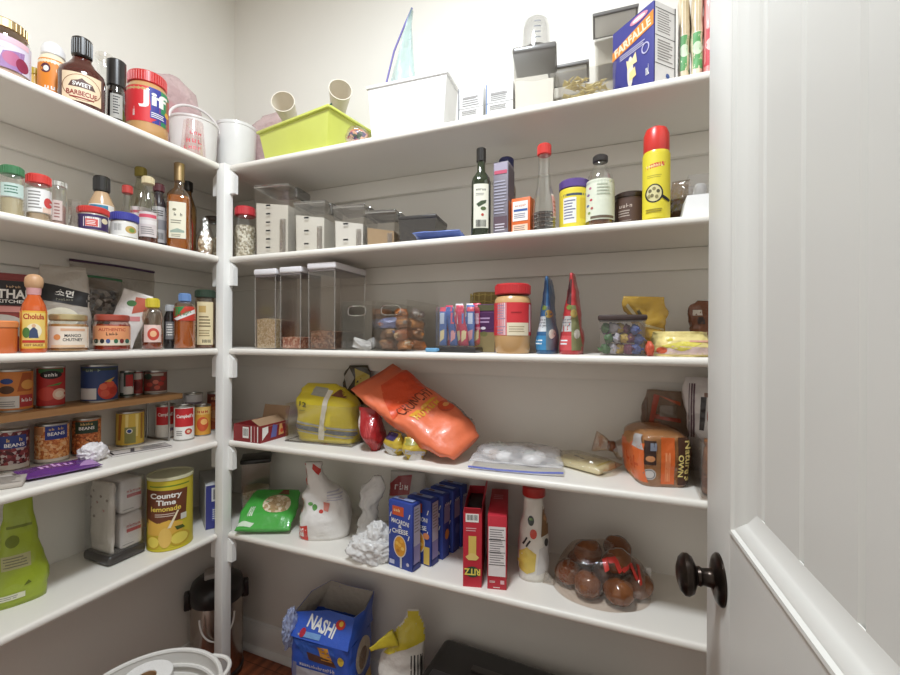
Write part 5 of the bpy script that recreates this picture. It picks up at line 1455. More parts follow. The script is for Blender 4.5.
t = carton('purple_carton', 'small purple carton beside the red-lidded peanut butter jar', 'box', BK(-0.342, 0.105, 2), 0.050, 0.05, 0.132, paper('5a2a5e'),
           front=[('rect', 0, 0.085, 0.046, 0.045, paper('4c1f52')), ('lines', 0, 0.088, 0.034, 0.02, paper('b89ac0'), 2), ('ell', -0.008, 0.066, 0.014, 0.008, paper('e6dcea')), ('rect', 0, 0.028, 0.049, 0.054, paper('8a7a52')), ('ell', -0.006, 0.05, 0.02, 0.014, paper('6a6a3a')), ('rect', 0, 0.122, 0.049, 0.016, paper('5c5a3e'))])
loc = BK(-0.378, 0.195, 2)
t = thing('onion_net', 'yellow net bag standing behind the purple carton', 'bag', loc, 0.1)
b = G(); b.pouch(0.090, 0.06, 0.176, mat('a8935a', 0.7), wf=((0, 0.9), (0.7, 1), (1, 0.9)), tf=((0, 0.7), (0.4, 1), (1, 0.5)), amp=0.005, seed=140); b.obj('contents', t)
g = G()
for i in range(9):
    z = 0.012 + 0.019 * i
    g.tube([(0.047 * math.cos(a), -0.004 + 0.034 * math.sin(a), z + 0.003 * (k_ % 2)) for k_, a in enumerate([2 * PI * q / 20 for q in range(20)])], 0.0013, plast('cdb868'), 5, True)
for i in range(16):
    a = 2 * PI * i / 16
    g.tube([(0.047 * math.cos(a), -0.004 + 0.034 * math.sin(a), 0.008), (0.047 * math.cos(a + 0.1), -0.004 + 0.034 * math.sin(a + 0.1), 0.172)], 0.0013, plast('cdb868'), 5)
g.obj('netting', t)
loc = BK(-0.262, 0.052, 2)
t = bottle('peanut_butter_jar', 'large plastic peanut butter jar with red lid and red label', 'jar', loc, [(0.041, 0), (0.044, 0.004), (0.0475, 0.045), (0.0475, 0.050), (0.0475, 0.130), (0.045, 0.140), (0.041, 0.146)], mat('d3a873', 0.25, coat=0.4), cap=(plast('c92f34'), 0.0455, 0.150, 0.178, 48),
           lab=(paper('d8353c'), 0.046, 0.129, 180, [('rect', -0.031, 0.0875, 0.024, 0.081, paper('eee4ea')), ('lines', -0.031, 0.105, 0.018, 0.04, paper('a890a8'), 6), ('rect', -0.031, 0.068, 0.022, 0.002, paper('a890a8')), ('lines', -0.031, 0.056, 0.018, 0.014, paper('a890a8'), 2),
                ('rect', 0.010, 0.062, 0.054, 0.032, paper('efe3c6')), ('lines', 0.010, 0.062, 0.044, 0.018, paper('b9a888'), 3), ('lines', 0.010, 0.104, 0.034, 0.006, paper('a8242c'), 1), ('rect', 0.043, 0.09, 0.010, 0.07, paper('e9c9cc'))]), extra=4)
for nm, lb, x, w, h, cs, sd in (('snack_pouch', 'blue snack pouch seen edge-on beside the red one', -0.178, 0.052, 0.195, ('2c5f8c', '1f3350', 'd3d8dc', '3a86b8'), 150), ('snack_pouch', 'red snack pouch seen edge-on beside the blue one', -0.117, 0.060, 0.200, ('c23a3e', '4a1f20', 'c9c6c4', 'd9565a'), 160)):
    t = thing(nm, lb, 'pouch', BK(x, 0.090, 2), 0.0, 'edge-on snack pouches')
    b = G(); b.pouch(w, 0.125, h, foil(cs[0], 0.3, 0.4), wf=((0, 0.95), (0.15, 1), (0.45, 0.70), (0.75, 0.42), (0.93, 0.26), (1, 0.16)), tf=((0, 0.95), (0.5, 0.9), (1, 0.75)), e=0.8, amp=0.004, seed=sd, cx=((0, 0), (1, 0.004))); b.obj('pouch', t)
    g = G(); bv = b.bvh()
    g.marks([('rect', -0.004, 0.075, 0.044, 0.038, foil(cs[2])), ('lines', -0.006, 0.078, 0.030, 0.022, foil('8c8f94'), 3), ('rect', -0.006, 0.028, 0.040, 0.036, foil(cs[3])), ('lines', -0.010, 0.030, 0.022, 0.016, foil('e6ecee'), 2),
             ('poly', [(-0.006, 0.125), (0.004, 0.12), (0.005, 0.185), (-0.004, 0.185)], foil(cs[1])), ('poly', [(0.006, 0.01), (0.030, 0.01), (0.014, 0.12), (0.004, 0.12)], foil('8a8a62' if sd == 160 else '6a7a86')), ('ell', 0.010, 0.10, 0.014, 0.02, foil('b9a05a')), ('ell', 0.017, 0.05, 0.012, 0.024, foil('d9d0c4')), ('ell', 0.000, 0.115, 0.012, 0.012, foil('7a8a3c'))], on=bv)
    g.obj('printing', t)

loc = BK(0.002, 0.062, 2)
t = thing('candy_box', 'clear box of wrapped sweets with dark lid', 'box', loc, 0.02)
g = G(); bin_shell(g, 0.100, 0.088, 0.082, clear('f8f7f6', 0.05, 0.34, 0.12), 0.002, 0.03); g.obj('body', t)
g = G(); g.box((0, 0, 0.088), (0.106, 0.094, 0.013), mat('3c2c2a', 0.35, coat=0.2), 0.004); g.obj('lid', t)
CC = ['4f7a4a', '7a3a5a', '4a4f86', 'b8434a', 'd9b85a', '8a4a86', '6a8a5a', 'c9c4d0', '5a6aa8', 'a83a3a']
for i in range(30):
    lay, q = divmod(i, 10)
    x, y = -0.037 + 0.0165 * (q % 5) + 0.008 * (lay % 2), -0.024 + 0.040 * (q // 5) + rnd.uniform(-0.007, 0.007)
    t = thing('wrapped_sweet', 'wrapped sweet in the dark-lidded clear box', 'sweet', (loc[0] + x + rnd.uniform(-0.002, 0.002), loc[1] + y, loc[2] + 0.0032 + 0.0225 * lay + (rnd.uniform(0, 0.007) if lay else 0)), rnd.uniform(-1.5, 1.5), 'wrapped sweets in the dark-lidded box')
    G().lump((0, 0, 0.0118), (0.0095 - 0.002 * (i % 2), 0.0125, 0.0122), foil(CC[(i * 7) % 10], 0.25, 0.8, 90), 0.35, 2.2, i, 3, floor=0).obj('sweet', t)
    gg = G()
    for s in (-1, 1):
        gg.add([(0, s * 0.009, 0.011), (-0.006, s * 0.017, 0.014), (0.006, s * 0.017, 0.008), (0, s * 0.009, 0.013), (-0.006, s * 0.017, 0.016), (0.006, s * 0.017, 0.010)], [(0, 1, 2), (5, 4, 3), (0, 3, 4, 1), (1, 4, 5, 2), (2, 5, 3, 0)], foil(CC[(i * 7) % 10], 0.25, 0.4))
    gg.obj('twist', t)
loc = BK(0.128, 0.072, 2)
t = thing('tortilla_bag', 'pale yellow and pink printed food bag lying at the door end', 'bag', loc, math.radians(8))
b = G(); b.pouch(0.130, 0.115, 0.055, foil('ecd98f', 0.3, 0.6), wf=((0, 0.92), (0.4, 1), (1, 0.85)), tf=((0, 0.9), (0.4, 1), (1, 0.7)), amp=0.008, seed=170); b.obj('bag', t)
g = G(); bv = b.bvh(); g.marks([('poly', [(-0.06, 0.006), (0.06, 0.006), (0.06, 0.02), (-0.03, 0.024)], foil('eed3cc')), ('poly', [(-0.05, 0.024), (-0.01, 0.034), (0.03, 0.03), (-0.01, 0.012)], foil('e0d25a')), ('ell', -0.034, 0.038, 0.012, 0.010, foil('c9b83a')), ('rect', 0.03, 0.034, 0.05, 0.004, foil('d8a08c')), ('ell', -0.048, 0.014, 0.018, 0.014, foil('d9694a'))], on=bv, step=0.008); g.obj('printing', t)
loc = (0.066, 1.185, TOP[2])
t = thing('chip_bag', 'crumpled see-through yellow bag leaning over the clear sweets box', 'bag', loc, math.radians(15))
b = G(); b.pouch(0.095, 0.045, 0.142, film('e0b64e', 0.72, 0.25, 0.9, 30), wf=((0, 0.5), (0.45, 0.75), (0.8, 1.1), (1, 1.0)), tf=((0, 0.7), (0.6, 1), (1, 0.1)), amp=0.012, fr=20, seed=180, cx=((0, 0.0), (0.5, 0.0), (1, -0.022)), cy=((0, 0), (0.6, -0.005), (1, -0.035))); b.obj('bag', t)
g = G(); bv = b.bvh(); g.marks([('poly', [(-0.040, 0.108), (-0.034, 0.112), (-0.018, 0.088), (-0.024, 0.084)], paper('5f5848')), ('poly', [(-0.066, 0.120), (-0.02, 0.07), (0.03, 0.06), (0.03, 0.064), (-0.018, 0.076), (-0.062, 0.126)], film('efe3c0', 0.9))], on=bv); g.obj('printing', t)
t = thing('orange_wrapper', 'crumpled orange-red wrapper between the sweets box and yellow food bag', 'wrapper', BK(0.0605, 0.022, 2), 0.3)
G().lump((0, 0, 0.016), (0.009, 0.016, 0.017), foil('c8553a', 0.3, 0.8), 0.35, 2.4, 5, floor=0.0).obj('wrapper', t)
loc = (0.196, 1.230, TOP[2])
t = thing('snack_bag', 'brown cellophane bag at the very end beside the door', 'bag', loc, 0.3)
b = G(); b.pouch(0.080, 0.05, 0.135, foil('7a4a32', 0.25, 0.7), wf=((0, 0.8), (0.5, 1), (0.9, 0.8), (1, 0.4)), tf=((0, 0.8), (0.5, 1), (1, 0.2)), amp=0.012, seed=190); b.obj('bag', t)
g = G(); g.marks([('rect', -0.022, 0.105, 0.02, 0.014, paper('d9cfc4')), ('rect', -0.018, 0.085, 0.016, 0.018, paper('3a2a24'))], on=b.bvh()); g.obj('printing', t)

# ------------------------------------------------------------------ back wall, fourth shelf
loc = (-1.133, 1.1085, TOP[3])
t = thing('snack_box', 'opened dark red carton with barcode lying by the post', 'box', loc, 0.0)
w, d, h = 0.116, 0.125, 0.056
DRED = paper('8c2a2c')
g = G(); bin_shell(g, w, d, h, DRED, 0.0012); g.obj('carton', t)
g = G()
g.marks([('rect', -0.004, 0.031, 0.026, 0.036, WHITE), ('bars', -0.004, 0.032, 0.020, 0.024, INK, 10), ('rect', 0.020, 0.028, 0.004, 0.05, WHITE), ('rect', 0.034, 0.028, 0.003, 0.05, paper('d9a0a0')), ('rect', 0.048, 0.028, 0.004, 0.05, WHITE)], FRONT, (0, -d / 2, 0))
g.marks([('poly', [(-0.055, 0.008), (-0.03, 0.03), (-0.03, 0.05), (-0.055, 0.048)], WHITE), ('poly', [(-0.02, 0.01), (0.005, 0.01), (0.01, 0.048), (-0.01, 0.052)], paper('6a6aa8')), ('poly', [(0.015, 0.012), (0.04, 0.014), (0.03, 0.05), (0.02, 0.048)], paper('e0a868')), ('ell', 0.03, 0.026, 0.014, 0.014, paper('d8503a'))], RIGHT, (w / 2, 0, 0))
g.obj('printing', t)
g = G(); g.box((0, 0, 0), (w - 0.002, 0.0015, 0.05), paper('a88a6c'), M=Matrix.Translation((0, d / 2 + 0.003, h + 0.022)) @ Matrix.Rotation(-0.25, 4, 'X')); g.obj('flap', t)
g = G(); g.box((0, 0, 0), (0.0015, d * 0.9, 0.05), paper('a88a6c'), M=Matrix.Translation((w / 2 - 0.022, 0, h + 0.004)) @ Matrix.Rotation(-1.1, 4, 'Y')); g.obj('flap', t)

loc = (-0.905, 1.175, TOP[3])
t = thing('acrylic_bin', 'clear acrylic bin with a yellow snack bag in it', 'bin', loc, math.radians(4))
g = G(); bin_shell(g, 0.248, 0.130, 0.125, clear('f9f8f6', 0.03, 0.3, 0.10), 0.003, 0.0); g.obj('bin', t)
G().tube([(-0.124, -0.065, 0.003), (0.124, -0.065, 0.003), (0.124, 0.065, 0.003), (-0.124, 0.065, 0.003)], 0.0022, clear('8f8a84', 0.4, 0.6), 6, True).obj('base_edge', t)
loc = (-0.900, 1.172, TOP[3] + 0.004)
t = thing('snack_bag', 'big yellow snack bag with grey stripes sitting in the acrylic bin', 'bag', loc, math.radians(5))
YEL = foil('e3cf35', 0.28, 0.45, 25)
b = G(); b.pouch(0.222, 0.112, 0.185, YEL, wf=((0, 0.96), (0.2, 1), (0.7, 0.96), (0.9, 0.72), (1, 0.5)), tf=((0, 0.9), (0.3, 1), (0.7, 0.9), (0.92, 0.5), (1, 0.15)), e=0.62, amp=0.010, fr=16, seed=200, cx=((0, 0), (0.6, 0), (1, -0.03))); b.obj('bag', t)
g = G(); bv = b.bvh()
SIL = foil('b9b9c0', 0.25)
g.marks([('poly', [(-0.112, 0.056), (0.0, 0.046), (0.112, 0.036), (0.112, 0.022), (0.0, 0.032), (-0.112, 0.042)], foil('6f7480')), ('poly', [(-0.112, 0.066), (0.0, 0.056), (0.112, 0.046), (0.112, 0.040), (0.0, 0.050), (-0.112, 0.060)], SIL), ('poly', [(-0.112, 0.038), (0.0, 0.028), (0.112, 0.018), (0.112, 0.014), (0.0, 0.024), (-0.112, 0.034)], SIL),
         ('txt', -0.070, 0.120, '12', 0.030, 0.016, foil('5a5a3a'), -8), ('lines', -0.07, 0.100, 0.03, 0.006, foil('8a8a4a'), 1), ('poly', [(-0.050, 0.150), (0.02, 0.145), (0.01, 0.172), (-0.04, 0.176)], foil('a9a89c')), ('poly', [(-0.010, 0.010), (0.010, 0.008), (0.030, 0.165), (0.012, 0.168)], foil('ebe6d8')),
         ('poly', [(0.03, 0.150), (0.10, 0.140), (0.10, 0.165), (0.05, 0.172)], foil('7a4a34'))], on=bv, step=0.012)
g.obj('printing', t)
loc = (-0.862, 1.278, TOP[3])
t = thing('snack_bag', 'dark and yellow snack bag standing behind the acrylic bin', 'bag', loc, math.radians(12))
b = G(); b.pouch(0.125, 0.045, 0.245, foil('4a4436', 0.25, 0.6), wf=((0, 0.9), (0.5, 1), (0.88, 0.8), (1, 0.55)), tf=((0, 0.8), (0.5, 1), (1, 0.15)), amp=0.010, seed=210); b.obj('bag', t)
g = G(); g.marks([('poly', [(-0.01, 0.235), (0.05, 0.21), (0.055, 0.12), (0.0, 0.14)], foil('c9b240')), ('poly', [(-0.05, 0.20), (-0.03, 0.235), (-0.01, 0.20), (-0.03, 0.16)], foil('b9b4ac')), ('ell', -0.03, 0.13, 0.03, 0.05, foil('8a8460'))], on=b.bvh(), step=0.01); g.obj('printing', t)

# the big orange bag lies sloping down to the front of the shelf
A0, A1 = Vector((-0.395, 1.112, 0.956)), Vector((-0.735, 1.186, 1.128))       # bottom end, top end
ax = (A1 - A0).normalized()
wd = Vector((0.42, 0.80, 0.42)); wd = (wd - ax * wd.dot(ax)).normalized()
nn = wd.cross(ax).normalized()                                               # out of the printed face
t = thing('chip_bag', 'big orange crunchy chip bag sloping from the bin down to shelf front', 'bag', A0)
M3 = Matrix((wd, -nn, ax)).transposed()
t.matrix_world = Matrix.Translation(A0) @ M3.to_4x4()
b = G(); L = (A1 - A0).length + 0.012
ORB = foil('ee7a52', 0.38, 0.45, 18)
b.pouch(0.175, 0.074, L, ORB, wf=((0, 0.62), (0.12, 0.9), (0.5, 1.0), (0.85, 1.02), (1, 1.0)), tf=((0, 0.35), (0.15, 0.9), (0.45, 1.0), (0.8, 0.55), (1, 0.04)), e=0.66, amp=0.013, fr=13, seed=221); b.obj('bag', t)
g = G(); bv = b.bvh()
g.marks([('poly', [(-0.086, 0.205), (0.086, 0.222), (0.086, 0.330), (-0.02, 0.335), (-0.05, 0.29)], foil('e0552f', 0.38)), ('txt', 0.0, 0.205, 'CRUNCHY', 0.125, 0.040, foil('5a2a1c'), 0, 0.0), ('poly', [(-0.05, 0.160), (0.06, 0.168), (0.055, 0.178), (-0.055, 0.172)], foil('e6a83a')), ('scr', 0.0, 0.157, 0.10, 0.026, foil('e9b23c')),
         ('ell', 0.05, 0.125, 0.05, 0.05, foil('d2502c')), ('ell', 0.055, 0.13, 0.022, 0.016, foil('e9a860')), ('poly', [(0.066, 0.03), (0.088, 0.04), (0.088, 0.15), (0.07, 0.14)], foil('a89a90')), ('lines', 0.078, 0.09, 0.014, 0.09, foil('6a6460'), 9)], on=bv, step=0.012)
g.obj('printing', t)
loc = (-0.708, 1.128, TOP[3])
t = thing('snack_bag', 'red snack bag standing edge-on under the orange bag', 'bag', loc, math.radians(8))
b = G(); b.pouch(0.070, 0.10, 0.128, foil('a8262a', 0.3, 0.6), wf=((0, 0.35), (0.3, 0.8), (0.7, 1), (1, 0.9)), tf=((0, 0.4), (0.4, 1), (1, 0.2)), amp=0.006, seed=230, cx=((0, 0.012), (1, -0.012))); b.obj('bag', t)
g = G(); g.marks([('poly', [(-0.046, 0.118), (-0.036, 0.118), (-0.01, 0.03), (-0.014, 0.02)], foil('c9bdb6')), ('bars', 0.006, 0.06, 0.02, 0.06, foil('c94a4a'), 4)], on=b.bvh()); g.obj('printing', t)
for i, (x, y, rz, lb) in enumerate(((-0.618, 1.112, -0.5, 'small yellow and navy snack bag under the orange bag'), (-0.540, 1.086, 0.6, 'small yellow and silver snack bag poking out below the orange bag'))):
    t = thing('snack_bag', lb, 'bag', (x, y, TOP[3]), rz, 'small snack bags under the orange bag')
    b = G(); b.pouch(0.075, 0.05, 0.064, foil('c9ad3a', 0.28, 0.6), wf=((0, 0.6), (0.4, 1), (1, 0.8)), tf=((0, 0.6), (0.5, 1), (1, 0.2)), amp=0.008, seed=240 + i); b.obj('bag', t)
    g = G(); g.marks([('poly', [(-0.036, 0.02), (0.036, 0.008), (0.036, 0.022), (-0.036, 0.034)], foil('b9b9c0')), ('rect', -0.006, 0.054, 0.06, 0.020, foil('3a3460' if i == 0 else '9a9440')), ('poly', [(-0.02, 0.0), (0.02, 0.0), (0.012, 0.018), (-0.012, 0.02)], foil('d9d6d2'))], on=b.bvh()); g.obj('printing', t)

loc = (-0.262, 1.172, TOP[3])
t = thing('zipper_bag', 'clear zipper bag with blue seal lying flat on the shelf', 'bag', loc, math.radians(6))
g = G()
for i in range(9):
    g.lump((rnd.uniform(-0.085, 0.085), rnd.uniform(-0.03, 0.075), 0.016 + 0.002 * (i % 3)), (rnd.uniform(0.018, 0.030), rnd.uniform(0.015, 0.024), 0.014), foil(('e6e2de', 'd9d4d0', 'cfd6cc', 'c4b2a4', 'efedea')[i % 5], 0.4, 0.5), 0.3, 2.2, i * 3, 3, floor=0.003)
o = g.obj('contents', t)
g = G(); g.pouch(0.240, 0.050, 0.195, film('f0eef0', 0.34, 0.2, 0.9, 35), wf=((0, 1), (0.6, 0.98), (1, 0.85)), tf=((0, 0.06), (0.25, 0.6), (0.6, 1), (0.95, 0.5), (1, 0.1)), amp=0.006, seed=250, M=Matrix.Translation((0, -0.098, 0.0215)) @ Matrix.Rotation(-PI / 2, 4, 'X') @ Matrix.Scale(-1, 4, (0, 1, 0)))
for p in g.v:
    p.z = max(p.z, 0.0006)
g.obj('film', t)
G().tube([(-0.120, -0.100, 0.006), (-0.04, -0.104, 0.005), (0.05, -0.103, 0.006), (0.122, -0.098, 0.010)], 0.004, plast('5a66b8'), 8, flat=0.6).obj('seal', t)
loc = (-0.088, 1.192, TOP[3])
t = thing('noodle_packet', 'cream cellophane packet of dry noodles lying askew', 'packet', loc, math.radians(-28))
b = G(); b.box((0, 0, 0.012), (0.135, 0.085, 0.020), foil('efe3bb', 0.35, 0.8), 0.008, seg=3); b.obj('contents', t)
g = G(); g.marks([('rect', -0.02, 0.0, 0.05, 0.05, paper('efe6c4')), ('ell', -0.03, 0.008, 0.016, 0.008, paper('4a4034')), ('ell', -0.008, 0.0, 0.014, 0.007, paper('6a5a40')), ('lines', 0.03, -0.005, 0.05, 0.04, paper('c9b478'), 4), ('rect', 0.055, 0, 0.008, 0.07, paper('cdb95c'))], UP, (0, 0, 0.022)); g.obj('printing', t)
g = G(); g.pouch(0.175, 0.034, 0.100, clear('f2efe6', 0.12, 0.45, 0.08, 0.8, 50), wf=((0, 0.9), (0.5, 1), (1, 0.9)), tf=((0, 0.2), (0.3, 1), (0.7, 1), (1, 0.2)), amp=0.005, seed=255, M=Matrix.Translation((0, -0.05, 0.0175)) @ Matrix.Rotation(-PI / 2, 4, 'X') @ Matrix.Scale(-1, 4, (0, 1, 0)))
for p in g.v:
    p.z = max(p.z, 0.0006)
g.obj('film', t)

# the bread
bx = (0.078, 1.172, TOP[3])
t = thing('bread_loaf', 'bagged brown bread loaf with orange printing', 'bread', bx, math.radians(17))
b = G()
b.pouch(0.118, 0.150, 0.128, mat('b98654', 0.6, bump=0.2), wf=((0, 0.88), (0.15, 0.95), (0.6, 1), (0.85, 0.96), (0.97, 0.72), (1, 0.45)), tf=((0, 0.92), (0.5, 1), (0.9, 0.97), (1, 0.7)), e=0.42, amp=0.004, fr=14, seed=260); b.obj('loaf', t)
f = G(); f.pouch(0.122, 0.156, 0.130, clear('f3ece4', 0.07, 0.35, 0.08, 0.5, 40), wf=((0, 0.88), (0.15, 0.95), (0.6, 1), (0.85, 0.96), (0.97, 0.74), (1, 0.5)), tf=((0, 0.92), (0.5, 1), (0.9, 0.97), (1, 0.7)), e=0.42, amp=0.005, fr=16, seed=261); f.obj('bag', t)
g = G(); bv = f.bvh(); OR2 = foil('dd6a30', 0.3, 0.3)
g.marks([('rect', 0.002, 0.062, 0.030, 0.108, OR2), ('scr', 0.002, 0.062, 0.012, 0.095, paper('f0a070')), ('rect', -0.036, 0.080, 0.024, 0.056, paper('3a241c')), ('rect', -0.030, 0.094, 0.014, 0.018, paper('8f96a8')), ('ell', -0.036, 0.066, 0.020, 0.014, paper('c98a5c')), ('ell', -0.038, 0.030, 0.028, 0.026, paper('c9c4c0')), ('ring', -0.038, 0.030, 0.024, 0.022, 0.002, paper('7a7674')),
         ('rect', 0.040, 0.062, 0.032, 0.110, paper('4a2c1c')), ('txt', 0.047, 0.064, "Nature's", 0.092, 0.016, paper('f0dc8a'), -90, 0.02), ('txt', 0.030, 0.052, 'OWN', 0.052, 0.012, paper('f0dc8a'), -90, 0.03)], on=bv, step=0.008)
g.marks([('poly', [(-0.07, 0.01), (0.07, 0.01), (0.07, 0.10), (-0.07, 0.09)], OR2), ('poly', [(0.02, 0.085), (0.07, 0.085), (0.06, 0.118), (0.03, 0.115)], paper('b9b4b2')), ('scr', 0.02, 0.05, 0.08, 0.03, paper('c24a1c'))], LEFT, (0, 0, 0), on=bv, step=0.009)
g.obj('printing', t)
g = G()
g.pouch(0.045, 0.035, 0.075, clear('e9dcd0', 0.15, 0.5, 0.1, 0.8), wf=((0, 1.3), (0.4, 0.5), (1, 1.2)), tf=((0, 1.2), (0.4, 0.5), (1, 0.4)), amp=0.006, seed=262, M=Matrix.Translation((-0.055, 0.070, 0.05)) @ Matrix.Rotation(-1.3, 4, 'Y')); g.obj('bag_neck', t)
G().lump((-0.082, 0.070, 0.058), (0.012, 0.014, 0.014), foil('7a4a2c', 0.4), 0.3, 2, 3).obj('twist_tie', t)
loc = (0.108, 1.286, TOP[3])
t = thing('bread_bag', 'dim brown bread bag with orange edges standing behind the loaf', 'bag', loc, math.radians(5))
b = G(); b.pouch(0.118, 0.034, 0.205, film('9a7a60', 0.55, 0.25, 0.8), wf=((0, 0.95), (0.7, 1), (1, 0.7)), tf=((0, 0.7), (0.4, 1), (1, 0.15)), amp=0.010, seed=270); b.obj('bag', t)
g = G(); bv = b.bvh(); g.marks([('poly', [(-0.040, 0.11), (-0.028, 0.11), (-0.010, 0.19), (-0.024, 0.195)], foil('b8503a')), ('poly', [(-0.024, 0.195), (-0.01, 0.19), (0.04, 0.165), (0.04, 0.175)], foil('c2603c')), ('poly', [(-0.03, 0.13), (0.04, 0.122), (0.04, 0.132), (-0.03, 0.142)], foil('a84a34')), ('bars', -0.046, 0.15, 0.014, 0.07, foil('5a3a2a'), 4), ('rect', 0.01, 0.15, 0.04, 0.03, foil('8a7a6a'))], on=bv, step=0.01); g.obj('printing', t)
t = thing('acrylic_bin', 'clear acrylic bin of brown packets at the door end', 'bin', (0.235, 1.160, TOP[3]), 0.0)
g = G(); bin_shell(g, 0.150, 0.225, 0.125, clear('f6f4f2', 0.05, 0.35, 0.10), 0.003); g.obj('bin', t)
t = thing('grain_pouch', 'brown paper pouch inside the acrylic bin at the door end', 'pouch', (0.232, 1.100, TOP[3] + 0.004), 0.0)
b = G(); b.pouch(0.125, 0.09, 0.115, foil('8a5a38', 0.5, 0.5), tf=((0, 0.9), (0.5, 1), (1, 0.5)), wf=((0, 1), (1, 0.95)), amp=0.006, seed=281); b.obj('pouch', t)
g = G(); g.marks([('rect', -0.03, 0.06, 0.04, 0.07, paper('b98a5a')), ('rect', 0.02, 0.03, 0.05, 0.03, paper('6a3c24'))], LEFT, on=b.bvh()); g.obj('printing', t)
t = thing('chip_bag', 'tall white snack bag with dark and orange print standing in end bin', 'bag', (0.228, 1.205, TOP[3] + 0.004), math.radians(-12))
b = G(); b.pouch(0.135, 0.07, 0.245, foil('e9e4e2', 0.3, 0.6), wf=((0, 0.85), (0.35, 0.95), (0.7, 1.05), (1, 1.0)), tf=((0, 0.7), (0.4, 1), (0.85, 0.8), (1, 0.1)), amp=0.008, seed=290, cx=((0, 0), (1, -0.014))); b.obj('bag', t)
g = G(); bv = b.bvh(); g.marks([('bars', -0.062, 0.165, 0.016, 0.13, foil('6f5560'), 3), ('poly', [(-0.045, 0.12), (-0.035, 0.12), (-0.030, 0.20), (-0.042, 0.20)], foil('3f3a3c')), ('ell', -0.012, 0.155, 0.034, 0.06, foil('b8562c')), ('ell', -0.012, 0.155, 0.018, 0.034, foil('6a2c1c')), ('rect', -0.01, 0.205, 0.05, 0.010, foil('8a6a5a'))], on=bv, step=0.01); g.obj('printing', t)

# ------------------------------------------------------------------ back wall, lowest shelf
loc = (-1.292, 1.240, TOP[4])
t = thing('grain_canister', 'tall clear canister with black lid in the back corner', 'canister', loc, 0.75)
g = G(); bin_shell(g, 0.098, 0.098, 0.178, clear('f8f7f5', 0.05, 0.35, 0.12), 0.0022, 0.04); g.obj('body', t)
g = G(); g.prism([(-0.043, 0.003), (0.043, 0.003), (0.044, 0.066), (0.0, 0.076), (-0.044, 0.070)], 'y', -0.043, 0.043, GRAINM); g.obj('contents', t)
g = G(); g.box((0, 0, 0.185), (0.106, 0.106, 0.018), mat('1f1d1d', 0.3, coat=0.3), 0.006, seg=3); g.obj('lid', t)
loc = (-1.110, 1.122, TOP[4])
t = thing('nut_pouch', 'bright green pouch with clear window of nuts leaning on the corner', 'pouch', loc, math.radians(24))
M = Matrix.Translation((0, -0.062, 0.016)) @ Matrix.Rotation(math.radians(-60), 4, 'X')
b = G(); b.pouch(0.185, 0.036, 0.165, foil('4fae4a', 0.28, 0.4), wf=((0, 0.96), (0.5, 1), (0.9, 0.9), (1, 0.8)), tf=((0, 0.4), (0.3, 1), (0.7, 0.9), (1, 0.1)), amp=0.006, seed=300, M=M)
for p in b.v:
    p.z = max(p.z, 0.001)
b.obj('pouch', t)
g = G(); bv = b.bvh(); g.marks([('ell', 0.022, 0.008, 0.092, 0.070, speck(['d6bf9f', 'c4a884', 'e3d2b8', 'b3946c'], 95)), ('poly', [(-0.088, -0.055), (-0.04, -0.06), (-0.03, -0.05), (-0.088, -0.042)], foil('d9ead2')), ('poly', [(0.01, 0.05), (0.05, 0.05), (0.04, 0.078), (0.02, 0.078)], foil('7a4a2c')), ('scr', -0.052, -0.01, 0.018, 0.05, foil('e6f2dc'))], UP, (0, 0, 0), on=bv, step=0.01); g.obj('printing', t)
loc = (-0.905, 1.160, TOP[4])
t = thing('flour_bag', 'white plastic bag with red and green print and twisted top', 'bag', loc, math.radians(28))
b = G(); b.pouch(0.165, 0.125, 0.236, foil('e9e5e0', 0.4, 0.6, 22), wf=((0, 0.94), (0.25, 1.0), (0.5, 0.86), (0.75, 0.42), (0.9, 0.28), (1, 0.34)), tf=((0, 0.9), (0.25, 1), (0.5, 0.85), (0.75, 0.5), (0.9, 0.3), (1, 0.15)), amp=0.014, fr=14, seed=310, cx=((0, 0), (0.4, 0), (1, -0.040))); b.obj('bag', t)
g = G(); bv = b.bvh(); RD = foil('cf3f34', 0.35)
g.marks([('poly', [(-0.085, 0.006), (-0.045, 0.002), (-0.048, 0.052), (-0.082, 0.046)], RD), ('rect', -0.066, 0.028, 0.014, 0.030, foil('efe9e4')), ('poly', [(-0.078, 0.235), (-0.062, 0.235), (-0.052, 0.17), (-0.07, 0.175)], RD), ('poly', [(-0.04, 0.235), (-0.01, 0.215), (-0.02, 0.20), (-0.04, 0.22)], RD), ('ell', -0.026, 0.105, 0.016, 0.02, foil('5a9a4a')), ('ell', -0.040, 0.115, 0.016, 0.012, foil('6aa858')), ('ell', -0.006, 0.092, 0.014, 0.012, RD), ('poly', [(0.0, 0.12), (0.02, 0.115), (0.016, 0.09), (0.002, 0.095)], foil('e08a7a')), ('lines', 0.035, 0.135, 0.05, 0.03, foil('c4c0cc'), 4), ('poly', [(-0.09, 0.08), (-0.07, 0.08), (-0.065, 0.13), (-0.085, 0.13)], foil('d98a78'))], on=bv, step=0.01)
g.obj('printing', t)
MILKY = film('f4f2f0', 0.62, 0.22, 0.7, 34)
loc = (-0.738, 1.168, TOP[4])
t = thing('produce_bag', 'knotted whitish plastic bag standing between flour bag and blue boxes', 'bag', loc, 0.1)
G().pouch(0.085, 0.070, 0.205, MILKY, wf=((0, 1.0), (0.25, 0.8), (0.5, 0.6), (0.62, 0.78), (0.85, 0.9), (1, 0.35)), tf=((0, 0.9), (0.3, 0.8), (0.5, 0.55), (0.75, 0.9), (1, 0.3)), e=0.95, amp=0.016, fr=22, seed=320, cx=((0, -0.012), (0.5, -0.005), (1, 0.018))).obj('bag', t)
loc = (-0.668, 1.082, TOP[4])
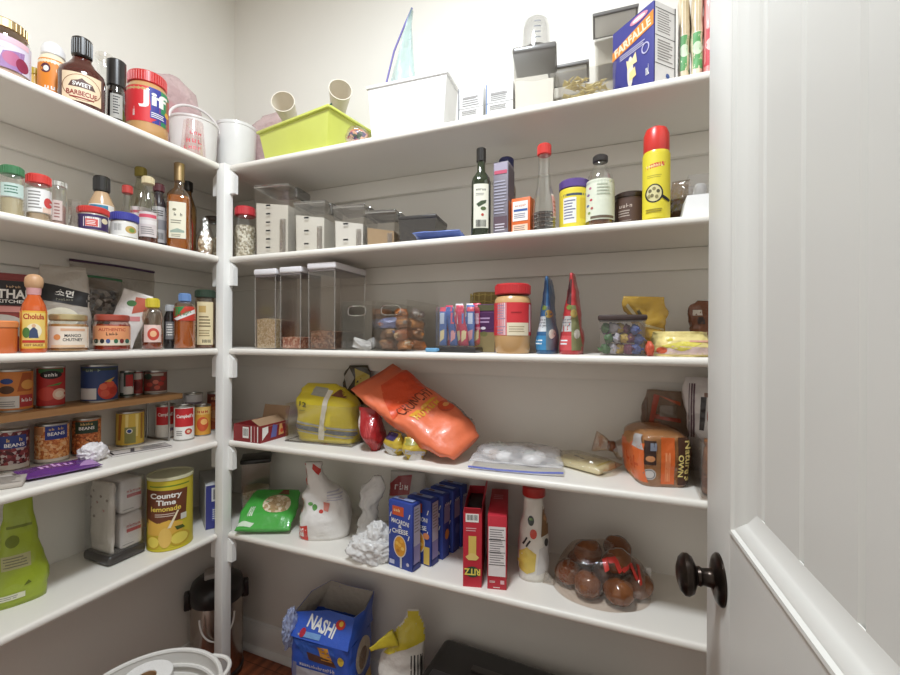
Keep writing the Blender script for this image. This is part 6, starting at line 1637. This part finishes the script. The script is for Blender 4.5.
t = thing('produce_bag', 'crumpled whitish plastic bag slumped at the shelf front before blue boxes', 'bag', loc, 0.2)
G().lump((-0.012, -0.004, 0.030), (0.066, 0.046, 0.044), MILKY, 0.25, 1.6, 12, 5, floor=0.001, ridge=0.32).obj('bag', t)
g = G(); g.lump((0.006, 0.006, 0.066), (0.036, 0.030, 0.040), MILKY, 0.25, 1.6, 17, 5, floor=0.03, ridge=0.35); g.obj('knot', t)
loc = (-0.655, 1.262, TOP[4])
t = thing('pasta_bag', 'clear bag with dark red label standing behind the blue boxes', 'bag', loc, math.radians(14))
b = G(); b.pouch(0.128, 0.05, 0.205, film('d9d4cc', 0.6, 0.25, 0.7), wf=((0, 0.9), (0.5, 1), (1, 0.9)), tf=((0, 0.8), (0.4, 1), (1, 0.1)), amp=0.008, seed=330); b.obj('bag', t)
g = G(); bv = b.bvh(); g.marks([('poly', [(-0.062, 0.125), (0.01, 0.135), (0.016, 0.195), (-0.03, 0.190), (-0.062, 0.16)], foil('9c2c2e')), ('scr', -0.018, 0.158, 0.05, 0.022, foil('e9d9d4')), ('rect', 0.0, 0.08, 0.10, 0.03, foil('7a9a6a'))], on=bv, step=0.01); g.obj('printing', t)

BLU, BLU2 = paper('33489c'), paper('2b3a7c')
TD = math.radians(-10)
c, s = math.cos(TD), math.sin(TD)
MB = (('blue macaroni and cheese box at the front of its row', -0.5318, 1.0545, True), ('second blue macaroni box in the row, behind the front one', -0.4965, 1.1000, False), ('third blue macaroni box in the row', -0.4795, 1.1480, False), ('fourth blue macaroni box in the row', -0.4660, 1.1960, False), ('rearmost blue macaroni box in the row', -0.4560, 1.2400, False))
for i, (lb, nx, ny, first) in enumerate(MB):
    w, d, h = 0.084, 0.036, 0.186
    cx_, cy_ = nx - w / 2 * c - d / 2 * s, ny - w / 2 * s + d / 2 * c
    fr = [('rect', -0.008, 0.160, 0.040, 0.026, paper('d0582e')), ('scr', -0.008, 0.162, 0.032, 0.009, paper('f0d9a0')), ('txt', 0.0, 0.130, 'MACARONI', 0.062, 0.013, WHITE, -3), ('txt', 0.0, 0.118, '&', 0.012, 0.009, WHITE), ('txt', 0.0, 0.104, 'CHEESE', 0.056, 0.013, WHITE, 3),
          ('ell', 0.0, 0.062, 0.046, 0.062, paper('d9cfc4')), ('ell', 0.0, 0.062, 0.040, 0.056, paper('dd9a32')), ('rect', 0.004, 0.018, 0.007, 0.030, paper('c9c6c8')), ('rect', -0.028, 0.014, 0.018, 0.012, paper('b9bcd8')), ('ell', 0.028, 0.018, 0.010, 0.010, paper('c9c6d8'))]
    fr += [('ell', x, z, 0.012, 0.010, paper(k_)) for x, z, k_ in ((-0.010, 0.07, 'f0c056'), (0.006, 0.078, 'e9ae44'), (0.010, 0.058, 'f3ca6a'), (-0.006, 0.050, 'c9822a'), (0.0, 0.066, 'f0b84c'))]
    fr += [('poly', [(x, z), (x + 0.003, z + 0.001), (x + 0.007, z + 0.014), (x + 0.004, z + 0.014)], WHITE) for x, z in ((-0.038, 0.09), (0.028, 0.085), (-0.036, 0.14), (0.030, 0.145))]
    rt = [('rect', 0, 0.125, 0.030, 0.11, paper('b9b6c4')), ('lines', 0, 0.14, 0.024, 0.07, GREYT, 8), ('rect', 0, 0.045, 0.030, 0.05, paper('8a84b4')), ('rect', 0, 0.009, 0.034, 0.014, paper('3a4488'))] if i in (0, 1) else [('rect', 0, 0.13, 0.030, 0.05, paper('8f8cae')), ('ell', 0.0, 0.07, 0.022, 0.03, paper('c98a4a') if i == 2 else paper('5a6ab0')), ('scr', 0, 0.16, 0.024, 0.010, WHITE)]
    if i == 1:
        fr += [('rect', 0.030, 0.03, 0.02, 0.05, paper('d9b85a')), ('ell', 0.028, 0.085, 0.022, 0.018, paper('dd8a5a'))]
    carton('macaroni_box', lb, 'box', (cx_, cy_, TOP[4]), w, d, h, BLU, front=fr, right=rt, top=[('rect', 0, 0.0, 0.07, 0.016, paper('9aa8d8')), ('rect', -0.01, 0.0, 0.02, 0.010, paper('7a5a5a'))], rz=TD, group='blue macaroni boxes in a row')

CR = paper('c42a3a')
for i, (lb, lx, ly, rx, ry, dd, h) in enumerate((('red cracker box with torn open top', -0.380, 1.048, -0.333, 1.060, 0.20, 0.196), ('red cracker box with nutrition panel and closed top', -0.318, 1.062, -0.270, 1.073, 0.20, 0.190))):
    a = math.atan2(ry - ly, rx - lx)
    w = math.hypot(rx - lx, ry - ly)
    cx_ = (lx + rx) / 2 - math.sin(a) * dd / 2
    cy_ = (ly + ry) / 2 + math.cos(a) * dd / 2
    t = thing('cracker_box', lb, 'box', (cx_, cy_, TOP[4]), a, 'red cracker boxes')
    g = G()
    if i == 0:
        bin_shell(g, w, dd, h, CR, 0.0012)
    else:
        g.box((0, 0, h / 2), (w, dd, h), CR, 0.001)
    g.obj('carton', t)
    g = G()
    if i == 0:
        g.marks([('rect', -0.001, 0.180, 0.034, 0.022, WHITE), ('bars', -0.001, 0.181, 0.028, 0.014, INK, 11), ('lines', 0, 0.150, 0.034, 0.012, paper('e6b0b4'), 2), ('rect', 0.0, 0.108, 0.020, 0.050, paper('e0bf62')), ('poly', [(-0.018, 0.078), (-0.006, 0.088), (0.006, 0.088), (0.018, 0.078), (0.010, 0.070), (-0.010, 0.070)], paper('e6c878')),
                 ('ell', 0, 0.040, 0.038, 0.028, paper('2a4a34')), ('txt', 0, 0.040, 'RITZ', 0.042, 0.017, paper('f0dc62'), 180, 0.03)], FRONT, (0, -dd / 2, 0))
    else:
        g.marks([('rect', 0, 0.098, 0.044, 0.128, paper('e9e2e0')), ('lines', 0, 0.112, 0.038, 0.090, paper('8a8484'), 15), ('rect', 0, 0.128, 0.042, 0.002, INK), ('rect', 0, 0.096, 0.042, 0.0015, INK), ('rect', 0, 0.064, 0.042, 0.0015, INK), ('lines', -0.010, 0.020, 0.018, 0.006, WHITE, 2), ('rect', 0.014, 0.020, 0.010, 0.010, paper('e6b8bc')), ('lines', 0.002, 0.006, 0.022, 0.004, WHITE, 1)], FRONT, (0, -dd / 2, 0))
        g.marks([('lines', 0, 0.03, 0.03, 0.04, paper('e08a92'), 3)], UP, (0, 0, h))
    g.obj('printing', t)
    if i == 0:
        for (cc, ss, rot, ax_) in (((w / 2 + 0.004, 0.02, h + 0.022), (0.0014, 0.14, 0.045), 0.25, 'Y'), ((0.0, -dd / 2 - 0.002, h + 0.005), (w * 0.9, 0.0014, 0.014), 0.35, 'X')):
            gg = G(); gg.box((0, 0, 0), ss, CR, M=Matrix.Translation(cc) @ Matrix.Rotation(rot, 4, ax_)); gg.obj('flap', t)
        gg = G(); gg.box((0, 0.01, h * 0.46), (w - 0.006, dd - 0.02, h * 0.85), paper('2a2222'), 0.004); gg.obj('inner_bag', t)
loc = (-0.218, 1.165, TOP[4])
t = thing('cheese_pouch', 'white and yellow food pouch with red cap near the cracker boxes', 'pouch', loc, outward(loc, 6))
b = G(); b.pouch(0.086, 0.066, 0.222, foil('e9e4da', 0.3, 0.5), wf=((0, 0.92), (0.2, 1), (0.6, 0.9), (0.85, 0.62), (0.95, 0.6), (1, 0.6)), tf=((0, 0.9), (0.25, 1), (0.7, 0.8), (0.95, 0.75), (1, 0.75)), e=0.85, amp=0.005, seed=340); b.obj('pouch', t)
g = G(); g.lathe([(0, 0.2225), (0.030, 0.2225), (0.031, 0.225), (0.031, 0.246), (0.028, 0.249), (0, 0.249)], plast('b8342e'), 28); g.obj('cap', t)
g = G(); bv = b.bvh(); g.marks([('poly', [(-0.044, 0.03), (-0.02, 0.02), (0.0, 0.03), (0.004, 0.075), (-0.02, 0.09), (-0.042, 0.075)], foil('dcc05a')), ('poly', [(0.004, 0.02), (0.04, 0.03), (0.038, 0.10), (0.012, 0.09)], foil('d3cfcc')), ('ell', -0.010, 0.162, 0.016, 0.026, foil('3a4038')), ('ell', -0.010, 0.166, 0.010, 0.006, foil('7aa05a')), ('ell', -0.004, 0.128, 0.018, 0.026, foil('d8584a')), ('poly', [(-0.032, 0.098), (-0.028, 0.096), (-0.018, 0.116), (-0.022, 0.118)], foil('33302e')), ('poly', [(-0.024, 0.092), (-0.02, 0.090), (-0.010, 0.108), (-0.014, 0.110)], foil('33302e')), ('poly', [(0.016, 0.12), (0.036, 0.125), (0.034, 0.20), (0.02, 0.20)], foil('8a6a4a')), ('ell', 0.028, 0.17, 0.012, 0.016, foil('b98a62')), ('ell', 0.03, 0.105, 0.01, 0.02, foil('4a4644'))], on=bv, step=0.008); g.obj('printing', t)

# the bag of rolls: each roll is a thing, the film another
ROLL = mat('8a542f', 0.22, var=0.22, vs=22, coat=0.5)
BX, BY = -0.046, 1.170
spots = [(-0.078, -0.010, 0.033), (-0.028, -0.048, 0.033), (0.044, -0.052, 0.033), (0.090, 0.000, 0.033), (-0.054, 0.056, 0.033), (0.016, 0.018, 0.033), (0.072, 0.062, 0.033), (-0.032, 0.006, 0.088), (0.040, -0.014, 0.088), (0.040, 0.058, 0.086)]
proto = None
for i, (x, y, z) in enumerate(spots):
    if proto is None:
        g = G(); g.lump((0, 0, 0), (0.036, 0.035, 0.031), ROLL, 0.10, 1.6, 4, 4); proto = g.obj('bread_roll'); o = proto
    else:
        o = proto.copy(); scn.collection.objects.link(o)
    o.location = (BX + x, BY + y, TOP[4] + z + 0.001)
    o.rotation_euler = (0.2 * (i % 3 - 1), 0.25 * (i % 2), i * 1.3)
    tag(o, 'glossy brown bread roll in the clear bag', 'roll', 'brown rolls in the clear bag')
t = thing('roll_bag', 'clear bag with red script holding glossy brown rolls', 'bag', (BX, BY, TOP[4]), math.radians(6))
f = G()
n, m_ = 48, 20
vs, fs = [], []
for j in range(m_ + 1):
    ph = PI / 2 * j / m_
    for i in range(n):
        a = 2 * PI * i / n
        rx, ry, rz_ = 0.122, 0.094, 0.124
        p = Vector((rx * math.cos(a) * math.cos(ph) ** 0.55, ry * math.sin(a) * math.cos(ph) ** 0.55, rz_ * math.sin(ph)))
        q = p * 17
        k_ = 1 - 0.07 * (noise.noise(q) + 1) * (0.3 + math.sin(ph))
        vs.append(Vector((p.x * k_, p.y * k_, max(p.z * k_, 0.0008))))
for j in range(m_):
    for i in range(n):
        fs.append((j * n + i, j * n + (i + 1) % n, (j + 1) * n + (i + 1) % n, (j + 1) * n + i))
f.add(vs, fs, clear('f3eae2', 0.07, 0.40, 0.07, 0.9, 40)); f.obj('film', t)
g = G(); bv = f.bvh(); RS = foil('c8352c', 0.35)
g.marks([('poly', [(0.0, 0.104), (0.012, 0.108), (0.016, 0.088), (0.006, 0.082)], RS), ('poly', [(0.012, 0.108), (0.036, 0.112), (0.032, 0.102), (0.016, 0.100)], RS), ('poly', [(0.026, 0.106), (0.036, 0.108), (0.046, 0.084), (0.038, 0.080)], RS), ('poly', [(0.044, 0.088), (0.064, 0.098), (0.062, 0.086), (0.050, 0.080)], RS), ('poly', [(0.062, 0.098), (0.070, 0.096), (0.084, 0.066), (0.078, 0.064)], RS), ('poly', [(0.082, 0.092), (0.088, 0.088), (0.092, 0.054), (0.086, 0.054)], RS)], on=bv, step=0.008); g.obj('printing', t)
g = G(); g.pouch(0.05, 0.012, 0.026, clear('f0e9e2', 0.14, 0.5, 0.1, 0.9), wf=((0, 0.5), (1, 1)), amp=0.004, seed=350, M=Matrix.Translation((-0.118, -0.012, 0.004)) @ Matrix.Rotation(-1.35, 4, 'Y')); g.obj('gather', t)
g = G(); g.box((0.114, 0.006, 0.060), (0.014, 0.006, 0.022), plast('d9d6d2'), 0.002); g.obj('bag_clip', t)

# ------------------------------------------------------------------ on the floor
STEEL = metal('b5aaa0', 0.25)
BK_ = mat('1c1a1a', 0.35, coat=0.2)
loc = (-1.405, 1.165, 0)
t = thing('coffee_airpot', 'steel coffee airpot with black top in the corner behind the post', 'airpot', loc, outward(loc, 0))
G().lathe([(0, 0.022), (0.086, 0.022), (0.088, 0.026), (0.088, 0.285), (0.084, 0.295), (0, 0.295)], STEEL, 40).obj('body', t)
G().lathe([(0, 0), (0.088, 0), (0.091, 0.004), (0.091, 0.020), (0.086, 0.024), (0, 0.024)], BK_, 40).obj('base', t)
G().lathe([(0.0895, 0.282), (0.092, 0.286), (0.092, 0.318), (0.084, 0.345), (0.062, 0.362), (0.04, 0.366), (0, 0.366)], BK_, 40).obj('head', t)
G().box((0, 0.0, 0.372), (0.085, 0.060, 0.022), mat('b9b4ae', 0.4), 0.006).obj('pump_button', t)
for s in (-1, 1):
    G().box((s * 0.096, 0, 0.292), (0.022, 0.034, 0.062), BK_, 0.006).obj('handle_bracket', t)
G().tube([(0.094 * math.cos(a), -0.060 * math.sin(a) - 0.02 * math.sin(a), 0.270 - 0.085 * math.sin(a)) if False else (0.055 * math.cos(a), -0.0935, 0.262 - 0.092 * math.sin(a)) for a in [PI * i / 20 for i in range(21)]], 0.003, mat('d9d2c9', 0.4)).obj('carry_handle', t)
G().box((0.030, 0.094, 0.014), (0.05, 0.020, 0.026), BK_, 0.005).obj('foot', t)
t = thing('power_cord', 'short dark cord hanging under the lowest shelf by the airpot', 'cord', (-1.20, 1.2875, 0.5))
G().tube([(-0.05, -0.006, 0.0), (-0.01, -0.004, -0.003), (0.03, -0.004, -0.002)], 0.003, BK_).obj('cord', t)

loc = (-1.058, 0.674, 0)
t = thing('laundry_basket', 'round white ribbed plastic basket on the floor by the post', 'basket', loc, math.radians(28))
BW = plast('e9e5df')
g = G()
g.lathe([(0, 0), (0.135, 0), (0.139, 0.004), (0.165, 0.385), (0.1615, 0.385), (0.136, 0.007), (0, 0.004)], BW, 56); g.obj('body', t)
g = G()
for z in [0.04 + 0.024 * i for i in range(14)]:
    r_ = lin([(0.004, 0.139), (0.385, 0.165)], z) - 0.005
    g.tube([(r_ * math.cos(2 * PI * i / 48), r_ * math.sin(2 * PI * i / 48), z) for i in range(48)], 0.0052, BW, 6, True)
g.obj('rib', t)
G().tube([(0.1655 * math.cos(2 * PI * i / 56), 0.1655 * math.sin(2 * PI * i / 56), 0.388) for i in range(56)], 0.006, BW, 8, True).obj('rim', t)
for s in (0, PI):
    G().tube([((0.168 + 0.022 * math.sin(PI * k_ / 10)) * math.cos(s + 0.62 + (k_ - 5) * 0.06), (0.168 + 0.022 * math.sin(PI * k_ / 10)) * math.sin(s + 0.62 + (k_ - 5) * 0.06), 0.388) for k_ in range(11)], 0.0055, BW, 8).obj('handle', t)
loc = (-1.092, 0.706, 0.0075)
t = thing('paper_towel_roll', 'white paper towel roll standing in the ribbed basket', 'paper towel', loc, 0)
G().lathe([(0.021, 0.0), (0.056, 0.0), (0.0565, 0.006), (0.0565, 0.400), (0.055, 0.405), (0.021, 0.405), (0.021, 0.0)], mat('f1eeea', 0.9, bump=0.3, bs=200), 40).obj('paper', t)
G().lathe([(0.0205, 0.0), (0.0205, 0.403), (0.019, 0.403), (0.019, 0.0), (0.0205, 0.0)], paper('a8835c'), 28).obj('core', t)

# blue snack carton bag
loc = (-0.885, 1.170, 0)
t = thing('pet_food_bag', 'large blue printed bag with open folded top on the floor', 'bag', loc, math.radians(3))
BB = foil('3a60c4', 0.3, 0.35, 25)
b = G()
b.pouch(0.225, 0.165, 0.300, BB, wf=((0, 0.97), (0.1, 1), (1, 1.0)), tf=((0, 0.97), (0.1, 1), (1, 0.98)), e=0.28, n=56, amp=0.006, fr=12, seed=400, top=False); b.obj('bag', t)
up = G()
vs, fs = [], []
ring0 = [(-0.110, -0.080), (0.0, -0.082), (0.110, -0.080), (0.112, 0.0), (0.110, 0.078), (0.0, 0.080), (-0.110, 0.078), (-0.112, 0.0)]
ring1 = [(-0.118, -0.040), (0.0, -0.016), (0.096, -0.020), (0.116, 0.012), (0.112, 0.074), (0.02, 0.078), (-0.06, 0.078), (-0.112, 0.040)]
zz1 = [0.345, 0.362, 0.360, 0.372, 0.395, 0.392, 0.400, 0.372]
N0 = len(ring0)
for j in range(5):
    f_ = j / 4
    for i in range(N0):
        x = ring0[i][0] + (ring1[i][0] - ring0[i][0]) * f_
        y = ring0[i][1] + (ring1[i][1] - ring0[i][1]) * f_
        z = 0.298 + (zz1[i] - 0.298) * f_
        q = Vector((x * 20, y * 20, z * 20))
        vs.append(Vector((x, y, z)) + Vector((noise.noise(q), noise.noise(q + Vector((4, 1, 2))), 0)) * 0.006)
for j in range(4):
    for i in range(N0):
        fs.append((j * N0 + i, j * N0 + (i + 1) % N0, (j + 1) * N0 + (i + 1) % N0, (j + 1) * N0 + i))
o = len(vs)
inner = [p + Vector((-p.x, -p.y, 0)) * 0.02 for p in vs]
vs += inner
fs += [tuple(i + o for i in f[::-1]) for f in fs]
LIN = foil('b3aaa0', 0.45)
no = len(fs) // 2
up.add(vs, fs[:no], BB); up.add(vs, fs[no:], LIN); up.obj('top_flap', t)
fo = G(); fo.lump((-0.112, -0.070, 0.315), (0.016, 0.030, 0.058), film('b9c4e6', 0.6, 0.2, 1.0, 45), 0.2, 2.0, 6, 5, ridge=0.6); fo.obj('torn_film', t)
g = G(); bv = b.bvh(); bv2 = up.bvh()
g.marks([('poly', [(-0.10, 0.292), (0.06, 0.292), (0.085, 0.23), (-0.04, 0.24)], foil('3c62b8')), ('poly', [(0.0, 0.285), (0.04, 0.29), (0.06, 0.245), (0.02, 0.24)], foil('d99a3c')), ('poly', [(-0.04, 0.262), (0.06, 0.255), (0.07, 0.235), (-0.03, 0.24)], foil('5a3c34')), ('scr', 0.0, 0.222, 0.13, 0.012, foil('e6e0d4')), ('rect', 0.0, 0.12, 0.17, 0.18, foil('b9b4b8')), ('ell', 0.03, 0.15, 0.06, 0.05, foil('8f9a6a')), ('rect', -0.085, 0.12, 0.016, 0.20, foil('8a8aa8')), ('ell', 0.085, 0.26, 0.02, 0.03, foil('e0c04a'))], FRONT, on=bv, step=0.015)
g.marks([('ell', 0.0, 0.235, 0.09, 0.11, foil('c9b9a0')), ('ell', 0.0, 0.225, 0.05, 0.07, foil('8a6a4a')), ('poly', [(-0.06, 0.06), (0.06, 0.10), (0.06, 0.16), (-0.06, 0.13)], foil('d2aa4a')), ('ring', -0.01, 0.10, 0.05, 0.06, 0.008, foil('3a3a4a'))], RIGHT, on=bv, step=0.015)
g.marks([('txt', -0.005, 0.330, 'NASHI', 0.105, 0.028, WHITE, -6, 0.03), ('ell', 0.058, 0.340, 0.034, 0.020, foil('c8342c')), ('ell', 0.060, 0.342, 0.015, 0.011, foil('e6b83a')), ('rect', -0.03, 0.308, 0.07, 0.010, foil('7aa4d8')), ('ell', -0.062, 0.310, 0.02, 0.018, foil('b83044'))], FRONT, on=bv2, step=0.01)
g.obj('printing', t)
loc = (-0.618, 1.170, 0)
t = thing('snack_bag', 'yellow and white bag with pointed folded top on the floor', 'bag', loc, math.radians(24))
b = G(); b.pouch(0.150, 0.075, 0.420, foil('dfd9d0', 0.35, 0.5), wf=((0, 0.95), (0.3, 1), (0.65, 0.95), (0.85, 0.6), (1, 0.2)), tf=((0, 0.9), (0.4, 1), (0.75, 0.6), (1, 0.05)), amp=0.010, seed=410, cx=((0, 0), (0.6, 0), (1, 0.030))); b.obj('bag', t)
g = G(); bv = b.bvh(); YL = foil('d8c63c', 0.35, 0.4)
g.marks([('poly', [(-0.075, 0.29), (-0.01, 0.31), (0.075, 0.33), (0.075, 0.44), (-0.075, 0.44)], YL), ('bars', 0.040, 0.26, 0.04, 0.07, foil('3a3634'), 4), ('lines', 0.0, 0.15, 0.10, 0.10, GREYT, 6)], on=bv, step=0.012); g.obj('printing', t)
g = G(); g.pouch(0.052, 0.02, 0.085, YL, wf=((0, 1), (1, 0.25)), amp=0.004, seed=411, M=Matrix.Translation((-0.022, -0.026, 0.352)) @ Matrix.Rotation(-2.0, 4, 'Y')); g.obj('folded_corner', t)

loc = (-0.235, 1.125, 0)
t = thing('tool_case', 'large black plastic case with latches pushed against the back wall', 'case', loc, math.radians(-3))
w, d, h = 0.60, 0.30, 0.288
CS = mat('232021', 0.4, coat=0.15)
G().box((0, 0, h * 0.42), (w - 0.02, d - 0.02, h * 0.84), CS, 0.02, seg=4).obj('body', t)
G().box((0, 0, h - 0.026), (w, d, 0.052), mat('1c1a1b', 0.35, coat=0.3), 0.022, seg=5).obj('lid', t)
G().box((-0.02, 0.055, h + 0.0015), (0.30, 0.022, 0.006), mat('4a4746', 0.4), 0.002).obj('label_strip', t)
G().box((-0.10, -0.03, h + 0.002), (0.34, 0.06, 0.012), mat('2f2c2c', 0.35), 0.005, seg=3).obj('handle', t)
for x in (-0.18, 0.18):
    G().box((x, -d / 2 - 0.003, h - 0.05), (0.05, 0.010, 0.06), mat('b9b4ae', 0.35), 0.004).obj('latch', t)
g = G(); g.marks([('rect', -0.125, -0.03, 0.022, 0.02, paper('d9d2c4'))], UP, (0, 0, h + 0.0082)); g.obj('sticker', t)
